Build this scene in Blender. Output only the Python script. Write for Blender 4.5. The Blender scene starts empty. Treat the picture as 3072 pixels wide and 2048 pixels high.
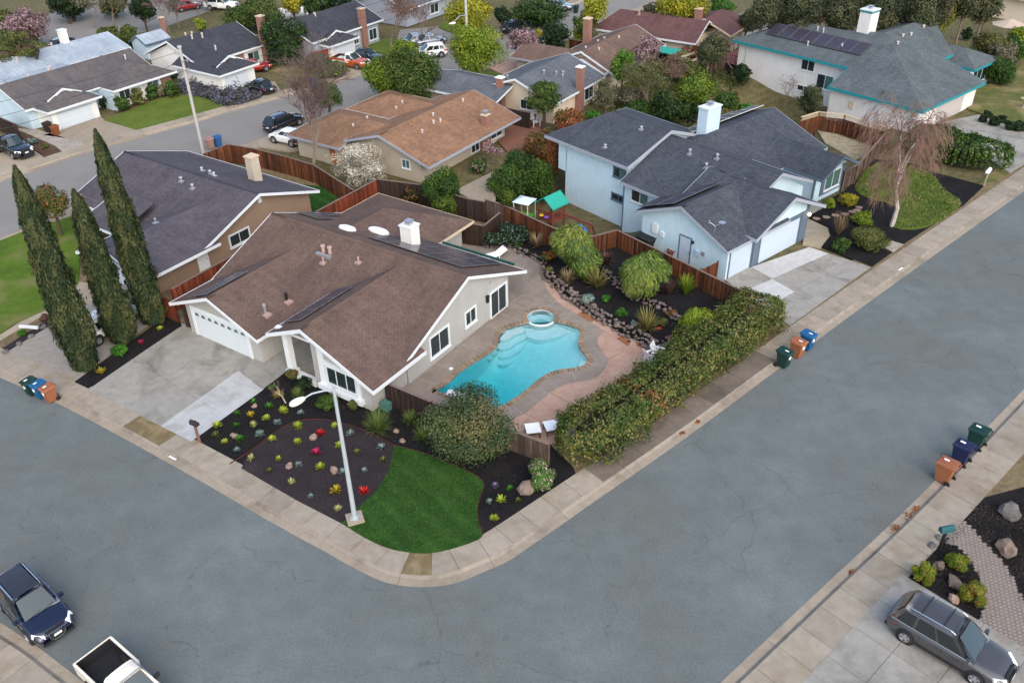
import bpy, bmesh, math, random
import numpy as np
from mathutils import Vector, Matrix, noise
from mathutils.geometry import tessellate_polygon
rnd = random.Random(7)
RNG = np.random.default_rng(11)
R = math.radians
scene = bpy.context.scene
COL = scene.collection
# ------------------------------------------------------------ camera, sky, sun, exposure
FPX, PITCH, ROLL, CAMH = 2602.2, R(34.053), R(-1.088), 32.0
_fw = Vector((0, math.cos(PITCH), -math.sin(PITCH))); _up = Vector((0, math.sin(PITCH), math.cos(PITCH))); _rt = Vector((1, 0, 0))
RT = _rt * math.cos(ROLL) + _up * math.sin(ROLL); UP = _up * math.cos(ROLL) - _rt * math.sin(ROLL); FW = _fw
cd = bpy.data.cameras.new('camera'); cam = bpy.data.objects.new('camera', cd); COL.objects.link(cam)
cd.sensor_fit = 'HORIZONTAL'; cd.sensor_width = 36; cd.lens = FPX / 3072 * 36; cd.clip_start = .5; cd.clip_end = 3000
m3 = Matrix((RT, UP, -FW)).transposed(); cam.matrix_world = Matrix.Translation((0, 0, CAMH)) @ m3.to_4x4()
scene.camera = cam
SUN_EL, SUN_AZ = 40, 160      # overcast evening light; azimuth clockwise from +y
w = bpy.data.worlds.new('World'); scene.world = w; w.use_nodes = True
nt = w.node_tree; bg = nt.nodes['Background']; sky = nt.nodes.new('ShaderNodeTexSky'); sky.sky_type = 'NISHITA'; sky.sun_disc = False
sky.sun_elevation = R(SUN_EL); sky.sun_rotation = R(SUN_AZ); sky.air_density = 1.0; sky.dust_density = 2.4; sky.ozone_density = 1.0
nt.links.new(sky.outputs[0], bg.inputs[0]); bg.inputs[1].default_value = .13
sl = bpy.data.lights.new('sun', 'SUN'); sun = bpy.data.objects.new('sun', sl); COL.objects.link(sun)
sl.energy = 1.0; sl.angle = R(100); sl.color = (1, .93, .84)
a = R(SUN_AZ); e = R(SUN_EL); sd = Vector((math.sin(a) * math.cos(e), math.cos(a) * math.cos(e), math.sin(e)))
sun.rotation_euler = sd.to_track_quat('Z', 'Y').to_euler()
scene.view_settings.view_transform = 'Standard'; scene.view_settings.look = 'None'; scene.view_settings.exposure = 1.25; scene.view_settings.gamma = 1
scene.render.resolution_x = 1024; scene.render.resolution_y = 682
scene.cycles.max_bounces = 6; scene.cycles.transparent_max_bounces = 12
# ------------------------------------------------------------ pixel (of the 3072 x 2048 photograph) to point on the ground
def ray(px, py): return (FW + RT * ((px - 1536) / FPX) - UP * ((py - 1024) / FPX))
def P(px, py, z=0.0):
    d = ray(px, py); t = (z - CAMH) / d.z
    return Vector((d.x * t, d.y * t, z))
def sst(a, b, x):
    t = min(1, max(0, (x - a) / (b - a))); return t * t * (3 - 2 * t)
def T(x, y):                    # terrain: the yards behind the blue and the teal house drop away
    if y < 55 or x < -6 or x > 45: return 0.0
    # signed distance behind the fence line
    if x < 4.3: d = ((x + .76) * 5.65 + (y - 64.56) * 5.08) / 7.6
    elif x < 8.15: d = y - 59.2
    else: d = ((x - 8.15) * 10.15 + (y - 59.41) * 8.05) / 12.95
    ub = (x - 4.65) * .643 - (y - 66.6) * .766
    k = sst(.2, 2.6, d) * sst(7.5, 3.0, ub) * sst(-5, 0, x)
    vb = (x - 4.65) * .766 + (y - 66.6) * .643
    depth = 2.0 + 1.0 * sst(12, 24, vb)
    far = sst(-13, -7, ub)      # rises again towards the next street
    return -depth * k * far * sst(45, 36, vb)
def PT(px, py, dz=0.0):
    z = 0.
    for i in range(12):
        q = P(px, py, z); z = .6 * T(q.x, q.y) + .4 * z
    q = P(px, py, z); q.z = T(q.x, q.y) + dz; return q
def reg(ox, oy, s=2.936): return lambda a, b: (ox + a / s, oy + b / s)
r1, r2, r3, r4 = reg(0, 0), reg(760, 0), reg(1500, 0), reg(2272, 0)
r5, r6, r7, r8 = reg(0, 380), reg(760, 380), reg(1500, 380), reg(2272, 380)
s1, s2, s3, s4 = reg(0, 860), reg(760, 860), reg(1500, 860), reg(2272, 860)
s5, s6, s7, s8 = reg(0, 1514), reg(760, 1314), reg(1500, 1314), reg(2272, 1514)
def S(r, g, b, k=1.0):
    f = lambda c: ((c / 255 + .055) / 1.055) ** 2.4 if c > 10 else c / 255 / 12.92
    return (f(r) * k, f(g) * k, f(b) * k)
# ------------------------------------------------------------ materials
MATS = {}
def nm(name):
    m = bpy.data.materials.new(name); m.use_nodes = True; MATS[name] = m
    return m, m.node_tree, m.node_tree.nodes['Principled BSDF']
def N(nt, t, **k):
    n = nt.nodes.new('ShaderNode' + t)
    for a, b in k.items(): setattr(n, a, b)
    return n
def pos(nt): return N(nt, 'NewGeometry').outputs['Position']
def noise_n(nt, vec, scale, detail=4, rough=.55, dist=0):
    n = N(nt, 'TexNoise'); n.inputs['Scale'].default_value = scale; n.inputs['Detail'].default_value = detail; n.inputs['Roughness'].default_value = rough; n.inputs['Distortion'].default_value = dist
    if vec is not None: nt.links.new(vec, n.inputs['Vector'])
    return n.outputs[0]
def ramp(nt, fac, stops):
    r = N(nt, 'ValToRGB'); el = r.color_ramp.elements
    while len(el) < len(stops): el.new(.5)
    for e_, (p_, c_) in zip(el, stops):
        e_.position = p_; e_.color = (*c_, 1) if len(c_) == 3 else c_
    nt.links.new(fac, r.inputs[0]); return r.outputs[0]
def mix(nt, fac, a, b, mode='MIX'):
    m = N(nt, 'MixRGB', blend_type=mode)
    for i, v in ((0, fac), (1, a), (2, b)):
        if isinstance(v, (int, float)): m.inputs[i].default_value = v
        elif isinstance(v, tuple): m.inputs[i].default_value = (*v[:3], 1)
        else: nt.links.new(v, m.inputs[i])
    return m.outputs[0]
def math_n(nt, op, a, b=None):
    m = N(nt, 'Math', operation=op)
    for i, v in ((0, a), (1, b)):
        if v is None: continue
        if isinstance(v, (int, float)): m.inputs[i].default_value = v
        else: nt.links.new(v, m.inputs[i])
    return m.outputs[0]
def bump(nt, b, h, strength=.3, dist=.02):
    n = N(nt, 'Bump'); n.inputs['Strength'].default_value = strength; n.inputs['Distance'].default_value = dist
    nt.links.new(h, n.inputs['Height']); nt.links.new(n.outputs[0], b.inputs['Normal'])
def mat(name, c, rough=.8, var=.18, scale=3., fine=40., metal=0, spec=.3, bmp=0, objvar=0):
    """paint / plaster / stone: base colour, broad mottling, fine grain, optional tint per object"""
    if name in MATS: return MATS[name]
    m, nt, b = nm(name); p = pos(nt)
    n1 = noise_n(nt, p, scale); n2 = noise_n(nt, p, fine, 2)
    f = math_n(nt, 'ADD', math_n(nt, 'MULTIPLY', n1, .65), math_n(nt, 'MULTIPLY', n2, .35))
    lo = tuple(x * (1 - var) for x in c); hi = tuple(min(.95, x * (1 + var)) for x in c)
    col = ramp(nt, f, [(.3, lo), (.7, hi)])
    if objvar:
        oi = N(nt, 'ObjectInfo').outputs['Random']
        col = mix(nt, 1., col, ramp(nt, oi, [(0, (1 - objvar,) * 3), (1, (1 + objvar * .6, 1 + objvar * .55, 1 + objvar * .5))]), 'MULTIPLY')
    nt.links.new(col, b.inputs['Base Color']); b.inputs['Roughness'].default_value = rough; b.inputs['Metallic'].default_value = metal
    b.inputs['Specular IOR Level'].default_value = spec
    if bmp: bump(nt, b, n2, bmp)
    return m
def shingle(name, c1, c2, gap=.55):
    m, nt, b = nm(name); uv = N(nt, 'UVMap').outputs[0]; p = pos(nt)
    br = N(nt, 'TexBrick'); nt.links.new(uv, br.inputs[0]); br.inputs['Scale'].default_value = 1
    br.inputs['Brick Width'].default_value = .32; br.inputs['Row Height'].default_value = .15; br.inputs['Mortar Size'].default_value = .012; br.inputs['Mortar Smooth'].default_value = .6; br.inputs['Bias'].default_value = 0
    br.inputs['Color1'].default_value = (*c1, 1); br.inputs['Color2'].default_value = (*c2, 1); br.inputs['Mortar'].default_value = (*(x * gap for x in c1), 1)
    n1 = noise_n(nt, p, .5, 5, .6); n2 = noise_n(nt, p, 9, 3); mp = N(nt, 'Mapping'); nt.links.new(uv, mp.inputs[0]); mp.inputs['Scale'].default_value = (2.2, .25, 1)
    n3 = noise_n(nt, mp.outputs[0], 1, 4)
    col = mix(nt, 1., br.outputs[0], ramp(nt, n1, [(.3, (.82,) * 3), (.7, (1.15, 1.13, 1.1))]), 'MULTIPLY')
    col = mix(nt, 1., col, ramp(nt, n2, [(.3, (.86,) * 3), (.7, (1.14,) * 3)]), 'MULTIPLY')
    col = mix(nt, 1., col, ramp(nt, n3, [(.35, (.9,) * 3), (.65, (1.08,) * 3)]), 'MULTIPLY')
    nt.links.new(col, b.inputs['Base Color']); b.inputs['Roughness'].default_value = .92; b.inputs['Specular IOR Level'].default_value = .15
    bump(nt, b, br.outputs['Fac'], .5, -.015); return m
def siding(name, c, pitch=.2, vertical=True, var=.11):
    m, nt, b = nm(name); uv = N(nt, 'UVMap').outputs[0]; p = pos(nt); sp = N(nt, 'SeparateXYZ'); nt.links.new(uv, sp.inputs[0])
    fr = math_n(nt, 'FRACT', math_n(nt, 'DIVIDE', sp.outputs[0 if vertical else 1], pitch))
    g = math_n(nt, 'LESS_THAN', fr, .09)
    n1 = noise_n(nt, p, .8, 4); mp = N(nt, 'Mapping'); nt.links.new(uv, mp.inputs[0]); mp.inputs['Scale'].default_value = (6, .5, 1); n2 = noise_n(nt, mp.outputs[0], 1, 4)
    f = math_n(nt, 'ADD', math_n(nt, 'MULTIPLY', n1, .5), math_n(nt, 'MULTIPLY', n2, .5))
    col = ramp(nt, f, [(.3, tuple(x * (1 - var) for x in c)), (.7, tuple(min(.9, x * (1 + var)) for x in c))])
    col = mix(nt, math_n(nt, 'MULTIPLY', g, .28), col, tuple(x * .45 for x in c))
    nt.links.new(col, b.inputs['Base Color']); b.inputs['Roughness'].default_value = .7; b.inputs['Specular IOR Level'].default_value = .25
    bump(nt, b, g, .5, -.02); return m
def wood(name, cols, streak=.35):
    """fence boards: each board its own tone, vertical streaks"""
    m, nt, b = nm(name); oi = N(nt, 'ObjectInfo').outputs['Random']; tc = N(nt, 'TexCoord').outputs['Object']; p = pos(nt)
    col = ramp(nt, oi, [(i / (len(cols) - 1), c) for i, c in enumerate(cols)])
    mp = N(nt, 'Mapping'); nt.links.new(p, mp.inputs[0]); mp.inputs['Scale'].default_value = (14, 14, 1.2); n = noise_n(nt, mp.outputs[0], 1, 4)
    col = mix(nt, 1., col, ramp(nt, n, [(.3, (1 - streak,) * 3), (.7, (1 + streak, 1 + streak * .9, 1 + streak * .8))]), 'MULTIPLY')
    n2 = noise_n(nt, p, .7, 3); col = mix(nt, ramp(nt, n2, [(.45, (0,) * 3), (.7, (.45,) * 3)]), col, (.035, .022, .016))
    nt.links.new(col, b.inputs['Base Color']); b.inputs['Roughness'].default_value = .85; b.inputs['Specular IOR Level'].default_value = .15
    return m
def leafmat(name, rough=.6, trans=.25):
    m, nt, b = nm(name); at = N(nt, 'Attribute', attribute_name='col'); nt.links.new(at.outputs[0], b.inputs['Base Color'])
    b.inputs['Roughness'].default_value = rough; b.inputs['Specular IOR Level'].default_value = .2
    tr = N(nt, 'BsdfTranslucent'); nt.links.new(at.outputs[0], tr.inputs[0]); mx = N(nt, 'MixShader'); mx.inputs[0].default_value = trans
    nt.links.new(b.outputs[0], mx.inputs[1]); nt.links.new(tr.outputs[0], mx.inputs[2]); nt.links.new(mx.outputs[0], nt.nodes['Material Output'].inputs[0]); return m
def gloss(name, c, rough=.15, metal=0, coat=0, spec=.5):
    if name in MATS: return MATS[name]
    m, nt, b = nm(name); b.inputs['Base Color'].default_value = (*c, 1); b.inputs['Roughness'].default_value = rough; b.inputs['Metallic'].default_value = metal
    b.inputs['Coat Weight'].default_value = coat; b.inputs['Coat Roughness'].default_value = .05; b.inputs['Specular IOR Level'].default_value = spec
    n = noise_n(nt, pos(nt), .8, 2); nt.links.new(ramp(nt, n, [(.35, (rough * .9,) * 3), (.65, (min(1, rough * 1.15 + .01),) * 3)]), b.inputs['Roughness']); return m
# ------------------------------------------------------------ mesh building
class MB:
    def __init__(s): s.v = []; s.f = []; s.uv = []
    def add(s, vs, fs, uvs=None):
        o = len(s.v); s.v += [tuple(v) for v in vs]
        for i, f in enumerate(fs):
            s.f.append(tuple(o + k for k in f)); s.uv.append(uvs[i] if uvs else None)
        return s
    def box(s, x0, x1, y0, y1, z0, z1):
        vs = [(x0, y0, z0), (x1, y0, z0), (x1, y1, z0), (x0, y1, z0), (x0, y0, z1), (x1, y0, z1), (x1, y1, z1), (x0, y1, z1)]
        return s.add(vs, [(0, 3, 2, 1), (4, 5, 6, 7), (0, 1, 5, 4), (1, 2, 6, 5), (2, 3, 7, 6), (3, 0, 4, 7)])
    def hexa(s, b, t):      # 4 bottom + 4 top points, both counter-clockwise from above
        return s.add(list(b) + list(t), [(0, 3, 2, 1), (4, 5, 6, 7), (0, 1, 5, 4), (1, 2, 6, 5), (2, 3, 7, 6), (3, 0, 4, 7)])
    def tube(s, p, q, r0, r1=None, n=8, caps=True):
        p, q = Vector(p), Vector(q); r1 = r0 if r1 is None else r1; d = (q - p)
        if d.length < 1e-6: return s
        d.normalize(); a = d.orthogonal().normalized(); b = d.cross(a); vs = []
        for c, r in ((p, r0), (q, r1)):
            for i in range(n):
                t = 2 * math.pi * i / n; vs.append(c + a * (r * math.cos(t)) + b * (r * math.sin(t)))
        fs = [(i, (i + 1) % n, n + (i + 1) % n, n + i) for i in range(n)]
        if caps: fs += [tuple(range(n))[::-1], tuple(range(n, 2 * n))]
        return s.add(vs, fs)
    def path(s, pts, rs, n=6):
        pts = [Vector(p) for p in pts]; vs = []; up = None
        for i, p in enumerate(pts):
            d = (pts[min(i + 1, len(pts) - 1)] - pts[max(i - 1, 0)]).normalized()
            a = d.orthogonal().normalized() if up is None else (up - d * up.dot(d)).normalized()
            up = a; b = d.cross(a); r = rs[i] if hasattr(rs, '__len__') else rs
            vs += [p + a * (r * math.cos(2 * math.pi * k / n)) + b * (r * math.sin(2 * math.pi * k / n)) for k in range(n)]
        fs = []
        for i in range(len(pts) - 1):
            fs += [(i * n + k, i * n + (k + 1) % n, (i + 1) * n + (k + 1) % n, (i + 1) * n + k) for k in range(n)]
        fs += [tuple(range(n))[::-1], tuple(range((len(pts) - 1) * n, len(pts) * n))]
        return s.add(vs, fs)
    def lathe(s, prof, n=16, c=(0, 0, 0), caps=3):
        vs = []; fs = []
        for r, z in prof: vs += [(c[0] + r * math.cos(2 * math.pi * k / n), c[1] + r * math.sin(2 * math.pi * k / n), c[2] + z) for k in range(n)]
        for i in range(len(prof) - 1): fs += [(i * n + k, i * n + (k + 1) % n, (i + 1) * n + (k + 1) % n, (i + 1) * n + k) for k in range(n)]
        if caps & 1: fs.append(tuple(range(n))[::-1])
        if caps & 2: fs.append(tuple(range((len(prof) - 1) * n, len(prof) * n)))
        return s.add(vs, fs)
    def prism(s, poly, z0, z1):      # flat outline (x, y), extruded
        n = len(poly); vs = [(p[0], p[1], z0) for p in poly] + [(p[0], p[1], z1) for p in poly]
        tr = tessellate_polygon([[Vector((p[0], p[1], 0)) for p in poly]])
        o = []
        for t in tr:
            a, b, c = (Vector(poly[i][:2]) for i in t)
            if (b - a).cross(c - a) < 0: t = (t[0], t[2], t[1])
            o += [tuple(n + i for i in t), tuple(t)[::-1]]
        ar = sum(poly[i][0] * poly[(i + 1) % n][1] - poly[(i + 1) % n][0] * poly[i][1] for i in range(n))
        sd = [(i, (i + 1) % n, n + (i + 1) % n, n + i) for i in range(n)]
        if ar < 0: sd = [f[::-1] for f in sd]
        return s.add(vs, o + sd)
    def mesh(s, name, boxuv=False):
        me = bpy.data.meshes.new(name); me.from_pydata(s.v, [], s.f)
        if boxuv or any(u is not None for u in s.uv):
            uvl = me.uv_layers.new(name='UVMap'); me.update()
            for pl in me.polygons:
                u = s.uv[pl.index] if pl.index < len(s.uv) else None; n = pl.normal
                for k, li in enumerate(pl.loop_indices):
                    if u is not None: uvl.data[li].uv = u[k]
                    else:
                        c = me.vertices[me.loops[li].vertex_index].co
                        uvl.data[li].uv = (c.y if abs(n.x) > abs(n.y) else c.x, c.z) if abs(n.z) < .8 else (c.x, c.y)
        return me
def obj(name, mb, m, parent=None, smooth=False, boxuv=False):
    me = mb.mesh(name, boxuv) if isinstance(mb, MB) else mb
    for x in (m if isinstance(m, (list, tuple)) else [m]):
        if len(me.materials) < (len(m) if isinstance(m, (list, tuple)) else 1): me.materials.append(MATS[x] if isinstance(x, str) else x)
    if smooth: me.shade_smooth()
    o = bpy.data.objects.new(name, me); COL.objects.link(o); o.parent = parent; return o
def tag(o, label=None, cat=None, group=None, kind=None):
    for k, v in (('label', label), ('category', cat), ('group', group), ('kind', kind)):
        if v: o[k] = v
    return o
def empty(name, loc, rz=0, label=None, cat=None, group=None, parent=None):
    o = bpy.data.objects.new(name, None); COL.objects.link(o); o.location = loc; o.rotation_euler = (0, 0, rz); o.parent = parent; o.empty_display_size = .2
    return tag(o, label, cat, group)
def kids(o): return [c for c in o.children]
def copy_tree(o, parent=None):
    c = o.copy(); COL.objects.link(c); c.parent = parent
    for ch in kids(o): copy_tree(ch, c)
    return c
def child(name, src, parent, loc, rz=0, scale=(1, 1, 1)):      # shares mesh data
    o = bpy.data.objects.new(name, src); COL.objects.link(o); o.parent = parent; o.location = loc; o.rotation_euler = (0, 0, rz); o.scale = scale; return o
def smooth_poly(pts, n=6, closed=True):
    out = []; L = len(pts)
    for i in range(L if closed else L - 1):
        g = lambda k: Vector(pts[k % L][:2]) if closed else Vector(pts[min(max(k, 0), L - 1)][:2])
        p0, p1, p2, p3 = g(i - 1), g(i), g(i + 1), g(i + 2)
        for k in range(n):
            t = k / n
            out.append(.5 * (2 * p1 + (p2 - p0) * t + (2 * p0 - 5 * p1 + 4 * p2 - p3) * t * t + (3 * p1 - p0 - 3 * p2 + p3) * t ** 3))
    if not closed: out.append(Vector(pts[-1][:2]))
    return out
def pxs(l, z=.14): return [P(x, y, z) for x, y in l]
def sheet(name, poly, z0, z1, m, kind='structure', label=None, cat=None, parent=None):
    o = obj(name, MB().prism([(p[0], p[1]) for p in poly], z0, z1), m, parent)
    if kind and parent is None: o['kind'] = kind
    if label: tag(o, label, cat)
    return o
K = .62     # photographed colour of a level surface -> base colour under this light
# ------------------------------------------------------------ materials of the setting
def mk_asphalt():
    m, nt, b = nm('asphalt'); p = pos(nt)
    n1 = noise_n(nt, p, .12, 5, .6); n2 = noise_n(nt, p, 60, 2); n3 = noise_n(nt, p, .9, 4)
    base = ramp(nt, n1, [(.3, S(124, 125, 119, K)), (.5, S(122, 130, 129, K)), (.7, S(136, 143, 142, K))])
    base = mix(nt, 1., base, ramp(nt, n2, [(.3, (.78,) * 3), (.7, (1.2,) * 3)]), 'MULTIPLY')
    base = mix(nt, 1., base, ramp(nt, noise_n(nt, p, 9, 4, .7), [(.3, (.82,) * 3), (.7, (1.16,) * 3)]), 'MULTIPLY')
    base = mix(nt, 1., base, ramp(nt, n3, [(.35, (.93,) * 3), (.7, (1.06, 1.06, 1.05))]), 'MULTIPLY')
    wn = N(nt, 'TexNoise'); wn.inputs['Scale'].default_value = .5; wn.inputs['Detail'].default_value = 5; nt.links.new(p, wn.inputs['Vector'])
    wv = N(nt, 'VectorMath', operation='MULTIPLY_ADD'); nt.links.new(wn.outputs['Color'], wv.inputs[0]); wv.inputs[1].default_value = (2.6, 2.6, 0); nt.links.new(p, wv.inputs[2])
    vo = N(nt, 'TexVoronoi', feature='DISTANCE_TO_EDGE'); vo.inputs['Scale'].default_value = .16; nt.links.new(wv.outputs[0], vo.inputs['Vector'])
    crack = ramp(nt, vo.outputs[0], [(.0, (1,) * 3), (.0045, (0,) * 3)])
    brk = ramp(nt, noise_n(nt, p, .22, 3), [(.42, (0,) * 3), (.54, (1,) * 3)])
    base = mix(nt, math_n(nt, 'MULTIPLY', math_n(nt, 'MULTIPLY', crack, brk), .42), base, S(76, 74, 66, K))
    spots = ramp(nt, noise_n(nt, p, 1.3, 2), [(.68, (0,) * 3), (.73, (1,) * 3)])
    base = mix(nt, math_n(nt, 'MULTIPLY', spots, .28), base, S(90, 88, 86, K))
    pale = ramp(nt, noise_n(nt, p, .35, 3, .6, 1), [(.68, (0,) * 3), (.8, (1,) * 3)])
    base = mix(nt, math_n(nt, 'MULTIPLY', pale, .22), base, S(165, 172, 175, K))
    nt.links.new(base, b.inputs['Base Color']); b.inputs['Roughness'].default_value = .9; b.inputs['Specular IOR Level'].default_value = .2
mk_asphalt()
def concrete(name, c, stain=(95, 82, 62), amt=.35, objvar=.12, sc=.45, dark=.0):
    m, nt, b = nm(name); p = pos(nt)
    n1 = noise_n(nt, p, sc, 5, .62, .6); n2 = noise_n(nt, p, 35, 3); n3 = noise_n(nt, p, 2.5, 4)
    col = ramp(nt, n3, [(.3, tuple(x * .9 for x in c)), (.7, tuple(x * 1.1 for x in c))])
    col = mix(nt, 1., col, ramp(nt, n2, [(.3, (.88,) * 3), (.7, (1.1,) * 3)]), 'MULTIPLY')
    col = mix(nt, math_n(nt, 'MULTIPLY', ramp(nt, n1, [(.48, (0,) * 3), (.68, (1,) * 3)]), amt), col, S(*stain, K))
    oi = N(nt, 'ObjectInfo').outputs['Random']
    col = mix(nt, 1., col, ramp(nt, oi, [(0, (1 - objvar,) * 3), (1, (1 + objvar,) * 3)]), 'MULTIPLY')
    nt.links.new(col, b.inputs['Base Color']); b.inputs['Roughness'].default_value = .85; b.inputs['Specular IOR Level'].default_value = .2; bump(nt, b, n2, .15, .01)
concrete('sidewalk', S(180, 169, 152, K), stain=(136, 116, 84), amt=.42, sc=.6)
concrete('sidewalk_brown', S(132, 116, 84, K), stain=(176, 158, 120), amt=.6, sc=1.2)
STAINED = [P(*q, .1).xy for q in (s1(1330, 1280), s1(1450, 1345), s6(90, 380), s6(560, 700), s6(1440, 1090), s6(2200, 860))]
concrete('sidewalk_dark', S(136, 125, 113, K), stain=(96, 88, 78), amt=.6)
concrete('gutter', S(186, 172, 152, K), amt=.3, objvar=.06)
concrete('kerb', S(168, 158, 144, K), stain=(88, 80, 68), amt=.55, objvar=.05)
concrete('drive', S(178, 175, 166, K), stain=(118, 114, 106), amt=.65, objvar=.05)
concrete('drive_new', S(208, 210, 210, K), stain=(160, 156, 145), amt=.5, objvar=.03)
concrete('drive_white', S(222, 222, 220, K), stain=(190, 188, 180), amt=.3, objvar=.03)
concrete('deck', S(158, 146, 134, K), stain=(118, 106, 92), amt=.5, objvar=.1)
concrete('pink', S(208, 172, 152, K), stain=(172, 130, 108), amt=.5, objvar=.04, sc=.8)
concrete('pink_stain', S(172, 118, 84, K), stain=(120, 74, 48), amt=.6, objvar=.04)
concrete('far_walk', S(186, 172, 150, K), amt=.2)
concrete('aggregate', S(168, 160, 150, K), stain=(140, 132, 120), amt=.3, sc=3)
concrete('joint', S(110, 100, 86, K), amt=.4)
def speckle(name, stops, sc=18., sc2=.6, bmp=.5, rough=.95):
    m, nt, b = nm(name); p = pos(nt); v = N(nt, 'TexVoronoi'); v.inputs['Scale'].default_value = sc; nt.links.new(p, v.inputs['Vector'])
    n = noise_n(nt, p, sc2, 4); n2 = noise_n(nt, p, sc * .6, 4, .7)
    f = math_n(nt, 'ADD', math_n(nt, 'MULTIPLY', n2, .7), math_n(nt, 'MULTIPLY', n, .3))
    col = ramp(nt, f, stops); nt.links.new(col, b.inputs['Base Color']); b.inputs['Roughness'].default_value = rough; b.inputs['Specular IOR Level'].default_value = .1
    bump(nt, b, n2, bmp, .05)
speckle('mulch', [(.32, S(16, 16, 17)), (.5, S(30, 29, 30)), (.72, S(52, 48, 46))], 26)
speckle('mulch_brown', [(.32, S(34, 31, 33)), (.5, S(48, 43, 45)), (.72, S(68, 60, 60))], 26)
speckle('bark', [(.32, S(50, 40, 34)), (.5, S(82, 64, 52)), (.72, S(112, 90, 74))], 14)
speckle('soil', [(.3, S(84, 76, 56)), (.5, S(112, 98, 74)), (.72, S(136, 122, 96))], 5, .25)
speckle('gravel', [(.3, S(112, 104, 94)), (.5, S(150, 142, 130)), (.72, S(186, 178, 166))], 9, 1)
speckle('ground', [(.28, S(58, 62, 36)), (.45, S(84, 82, 54)), (.6, S(108, 98, 72)), (.75, S(122, 110, 86))], 3, .12)
speckle('dry_yard', [(.3, S(104, 98, 72)), (.5, S(140, 132, 108)), (.72, S(166, 158, 136))], 4, .5)
def lawnmat(name, a, bcol, c, dry=None, bands=0):
    m, nt, b = nm(name); p = pos(nt); sx = N(nt, 'SeparateXYZ'); nt.links.new(p, sx.inputs[0]); n1 = noise_n(nt, p, .35, 5, .65); n2 = noise_n(nt, p, 14, 4, .7); n3 = noise_n(nt, p, 2.2, 4)
    f = math_n(nt, 'ADD', math_n(nt, 'MULTIPLY', n1, .45), math_n(nt, 'ADD', math_n(nt, 'MULTIPLY', n2, .3), math_n(nt, 'MULTIPLY', n3, .25)))
    col = ramp(nt, f, [(.33, a), (.5, bcol), (.66, c)])
    if bands:
        st = math_n(nt, 'ADD', math_n(nt, 'MULTIPLY', sx.outputs[0], .75), math_n(nt, 'MULTIPLY', sx.outputs[1], .66)); st = math_n(nt, 'ADD', st, math_n(nt, 'MULTIPLY', n3, .5)); st = math_n(nt, 'SINE', math_n(nt, 'MULTIPLY', st, 5.4)); col = mix(nt, 1., col, ramp(nt, st, [(.2, (.84, .87, .84)), (.8, (1.16, 1.12, 1.1))]), 'MULTIPLY')
    if dry: col = mix(nt, ramp(nt, noise_n(nt, p, .28, 4, .6), [(.5, (0,) * 3), (.62, (.8,) * 3)]), col, dry)
    nt.links.new(col, b.inputs['Base Color']); b.inputs['Roughness'].default_value = .9; b.inputs['Specular IOR Level'].default_value = .1; bump(nt, b, n2, .6, .06)
lawnmat('lawn', S(30, 60, 22), S(42, 76, 30), S(60, 94, 42), bands=1)
lawnmat('lawn_left', S(70, 98, 32, K), S(98, 126, 42, K), S(122, 142, 58, K), dry=S(138, 136, 84, K))
lawnmat('lawn_far', S(84, 104, 42, K), S(108, 126, 52, K), S(132, 142, 68, K))
lawnmat('lawn_dry', S(82, 98, 46, K), S(112, 116, 64, K), S(150, 138, 94, K), dry=S(166, 150, 110, K))
# ------------------------------------------------------------ ground and streets
def ext(pts, a, b):      # world points, lengthened at both ends
    pts = [Vector(p[:2]) for p in pts]
    if a: pts = [pts[0] + (pts[0] - pts[1]).normalized() * a] + pts
    if b: pts = pts + [pts[-1] + (pts[-1] - pts[-2]).normalized() * b]
    return pts
def resample(pts, st):
    out = [pts[0]]; acc = 0
    for a, b in zip(pts, pts[1:]):
        L = (b - a).length; d = st - acc
        while d <= L: out.append(a + (b - a) * (d / L)); d += st
        acc = (acc + L) % st if L else acc
    return out
def offs(pts, d):        # shift to the left of the direction of travel
    out = []
    for i, p in enumerate(pts):
        t = (pts[min(i + 1, len(pts) - 1)] - pts[max(i - 1, 0)]).normalized(); out.append(p + Vector((-t.y, t.x)) * d)
    return out
def slabs(parent, name, pts, d0, d1, z0, z1, m, step, gap=.012, st=.4, zin=None, jitter=0):
    """concrete pieces laid along a path, an open joint between neighbours"""
    n = max(1, int(round(step / st))); k = 0; i = 0
    while i + 1 < len(pts):
        j = min(i + n, len(pts) - 1); seg = pts[i:j + 1]
        A, B = [offs(pts, d)[i:j + 1] for d in (d0, d1)] if len(pts) < 3 else [OFF(pts, d)[i:j + 1] for d in (d0, d1)]
        t0 = (seg[1] - seg[0]).normalized() * gap * .5; t1 = (seg[-1] - seg[-2]).normalized() * gap * .5
        A = [A[0] + t0] + A[1:-1] + [A[-1] - t1]; B = [B[0] + t0] + B[1:-1] + [B[-1] - t1]
        q = len(A); mb = MB(); zi = z1 if zin is None else zin
        vs = [(p.x, p.y, z0) for p in A] + [(p.x, p.y, z0) for p in B] + [(p.x, p.y, z1) for p in A] + [(p.x, p.y, zi) for p in B]
        fs = [tuple(x + 2 * q for x in (c, c + 1, q + c + 1, q + c)) for c in range(q - 1)] + [(c + 1, c, 2 * q + c, 2 * q + c + 1)[::-1] for c in range(q - 1)] + [(q + c, q + c + 1, 3 * q + c + 1, 3 * q + c)[::-1] for c in range(q - 1)]
        fs += [(0, 2 * q, 3 * q, q)[::-1], (q - 1, 2 * q - 1, 4 * q - 1, 3 * q - 1)[::-1]]
        dz = rnd.uniform(-jitter, jitter); vs = [(x, y, z + dz) for x, y, z in vs]
        obj(name, mb.add(vs, fs), m(seg[len(seg) // 2]) if callable(m) else m, parent); i = j; k += 1
_offc = {}
def OFF(pts, d):
    key = (id(pts), d)
    if key not in _offc: _offc[key] = offs(pts, d)
    return _offc[key]
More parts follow.
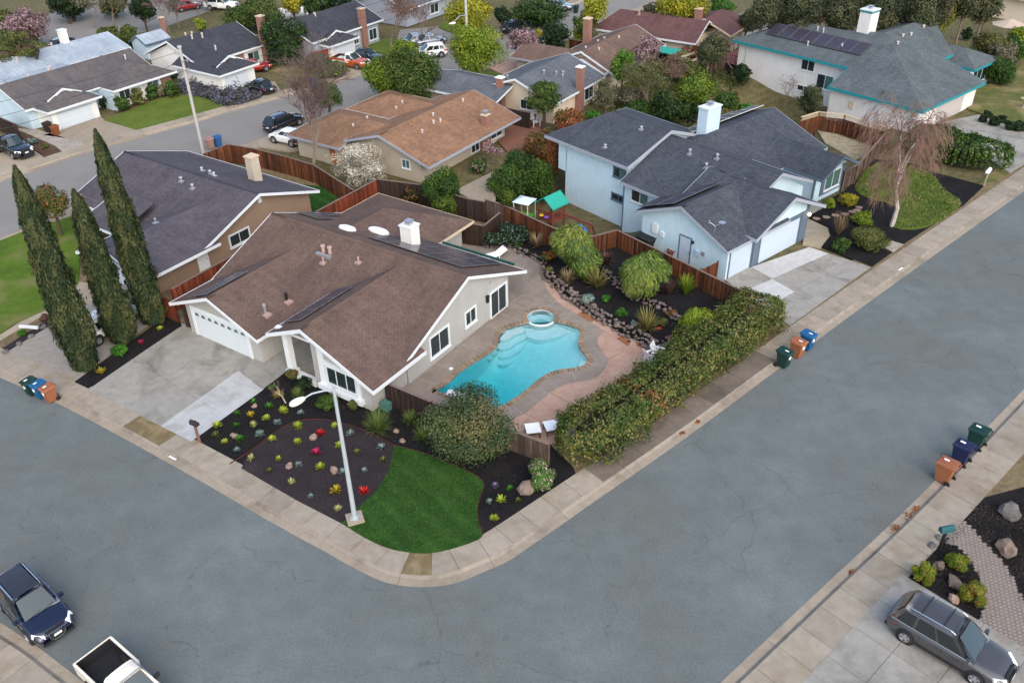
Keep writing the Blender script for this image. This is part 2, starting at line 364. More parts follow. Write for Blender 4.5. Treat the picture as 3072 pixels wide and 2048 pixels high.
KEEP = []
def pavement(name, path, side=1, gut=.42, kerb=.16, width=1.45, panel=1.6, far=False):
    """gutter pan, kerb and sidewalk along the edge of the asphalt; side=1: the lot lies to the left of travel"""
    if side < 0: path = path[::-1]
    path = resample(path, .4); KEEP.append(path)
    g = empty('gutter', (0, 0, 0)); g['kind'] = 'structure'; slabs(g, 'gutter_pan', path, 0, gut, -.05, .012, 'far_walk' if far else 'gutter', 4.8, .02)
    k = empty('kerb', (0, 0, 0)); k['kind'] = 'structure'; slabs(k, 'kerb_stone', path, gut + .003, gut + kerb, -.05, .03, 'far_walk' if far else 'kerb', 4.8, .016, zin=.142)
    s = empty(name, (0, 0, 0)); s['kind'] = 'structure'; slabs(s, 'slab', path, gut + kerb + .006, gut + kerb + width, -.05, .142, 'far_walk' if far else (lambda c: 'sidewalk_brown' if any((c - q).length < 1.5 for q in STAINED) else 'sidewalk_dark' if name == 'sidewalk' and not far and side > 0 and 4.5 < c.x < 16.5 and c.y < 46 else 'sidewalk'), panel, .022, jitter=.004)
    b = MB(); A, B = OFF(path, gut + kerb + .01), OFF(path, gut + kerb + width - .004); q = len(A)
    b.add([(p.x, p.y, .118) for p in A] + [(p.x, p.y, .118) for p in B], [(i, i + 1, q + i + 1, q + i) for i in range(q - 1)]); obj('joint_bed', b, 'joint', s)
    return path, OFF(path, gut + kerb + width)
main_px = [(0, 1132), (165, 1206), (330, 1292), (490, 1380), (620, 1453), (760, 1535), (870, 1597), (964, 1648), (1055, 1699), (1140, 1740), (1215, 1757), (1291, 1759), (1350, 1752), (1400, 1736), (1470, 1706), (1546, 1668), (1800, 1492), (2055, 1314), (2325, 1114), (2596, 914), (2830, 746), (3072, 574)]
main_s = ext(smooth_poly(pxs(main_px, 0), 6, False), 45, 60)
right_s = ext(smooth_poly(pxs([(2272, 1943), (2500, 1730), (2732, 1514), (2987, 1255), (3072, 1166)], 0), 4, False), 30, 60)
left_s = ext(smooth_poly(pxs([(0, 1866), (109, 1936), (163, 1977), (252, 2045)], 0), 4, False), 30, 40)
road = sheet('road', [*main_s, Vector((140, 20)), Vector((140, -30)), Vector((-120, -30)), Vector((-120, 60))], -.2, 0, 'asphalt')
main_path, main_in = pavement('sidewalk', main_s, 1)
right_path, right_in = pavement('sidewalk', right_s, -1, width=1.75)
left_path, left_in = pavement('sidewalk', left_s, -1, width=1.6)
# lots: the block on this side, the lot across the street, the lot at the lower left
LOT_OUT = [Vector((p.x, p.y)) for p in main_in[::3]] + [Vector((16.4, 49.2)), Vector((8.15, 59.4)), Vector((4.3, 58.9)), Vector((-.8, 64.6)), Vector((-24, 78)), Vector((-36, 62))]
# kerb of the house across: mulch bed and driveway on a raised lot
q = [Vector((p.x, p.y)) for p in right_in[::4]]
sheet('lot', q + [Vector((-10, -20)), Vector((110, -20)), Vector((110, 80))], -.2, .1, 'soil')
q = [Vector((p.x, p.y)) for p in left_in[::4]]
sheet('lot', q + [Vector((-100, 0)), Vector((0, -40))][::1], -.2, .1, 'aggregate')
# house numbers painted on the kerb
for px in (s1(1522, 1512), r8(1262, 1258)):
    c = P(*px, .1); ang = R(-33) if px[0] < 1500 else R(41.8)
    o = obj('painted_number_plate', MB().box(-.28, .28, -.06, .06, 0, .006), mat('white_paint', (.75, .75, .74)), None); o.location = (c.x, c.y, .146); o.rotation_euler = (0, 0, ang)
    tag(o, 'white painted rectangle on the kerb of the ' + ('corner house' if px[0] < 1500 else 'blue house driveway'), 'kerb marking')
# far street
near_px = [(0, 712), (221, 618), (430, 536), (612, 470), (760, 424), (1040, 325), (1240, 260), (1390, 212), (1560, 150), (1715, 98), (1860, 44), (1975, -4)]
far_px = [(0, 547), (293, 449), (545, 380), (800, 307), (1084, 228), (1230, 185)]
far2_px = [(1440, 130), (1560, 88), (1660, 45), (1760, 2)]
fn = ext(smooth_poly(pxs(near_px, 0), 4, False), 40, 60); ff = ext(smooth_poly(pxs(far_px, 0), 4, False), 40, 0); ff2 = ext(smooth_poly(pxs(far2_px, 0), 4, False), 0, 60)
sheet('road', fn + ff2[::-1] + [Vector(p[:2]) for p in pxs([(1330, 78), (1200, 90), (1190, 120)], 0)] + ff[::-1], -.02, .004, mat('asphalt_far', S(154, 150, 143, K), .9, .1, .3, 30))
pavement('sidewalk', fn, -1, panel=2.4, far=True); fp, ff_in = pavement('sidewalk', ff, 1, panel=2.4, far=True); pavement('sidewalk', ff2, 1, panel=2.4, far=True)
sheet('road', pxs([(60, 175), (125, 62), (175, 20), (330, -60), (760, -60), (640, 30), (470, 90), (300, 118), (190, 150), (150, 178)], 0), -.02, .02, 'asphalt_far')
sheet('road', pxs([(2150, 120), (2180, 60), (2290, 10), (2420, -30), (2560, -30), (2420, 60), (2300, 118)], 0), -.02, .02, 'asphalt_far')
# ------------------------------------------------------------ corner house: beds, lawn, drive
def quad_slabs(name, corners, rows, cols, m, z0=0., z1=.15, gap=.02, special={}, bed=True):
    """driveway poured in panels between four corner points (a-b along the street side, d-c at the house)"""
    a, b, c, d = [Vector(p[:2]) for p in corners]; g = empty(name, (0, 0, 0)); g['kind'] = 'structure'
    f = lambda s, t: (a + (b - a) * s) * (1 - t) + (d + (c - d) * s) * t
    for j in range(len(rows) - 1):
        for i in range(len(cols) - 1):
            w_ = (b - a).length; h_ = (d - a).length; gs, gt = gap / w_ / 2, gap / h_ / 2
            q = [f(cols[i] + gs, rows[j] + gt), f(cols[i + 1] - gs, rows[j] + gt), f(cols[i + 1] - gs, rows[j + 1] - gt), f(cols[i] + gs, rows[j + 1] - gt)]
            obj('slab', MB().prism(q, z0, z1 + rnd.uniform(-.004, .004)), special.get((j, i), m), g)
    if bed: obj('joint_bed', MB().prism([a, b, c, d], z0, z1 - .022), 'joint', g)
    return g
bed_px = [(560, 1312), (576, 1320), (640, 1272), (797, 1160), (850, 1120), (900, 1100), (1125, 1190), (1290, 1195), (1560, 1295), (1643, 1325), (1720, 1400), (1735, 1440), (1690, 1480), (1445, 1620), (1250, 1668), (1101, 1624), (1026, 1578), (760, 1434)]
sheet('mulch_bed', pxs(bed_px), 0, .135, 'mulch')
isl_px = [(724, 1404), (760, 1347), (862, 1275), (951, 1258), (1043, 1274), (1120, 1303), (1181, 1335), (1175, 1375), (1162, 1416), (1128, 1474), (1077, 1518), (1026, 1570), (890, 1500)]
isl = smooth_poly(pxs(isl_px[:12]), 6, False) + [Vector(P(*isl_px[12], .14)[:2])]
sheet('mulch_island', isl, 0, .15, 'mulch_brown')
lawn_px = [(1181, 1335), (1264, 1357), (1339, 1386), (1407, 1416), (1441, 1437), (1451, 1460), (1433, 1518), (1436, 1566), (1447, 1607), (1394, 1634), (1305, 1657), (1244, 1658), (1169, 1645), (1101, 1616), (1026, 1570)]
lawn_poly = smooth_poly(pxs(lawn_px), 5, False) + smooth_poly(pxs([(1077, 1518), (1128, 1474), (1162, 1416), (1175, 1375)]), 5, False)
sheet('lawn', lawn_poly, 0, .165, 'lawn')
# red bender-board edging round the island
e_ = MB(); bp = smooth_poly(pxs([(690, 1392), (760, 1347), (862, 1275), (951, 1258), (1043, 1274), (1120, 1303), (1181, 1335), (1264, 1357), (1339, 1386), (1407, 1416), (1441, 1437), (1451, 1460), (1433, 1518), (1436, 1566), (1447, 1607)]), 6, False)
bq = offs(bp, .028); n_ = len(bp)
e_.add([(p.x, p.y, .1) for p in bp] + [(p.x, p.y, .1) for p in bq] + [(p.x, p.y, .2) for p in bp] + [(p.x, p.y, .2) for p in bq], [(2 * n_ + i, 2 * n_ + i + 1, 3 * n_ + i + 1, 3 * n_ + i) for i in range(n_ - 1)] + [(i, i + 1, 2 * n_ + i + 1, 2 * n_ + i) for i in range(n_ - 1)] + [(n_ + i + 1, n_ + i, 3 * n_ + i, 3 * n_ + i + 1) for i in range(n_ - 1)])
tag(obj('bed_edging', e_, mat('edging', S(92, 46, 42, .6))), 'thin reddish bender board edging that curves round the lawn and mulch island', 'edging')
A_, B_, C_, D_ = P(*s1(775, 905), .14), P(*s1(1685, 1362), .14), P(*s1(2320, 905), .14), P(*s1(1585, 350), .14)
quad_slabs('driveway', (A_, B_, C_, D_), (0, .46, 1.0), (0, .38, .72, 1), 'drive', special={(0, 2): 'drive_new', (1, 2): 'drive_new'})
quad_slabs('entry_walk', (P(*s1(2090, 700), .14), P(*s1(2320, 905), .14), P(850, 1085, .14), P(*s1(2345, 640), .14)), (0, .5, 1), (0, .5, 1), 'drive', z1=.144)
sheet('driveway_apron', pxs([s1(1540, 380), s1(1590, 320), s1(1720, 330), s1(2349, 690), (860, 1080), (860, 1110), s1(2330, 900)]), 0, .128, 'drive')
sheet('mulch_strip', pxs([s1(655, 838), s1(778, 896), s1(1600, 345), s1(1560, 225), s1(1450, 270)]), 0, .16, 'mulch')
# ------------------------------------------------------------ back yard of the corner house
pA, pB, pC = reg(1260, 880, 3.92), reg(1400, 640, 3.92), reg(760, 1000, 3.92)
def loops_prism(mb, loops, z0, z1):
    """outline with holes, extruded"""
    vs = []; off = []
    for l in loops: off.append(len(vs)); vs += [Vector((p[0], p[1], 0)) for p in l]
    n = len(vs); tr = tessellate_polygon([[Vector((p[0], p[1], 0)) for p in l] for l in loops]); fs = []
    for t in tr:
        a, b, c = (vs[i].xy for i in t)
        t = t if (b - a).cross(c - a) > 0 else (t[0], t[2], t[1]); fs.append(tuple(n + i for i in t))
    for l, o in zip(loops, off):
        k = len(l); fs += [(o + i, o + (i + 1) % k, n + o + (i + 1) % k, n + o + i) for i in range(k)]
    return mb.add([(v.x, v.y, z0) for v in vs] + [(v.x, v.y, z1) for v in vs], fs)
WZ = .04; DZ = .15
water_px = [(190, 1150), (330, 1060), (470, 930), (620, 830), (800, 720), (890, 640), (925, 560), (932, 500), (985, 440), (1070, 405), (1180, 372), (1290, 352), (1420, 345), (1570, 342), (1720, 370), (1830, 410), (1888, 450), (1880, 510), (1860, 590), (1890, 670), (1955, 755), (1975, 805), (1930, 860), (1850, 885), (1700, 905), (1560, 935), (1430, 1000), (1320, 1090), (1200, 1190), (1080, 1270), (930, 1355), (840, 1390), (700, 1360), (480, 1260), (280, 1190)]
pool = [Vector(p[:2]) for p in smooth_poly([P(*pA(*q), WZ) for q in water_px], 4)]
if sum(a.x * b.y - b.x * a.y for a, b in zip(pool, pool[1:] + pool[:1])) < 0: pool = pool[::-1]
def coff(l, d):      # closed offset outwards (counter-clockwise loop)
    out = []; n = len(l)
    for i in range(n):
        t = (l[(i + 1) % n] - l[i - 1]).normalized(); out.append(l[i] + Vector((t.y, -t.x)) * d)
    return out
spa_c = Vector(P(*pA(1420, 292), WZ)[:2]); SPA_R = .93
deck_loop = [Vector(P(*q, DZ)[:2]) for q in [s2(1150, 1015), s2(1565, 1000), s3(150, 1285), s3(425, 1390), s3(900, 1250), s3(1500, 860), s3(1700, 660), s3(1560, 600), pB(2200, 1560), pB(1750, 1400), pB(1330, 1130), pB(1010, 870), pB(880, 690), pB(890, 600), pB(520, 400), pB(220, 395), r6(1830, 1035), r6(1700, 1060), (1330, 960), (1140, 1190)]]
hole = coff(pool, .30)
hole = [p if (p - spa_c).length > SPA_R + .3 else spa_c + (p - spa_c).normalized() * (SPA_R + .3) for p in hole]
spa_hole = [spa_c + Vector((math.cos(t), math.sin(t))) * (SPA_R + .28) for t in [2 * math.pi * i / 40 for i in range(40)]]
# union of pool and spa openings
def inside(p, l):
    c = False; n = len(l)
    for i in range(n):
        a, b = l[i], l[i - 1]
        if (a.y > p.y) != (b.y > p.y) and p.x < (b.x - a.x) * (p.y - a.y) / (b.y - a.y) + a.x: c = not c
    return c
h0 = coff(pool, .30); idx = [i for i, p in enumerate(h0) if (p - spa_c).length > SPA_R + .28]
arcs = [p for p in spa_hole if not inside(p, h0)]
k0 = [i for i, p in enumerate(h0) if (p - spa_c).length <= SPA_R + .28]
if k0:
    n_ = len(h0); st = k0[0] if not (0 in k0 and n_ - 1 in k0) else min(i for i in k0 if all(((i + d) % n_) in k0 or d > len(k0) for d in range(len(k0))))
    outer = [h0[(st + len(k0) + i) % n_] for i in range(n_ - len(k0))]
    last = outer[-1]; a0 = min(range(len(arcs)), key=lambda i: (arcs[i] - last).length); cand = arcs[a0:] + arcs[:a0]
    if len(cand) > 2 and (cand[1] - cand[0]).length > .5: cand = [cand[0]] + cand[:0:-1]
    hole = outer + cand
mb = MB(); dcen = sum(deck_loop, Vector((0, 0))) / len(deck_loop); loops_prism(mb, [LOT_OUT, [dcen + (p - dcen) * .97 for p in deck_loop]], -.2, .1); o = obj('lot', mb, 'soil'); o['kind'] = 'structure'
def terrain():
    mb = MB(); x0, x1, y0, y1 = -12, 48, 54, 132; st = 1.0; nx = int((x1 - x0) / st); ny = int((y1 - y0) / st)
    vs = [(x0 + i * st, y0 + j * st, -.03 + T(x0 + i * st, y0 + j * st)) for j in range(ny + 1) for i in range(nx + 1)]
    fs = [(j * (nx + 1) + i, j * (nx + 1) + i + 1, (j + 1) * (nx + 1) + i + 1, (j + 1) * (nx + 1) + i) for j in range(ny) for i in range(nx)]
    mb.add(vs, fs); B = 900
    for a, b, c, d in ((-B, B, y1, B * 1.5), (-B, x0, y0, y1), (x1, B, y0, y1)):
        mb.add([(a, c, -.03), (b, c, -.03), (b, d, -.03), (a, d, -.03)], [(0, 1, 2, 3)])
    gl = [[Vector(p) for p in ((-B, -B), (B, -B), (B, y0), (-B, y0))], [dcen + (p - dcen) * .9 for p in deck_loop]]; vs_ = [p for l in gl for p in l]; k = len(mb.v); mb.add([(p.x, p.y, -.03) for p in vs_], [])
    for t in tessellate_polygon([[Vector((p.x, p.y, 0)) for p in l] for l in gl]):
        a, b, c = (vs_[i] for i in t); t = t if (b - a).cross(c - a) > 0 else (t[0], t[2], t[1]); mb.f.append(tuple(k + i for i in t)); mb.uv.append(None)
    o = obj('ground', mb, 'ground', smooth=True); o['kind'] = 'structure'
terrain()
deck = empty('pool_deck', (0, 0, 0)); deck['kind'] = 'structure'
mb = MB(); loops_prism(mb, [deck_loop, hole], -.1, DZ); obj('deck_paving', mb, 'deck', deck)
pb_ = [pA(*q) for q in [(2140, 450), (2095, 520), (2090, 580), (2130, 660), (2180, 730), (2210, 775), (2195, 850), (2140, 930), (2060, 1000), (1940, 1030), (1820, 1045), (1720, 1070), (1620, 1110), (1540, 1160), (1450, 1230), (1350, 1320), (1240, 1410), (1120, 1460), (1040, 1500)]]
pink = smooth_poly([P(*q, DZ) for q in pb_], 3, False) + [Vector(P(*q, DZ)[:2]) for q in [s3(-150, 1200), s3(150, 1283), s3(425, 1386), s3(900, 1245), s3(1480, 860), s3(1680, 660), s3(1500, 590), s3(1200, 505)]]
obj('stamped_paving', MB().prism(pink, .1, DZ + .006), 'pink', deck)
band_o = smooth_poly([P(*pB(*q), DZ) for q in [(915, 785), (935, 870), (1000, 970), (1080, 1050), (1180, 1120), (1300, 1185), (1460, 1280), (1600, 1370), (1760, 1470), (1900, 1560)]] + [P(*s3(1195, 510), DZ), P(*s3(1330, 620), DZ)], 4, False)
band_i = offs(band_o, .55); n_ = len(band_o)
for i in range(0, n_ - 1, 4):
    j = min(i + 4, n_ - 1); k = i // 4
    obj('band_slab', MB().prism(band_o[i:j + 1] + band_i[i:j + 1][::-1], .1, DZ + .012), 'pink_stain' if k in (5, 8, 10) else 'pink', deck)
for a, b in (((10, 1010), (190, 1075)), ((200, 830), (350, 890)), ((480, 595), (740, 690)), ((780, 370), (900, 410)), ((930, 230), (1190, 320)), ((1070, 115), (1260, 190)), ((1785, 935), (1835, 1030)), ((1370, 1120), (1520, 1175)), ((1090, 1325), (1205, 1410)), ((2010, 840), (2180, 860)), ((1960, 670), (2110, 640)), ((1500, 160), (1620, 75)), ((1660, 310), (1790, 245)), ((1930, 420), (2140, 425)), ((1060, 110), (1230, 5))):
    p, q = (Vector(P(*pA(*x), DZ)[:2]) for x in (a, b)); t = (q - p).normalized() * .02; nn = Vector((-t.y, t.x))
    obj('expansion_joint', MB().prism([p - nn, q - nn, q + nn, p + nn], .12, DZ + .005), mat('joint_pale', S(186, 176, 164, K)), deck)
for a, b in (((2210, 775), (2352, 700)), ((1540, 1170), (1850, 1340)), ((1240, 1410), (1560, 1568)), ((1400, 1568), (1700, 1400))):
    p, q = (Vector(P(*pA(*x), DZ)[:2]) for x in (a, b)); t = (q - p).normalized() * .018; nn = Vector((-t.y, t.x))
    obj('saw_joint', MB().prism([p - nn, q - nn, q + nn, p + nn], .12, DZ + .010), mat('joint_dark', S(140, 108, 92, K)), deck)
# the pool itself
def watermat():
    m = bpy.data.materials.new('water'); m.use_nodes = True; MATS['water'] = m; nt = m.node_tree; nt.nodes.clear()
    out = N(nt, 'OutputMaterial'); tr = N(nt, 'BsdfTransparent'); gl = N(nt, 'BsdfGlossy'); gl.inputs['Roughness'].default_value = .03; fr = N(nt, 'Fresnel'); fr.inputs[0].default_value = 1.33
    p = pos(nt); n = noise_n(nt, p, 2.2, 3); bp_ = N(nt, 'Bump'); bp_.inputs['Strength'].default_value = .12; bp_.inputs['Distance'].default_value = .05; nt.links.new(n, bp_.inputs['Height']); nt.links.new(bp_.outputs[0], gl.inputs['Normal']); nt.links.new(bp_.outputs[0], fr.inputs['Normal'])
    mx = N(nt, 'MixShader'); nt.links.new(fr.outputs[0], mx.inputs[0]); nt.links.new(tr.outputs[0], mx.inputs[1]); nt.links.new(gl.outputs[0], mx.inputs[2]); nt.links.new(mx.outputs[0], out.inputs[0])
    va = N(nt, 'VolumeAbsorption'); va.inputs[0].default_value = (.0, .83, .87, 1); va.inputs[1].default_value = .56; nt.links.new(va.outputs[0], out.inputs[1])
watermat()
mat('plaster', (.74, .82, .82), .6, .1, 2.5, 6); mat('tile', S(70, 138, 150), .3, .2, 8, 30); mat('coping', S(168, 146, 122, K), .85, .2, 6, 30, objvar=.28)
PC = Vector(P(*pA(1400, 720), WZ)[:2]); dirv = (Vector(P(*pA(330, 1180), WZ)[:2]) - Vector(P(*pA(1750, 560), WZ)[:2])); DL = dirv.length; dirv.normalize(); D0 = Vector(P(*pA(1750, 560), WZ)[:2])
def depth(p, k):     # k: 1 at the wall, 0 at the middle
    s = (Vector(p[:2]) - D0).dot(dirv) / DL
    d = .62 + .3 * sst(0, .4, s) + 1.8 * sst(.34, .8, s); return WZ - d * (1 - .42 * k ** 5)
pl = empty('swimming_pool', (PC.x, PC.y, 0), 0, 'freeform swimming pool with turquoise water beside the grey corner house', 'pool')
L0 = lambda p: (p[0] - PC.x, p[1] - PC.y)
mb = MB(); n_ = len(pool); rings = [1.0, .93, .85, .72, .55, .36, .18]; vs = []
for r_ in rings: vs += [(*L0(PC + (p - PC) * r_), depth(PC + (p - PC) * r_, r_)) for p in pool]
vs.append((0, 0, depth(PC, 0))); fs = []
for i in range(len(rings) - 1): fs += [(i * n_ + k, i * n_ + (k + 1) % n_, (i + 1) * n_ + (k + 1) % n_, (i + 1) * n_ + k) for k in range(n_)]
fs += [((len(rings) - 1) * n_ + k, (len(rings) - 1) * n_ + (k + 1) % n_, len(rings) * n_) for k in range(n_)]
mb.add(vs, fs); obj('basin_floor', mb, 'plaster', pl, True)
def wallring(name, loop, z0, z1, m, parent, flip=False):
    n = len(loop); mb = MB(); mb.add([(*L0(p), z0) for p in loop] + [(*L0(p), z1) for p in loop], [((i + 1) % n, i, n + i, n + (i + 1) % n) for i in range(n)]); return obj(name, mb, m, parent, True)
wallring('basin_wall', pool, -2.4, WZ - .1, 'plaster', pl); wallring('tile_band', pool, WZ - .1, DZ - .02, 'tile', pl)
def step(name, pts, z, parent=pl, m='plaster'):
    q = smooth_poly([P(*pA(*x), WZ) for x in pts], 4); return obj(name, MB().prism([L0(p) for p in q], -2.2, z), m, parent)
step('step', [(1010, 430), (1090, 405), (1180, 376), (1225, 400), (1210, 432), (1110, 465), (1040, 515), (960, 528), (940, 505)], WZ - .16)
step('step', [(1010, 440), (1180, 380), (1250, 430), (1225, 480), (1120, 530), (1050, 580), (930, 592), (935, 520)], WZ - .40)
step('step', [(1010, 450), (1180, 390), (1270, 450), (1200, 555), (1120, 610), (1030, 655), (920, 650), (930, 540)], WZ - .64)
step('step', [(1010, 460), (1180, 400), (1270, 480), (1180, 610), (1120, 655), (1030, 710), (915, 705), (930, 560)], WZ - .85)
step('bench', [(1270, 370), (1420, 380), (1580, 345), (1700, 370), (1740, 410), (1640, 460), (1440, 500), (1300, 480), (1240, 440)], WZ - .30)
step('corner_seat', [(1880, 790), (1950, 760), (1972, 805), (1925, 855), (1865, 870)], WZ - .2)
# water body (closed, holds the absorbing volume)
mb = MB(); mb.prism([L0(coff(pool, -.004)[i]) for i in range(n_)], -2.6, WZ); obj('water', mb, 'water', pl)
# coping stones round the rim
rim_i, rim_o = coff(pool, -.02), coff(pool, .32); peri = 0; cum = [0]
for i in range(n_): peri += (pool[(i + 1) % n_] - pool[i]).length; cum.append(peri)
def at_len(l, s):
    s %= peri
    for i in range(n_):
        if s <= cum[i + 1]:
            t = (s - cum[i]) / max(1e-6, cum[i + 1] - cum[i]); return l[i].lerp(l[(i + 1) % n_], t)
s_ = 0; cs = random.Random(3)
while s_ < peri - .2:
    w_ = cs.uniform(.22, .42); g = .018
    if (at_len(pool, s_ + w_ / 2) - spa_c).length > SPA_R + .12:
        q = [at_len(rim_i, s_ + g), at_len(rim_i, s_ + w_ - g), at_len(rim_o, s_ + w_ - g), at_len(rim_o, s_ + g)]
        m_ = (q[0] + q[2]) / 2; q = [m_ + (p - m_) * cs.uniform(.93, 1.02) for p in q]
        obj('coping_stone', MB().prism([L0(p) for p in q], .02, DZ + cs.uniform(.012, .04)), 'coping', pl)
    s_ += w_
# the spa
sp = empty('spa', (spa_c.x, spa_c.y, 0), 0, 'round raised spa with pale plaster seat at the upper end of the pool', 'spa')
mb = MB(); mb.lathe([(SPA_R, .08), (SPA_R, -.25), (.5, -.30), (.46, -.34), (.44, -.62), (.02, -.66)], 40, caps=2); obj('spa_shell', mb, 'plaster', sp, False)
mb = MB(); mb.lathe([(SPA_R + .005, .02), (SPA_R + .005, .1), (SPA_R + .02, .11), (SPA_R + .02, .02)], 40, caps=0); obj('spa_tile', mb, 'tile', sp)
mb = MB(); mb.lathe([(SPA_R + .12, -1.2), (SPA_R + .12, .09), (SPA_R + .1, .11), (SPA_R, .11), (SPA_R, -.25)], 40, caps=0); obj('spa_rim', mb, mat('spa_plaster', (.58, .63, .62), .6, .05), sp)
mb = MB(); mb.lathe([(SPA_R - .006, -.8), (SPA_R - .006, .06)], 40); obj('spa_water', mb, 'water', sp)
for i in range(16):
    t = 2 * math.pi * i / 16; c = spa_c + Vector((math.cos(t), math.sin(t))) * (SPA_R + .2)
    if inside(c, pool): continue
    a0, a1 = t - .17, t + .17
    q = [(math.cos(x) * r_, math.sin(x) * r_) for x, r_ in ((a0, SPA_R + .02), (a1, SPA_R + .02), (a1, SPA_R + .3), (a0, SPA_R + .3))]
    obj('coping_stone', MB().prism(q, .05, .175 + cs.uniform(0, .03)), 'coping', sp)
# lid of the skimmer, set in the deck
c = P(*pA(365, 883), DZ); o = obj('skimmer_lid', MB().lathe([(.13, 0), (.13, .012), (.11, .018)], 20), 'white_paint'); o.location = (c.x, c.y, DZ); tag(o, 'round pale skimmer lid set in the deck between house and pool', 'lid')
# ------------------------------------------------------------ raised planter with rock walls
def rock_mesh(name, seed, s=(1, 1, .8)):
    r_ = random.Random(seed); bm = bmesh.new(); bmesh.ops.create_icosphere(bm, subdivisions=2 if name != 'rock' else 1, radius=.5)
    o_ = Vector((seed * 3.1, seed * 1.7, 0))
    for v in bm.verts:
        d = 1 + .55 * noise.noise(v.co * 2.4 + o_) + .22 * noise.noise(v.co * 6 + o_); v.co = Vector((v.co.x * s[0] * d, v.co.y * s[1] * d, v.co.z * s[2] * d))
    me = bpy.data.meshes.new(name); bm.to_mesh(me); bm.free(); return me
mat('lava_rock', S(138, 124, 117, K), .95, .35, 5, 25, bmp=.4, objvar=.35); mat('boulder', S(150, 132, 118, K), .9, .3, 3, 18, bmp=.4, objvar=.2); mat('boulder_grey', S(120, 118, 114, K), .9, .35, 3, 18, bmp=.4, objvar=.1); mat('boulder_pink', S(176, 150, 136, K), .9, .3, 4, 18, objvar=.2)
ROCKS = [rock_mesh('rock', i, (1, .85 + .06 * i, .7 + .05 * i)) for i in range(5)]
for m_ in ROCKS: m_.materials.append(MATS['lava_rock'])
def rock_wall(label, pts, rows, size, zb, z_step=.2):
    path = resample(smooth_poly(pts, 6, False), size * .92); c = path[0]; g = empty('rock_wall', (c.x, c.y, 0), 0, label, 'retaining wall'); rr = random.Random(len(path))
    for r_ in range(rows):
        for p in offs(path, r_ * size * .8):
            z = zb + z_step * r_ + rr.uniform(-.06, .08); s = size * rr.choice((.7, .85, 1.0, 1.15, 1.35)) * rr.uniform(.9, 1.1)
            child('rock', rr.choice(ROCKS), g, (p.x - c.x + rr.uniform(-.12, .12), p.y - c.y + rr.uniform(-.12, .12), z), rr.uniform(0, 6), (s * rr.uniform(.8, 1.35), s * rr.uniform(.7, 1.1), s * rr.uniform(.6, 1.05)))
low = [P(*pB(*q), .2) for q in [(905, 770), (1000, 840), (1080, 920), (1170, 990), (1330, 1100), (1450, 1190), (1600, 1290), (1750, 1380), (1900, 1460), (2060, 1540)]] + [P(*s3(1330, 545), .2), P(*s3(1530, 600), .2)]
rock_wall('long lava rock retaining wall along the pink paving band by the pool', low, 3, .30, .25)
up_ = [P(*pB(*q), .25) for q in [(215, 395), (330, 375), (430, 362), (530, 395), (610, 445), (700, 492), (800, 540), (885, 590), (880, 660), (905, 740)]]
rock_wall('low lava rock edge round the shrubs behind the patio', up_, 2, .26, .2)
mid = [P(*pB(*q), .55) for q in [(1600, 700), (1690, 770), (1760, 835), (1850, 915), (1945, 995)]] + [P(*s3(1430, 190), .55), P(*s3(1530, 275), .55), P(*s3(1640, 345), .55)]
rock_wall('upper row of lava rocks across the black mulch planter', mid, 2, .26, .5)
fence_line = [P(*r7(*q), 2.1) for q in [(0, 675), (590, 945), (780, 975), (1030, 910), (2245, 1500)]]
q = [Vector(p[:2]) for p in offs(smooth_poly(low, 3, False), .2)] + [Vector(P(*s3(1720, 640), .4)[:2]), Vector(P(*s3(2000, 500), .4)[:2]), Vector(P(*s3(2250, 130), .4)[:2])] + [Vector(p[:2]) for p in fence_line[::-1]]
q += [Vector(P(*r6(2040, 660), 2.1)[:2]), Vector(P(*pB(215, 380), .3)[:2])] + [Vector(p[:2]) for p in offs([Vector(p[:2]) for p in up_], .1)][1:-1]
sheet('planter_bed', q, 0, .42, 'mulch')
q = [Vector(p[:2]) for p in offs(smooth_poly(mid, 3, False), .15)] + [Vector(P(*s3(2250, 130), .7)[:2])] + [Vector(p[:2]) for p in fence_line[:0:-1]] + [Vector(P(*pB(1500, 600), .7)[:2])]
sheet('upper_planter_bed', q, .3, .66, 'mulch')
# ------------------------------------------------------------ house kit (local u, v, z)
PHI = R(-34.197); PH2 = R(-50)
shingle('roof_brown', S(110, 91, 83, .72), S(122, 102, 93, .72)); shingle('roof_purple', S(94, 90, 98, .68), S(106, 101, 108, .68)); shingle('roof_blue', S(78, 84, 94, .66), S(94, 99, 108, .66))
shingle('roof_teal', S(98, 108, 112, .66), S(116, 124, 126, .66)); shingle('roof_tan', S(150, 116, 92, .66), S(172, 134, 108, .66)); shingle('roof_grey', S(106, 112, 120, .66), S(120, 126, 132, .66))
shingle('roof_cocoa', S(124, 102, 92, .66), S(138, 114, 102, .66)); shingle('roof_wine', S(112, 82, 82, .66), S(126, 94, 92, .66)); shingle('roof_ash', S(106, 102, 102, .66), S(120, 114, 114, .66)); shingle('roof_slate', S(70, 72, 82, .66), S(84, 86, 94, .66))
shingle('roof_pale', S(176, 190, 204, .7), S(190, 202, 214, .7))
siding('wall_grey', S(164, 162, 157)); siding('wall_blue', S(190, 213, 223), .3); siding('wall_teal', S(216, 213, 208), .25); siding('wall_white', S(224, 222, 214), .3); siding('wall_ice', S(186, 206, 216), .3); siding('white_door', S(212, 220, 224), .53, False, .03)
mat('stucco_brown', S(140, 118, 98), .9, .08, .7, 25, bmp=.2); mat('stucco_tan', S(176, 164, 146), .9, .1, .6, 20, bmp=.2); mat('stucco_cream', S(206, 190, 166), .9, .08, .6, 20); mat('brick_red', S(146, 108, 95, .85), .9, .25, 6, 30); mat('panel_frame', S(96, 96, 102), .4, .1)
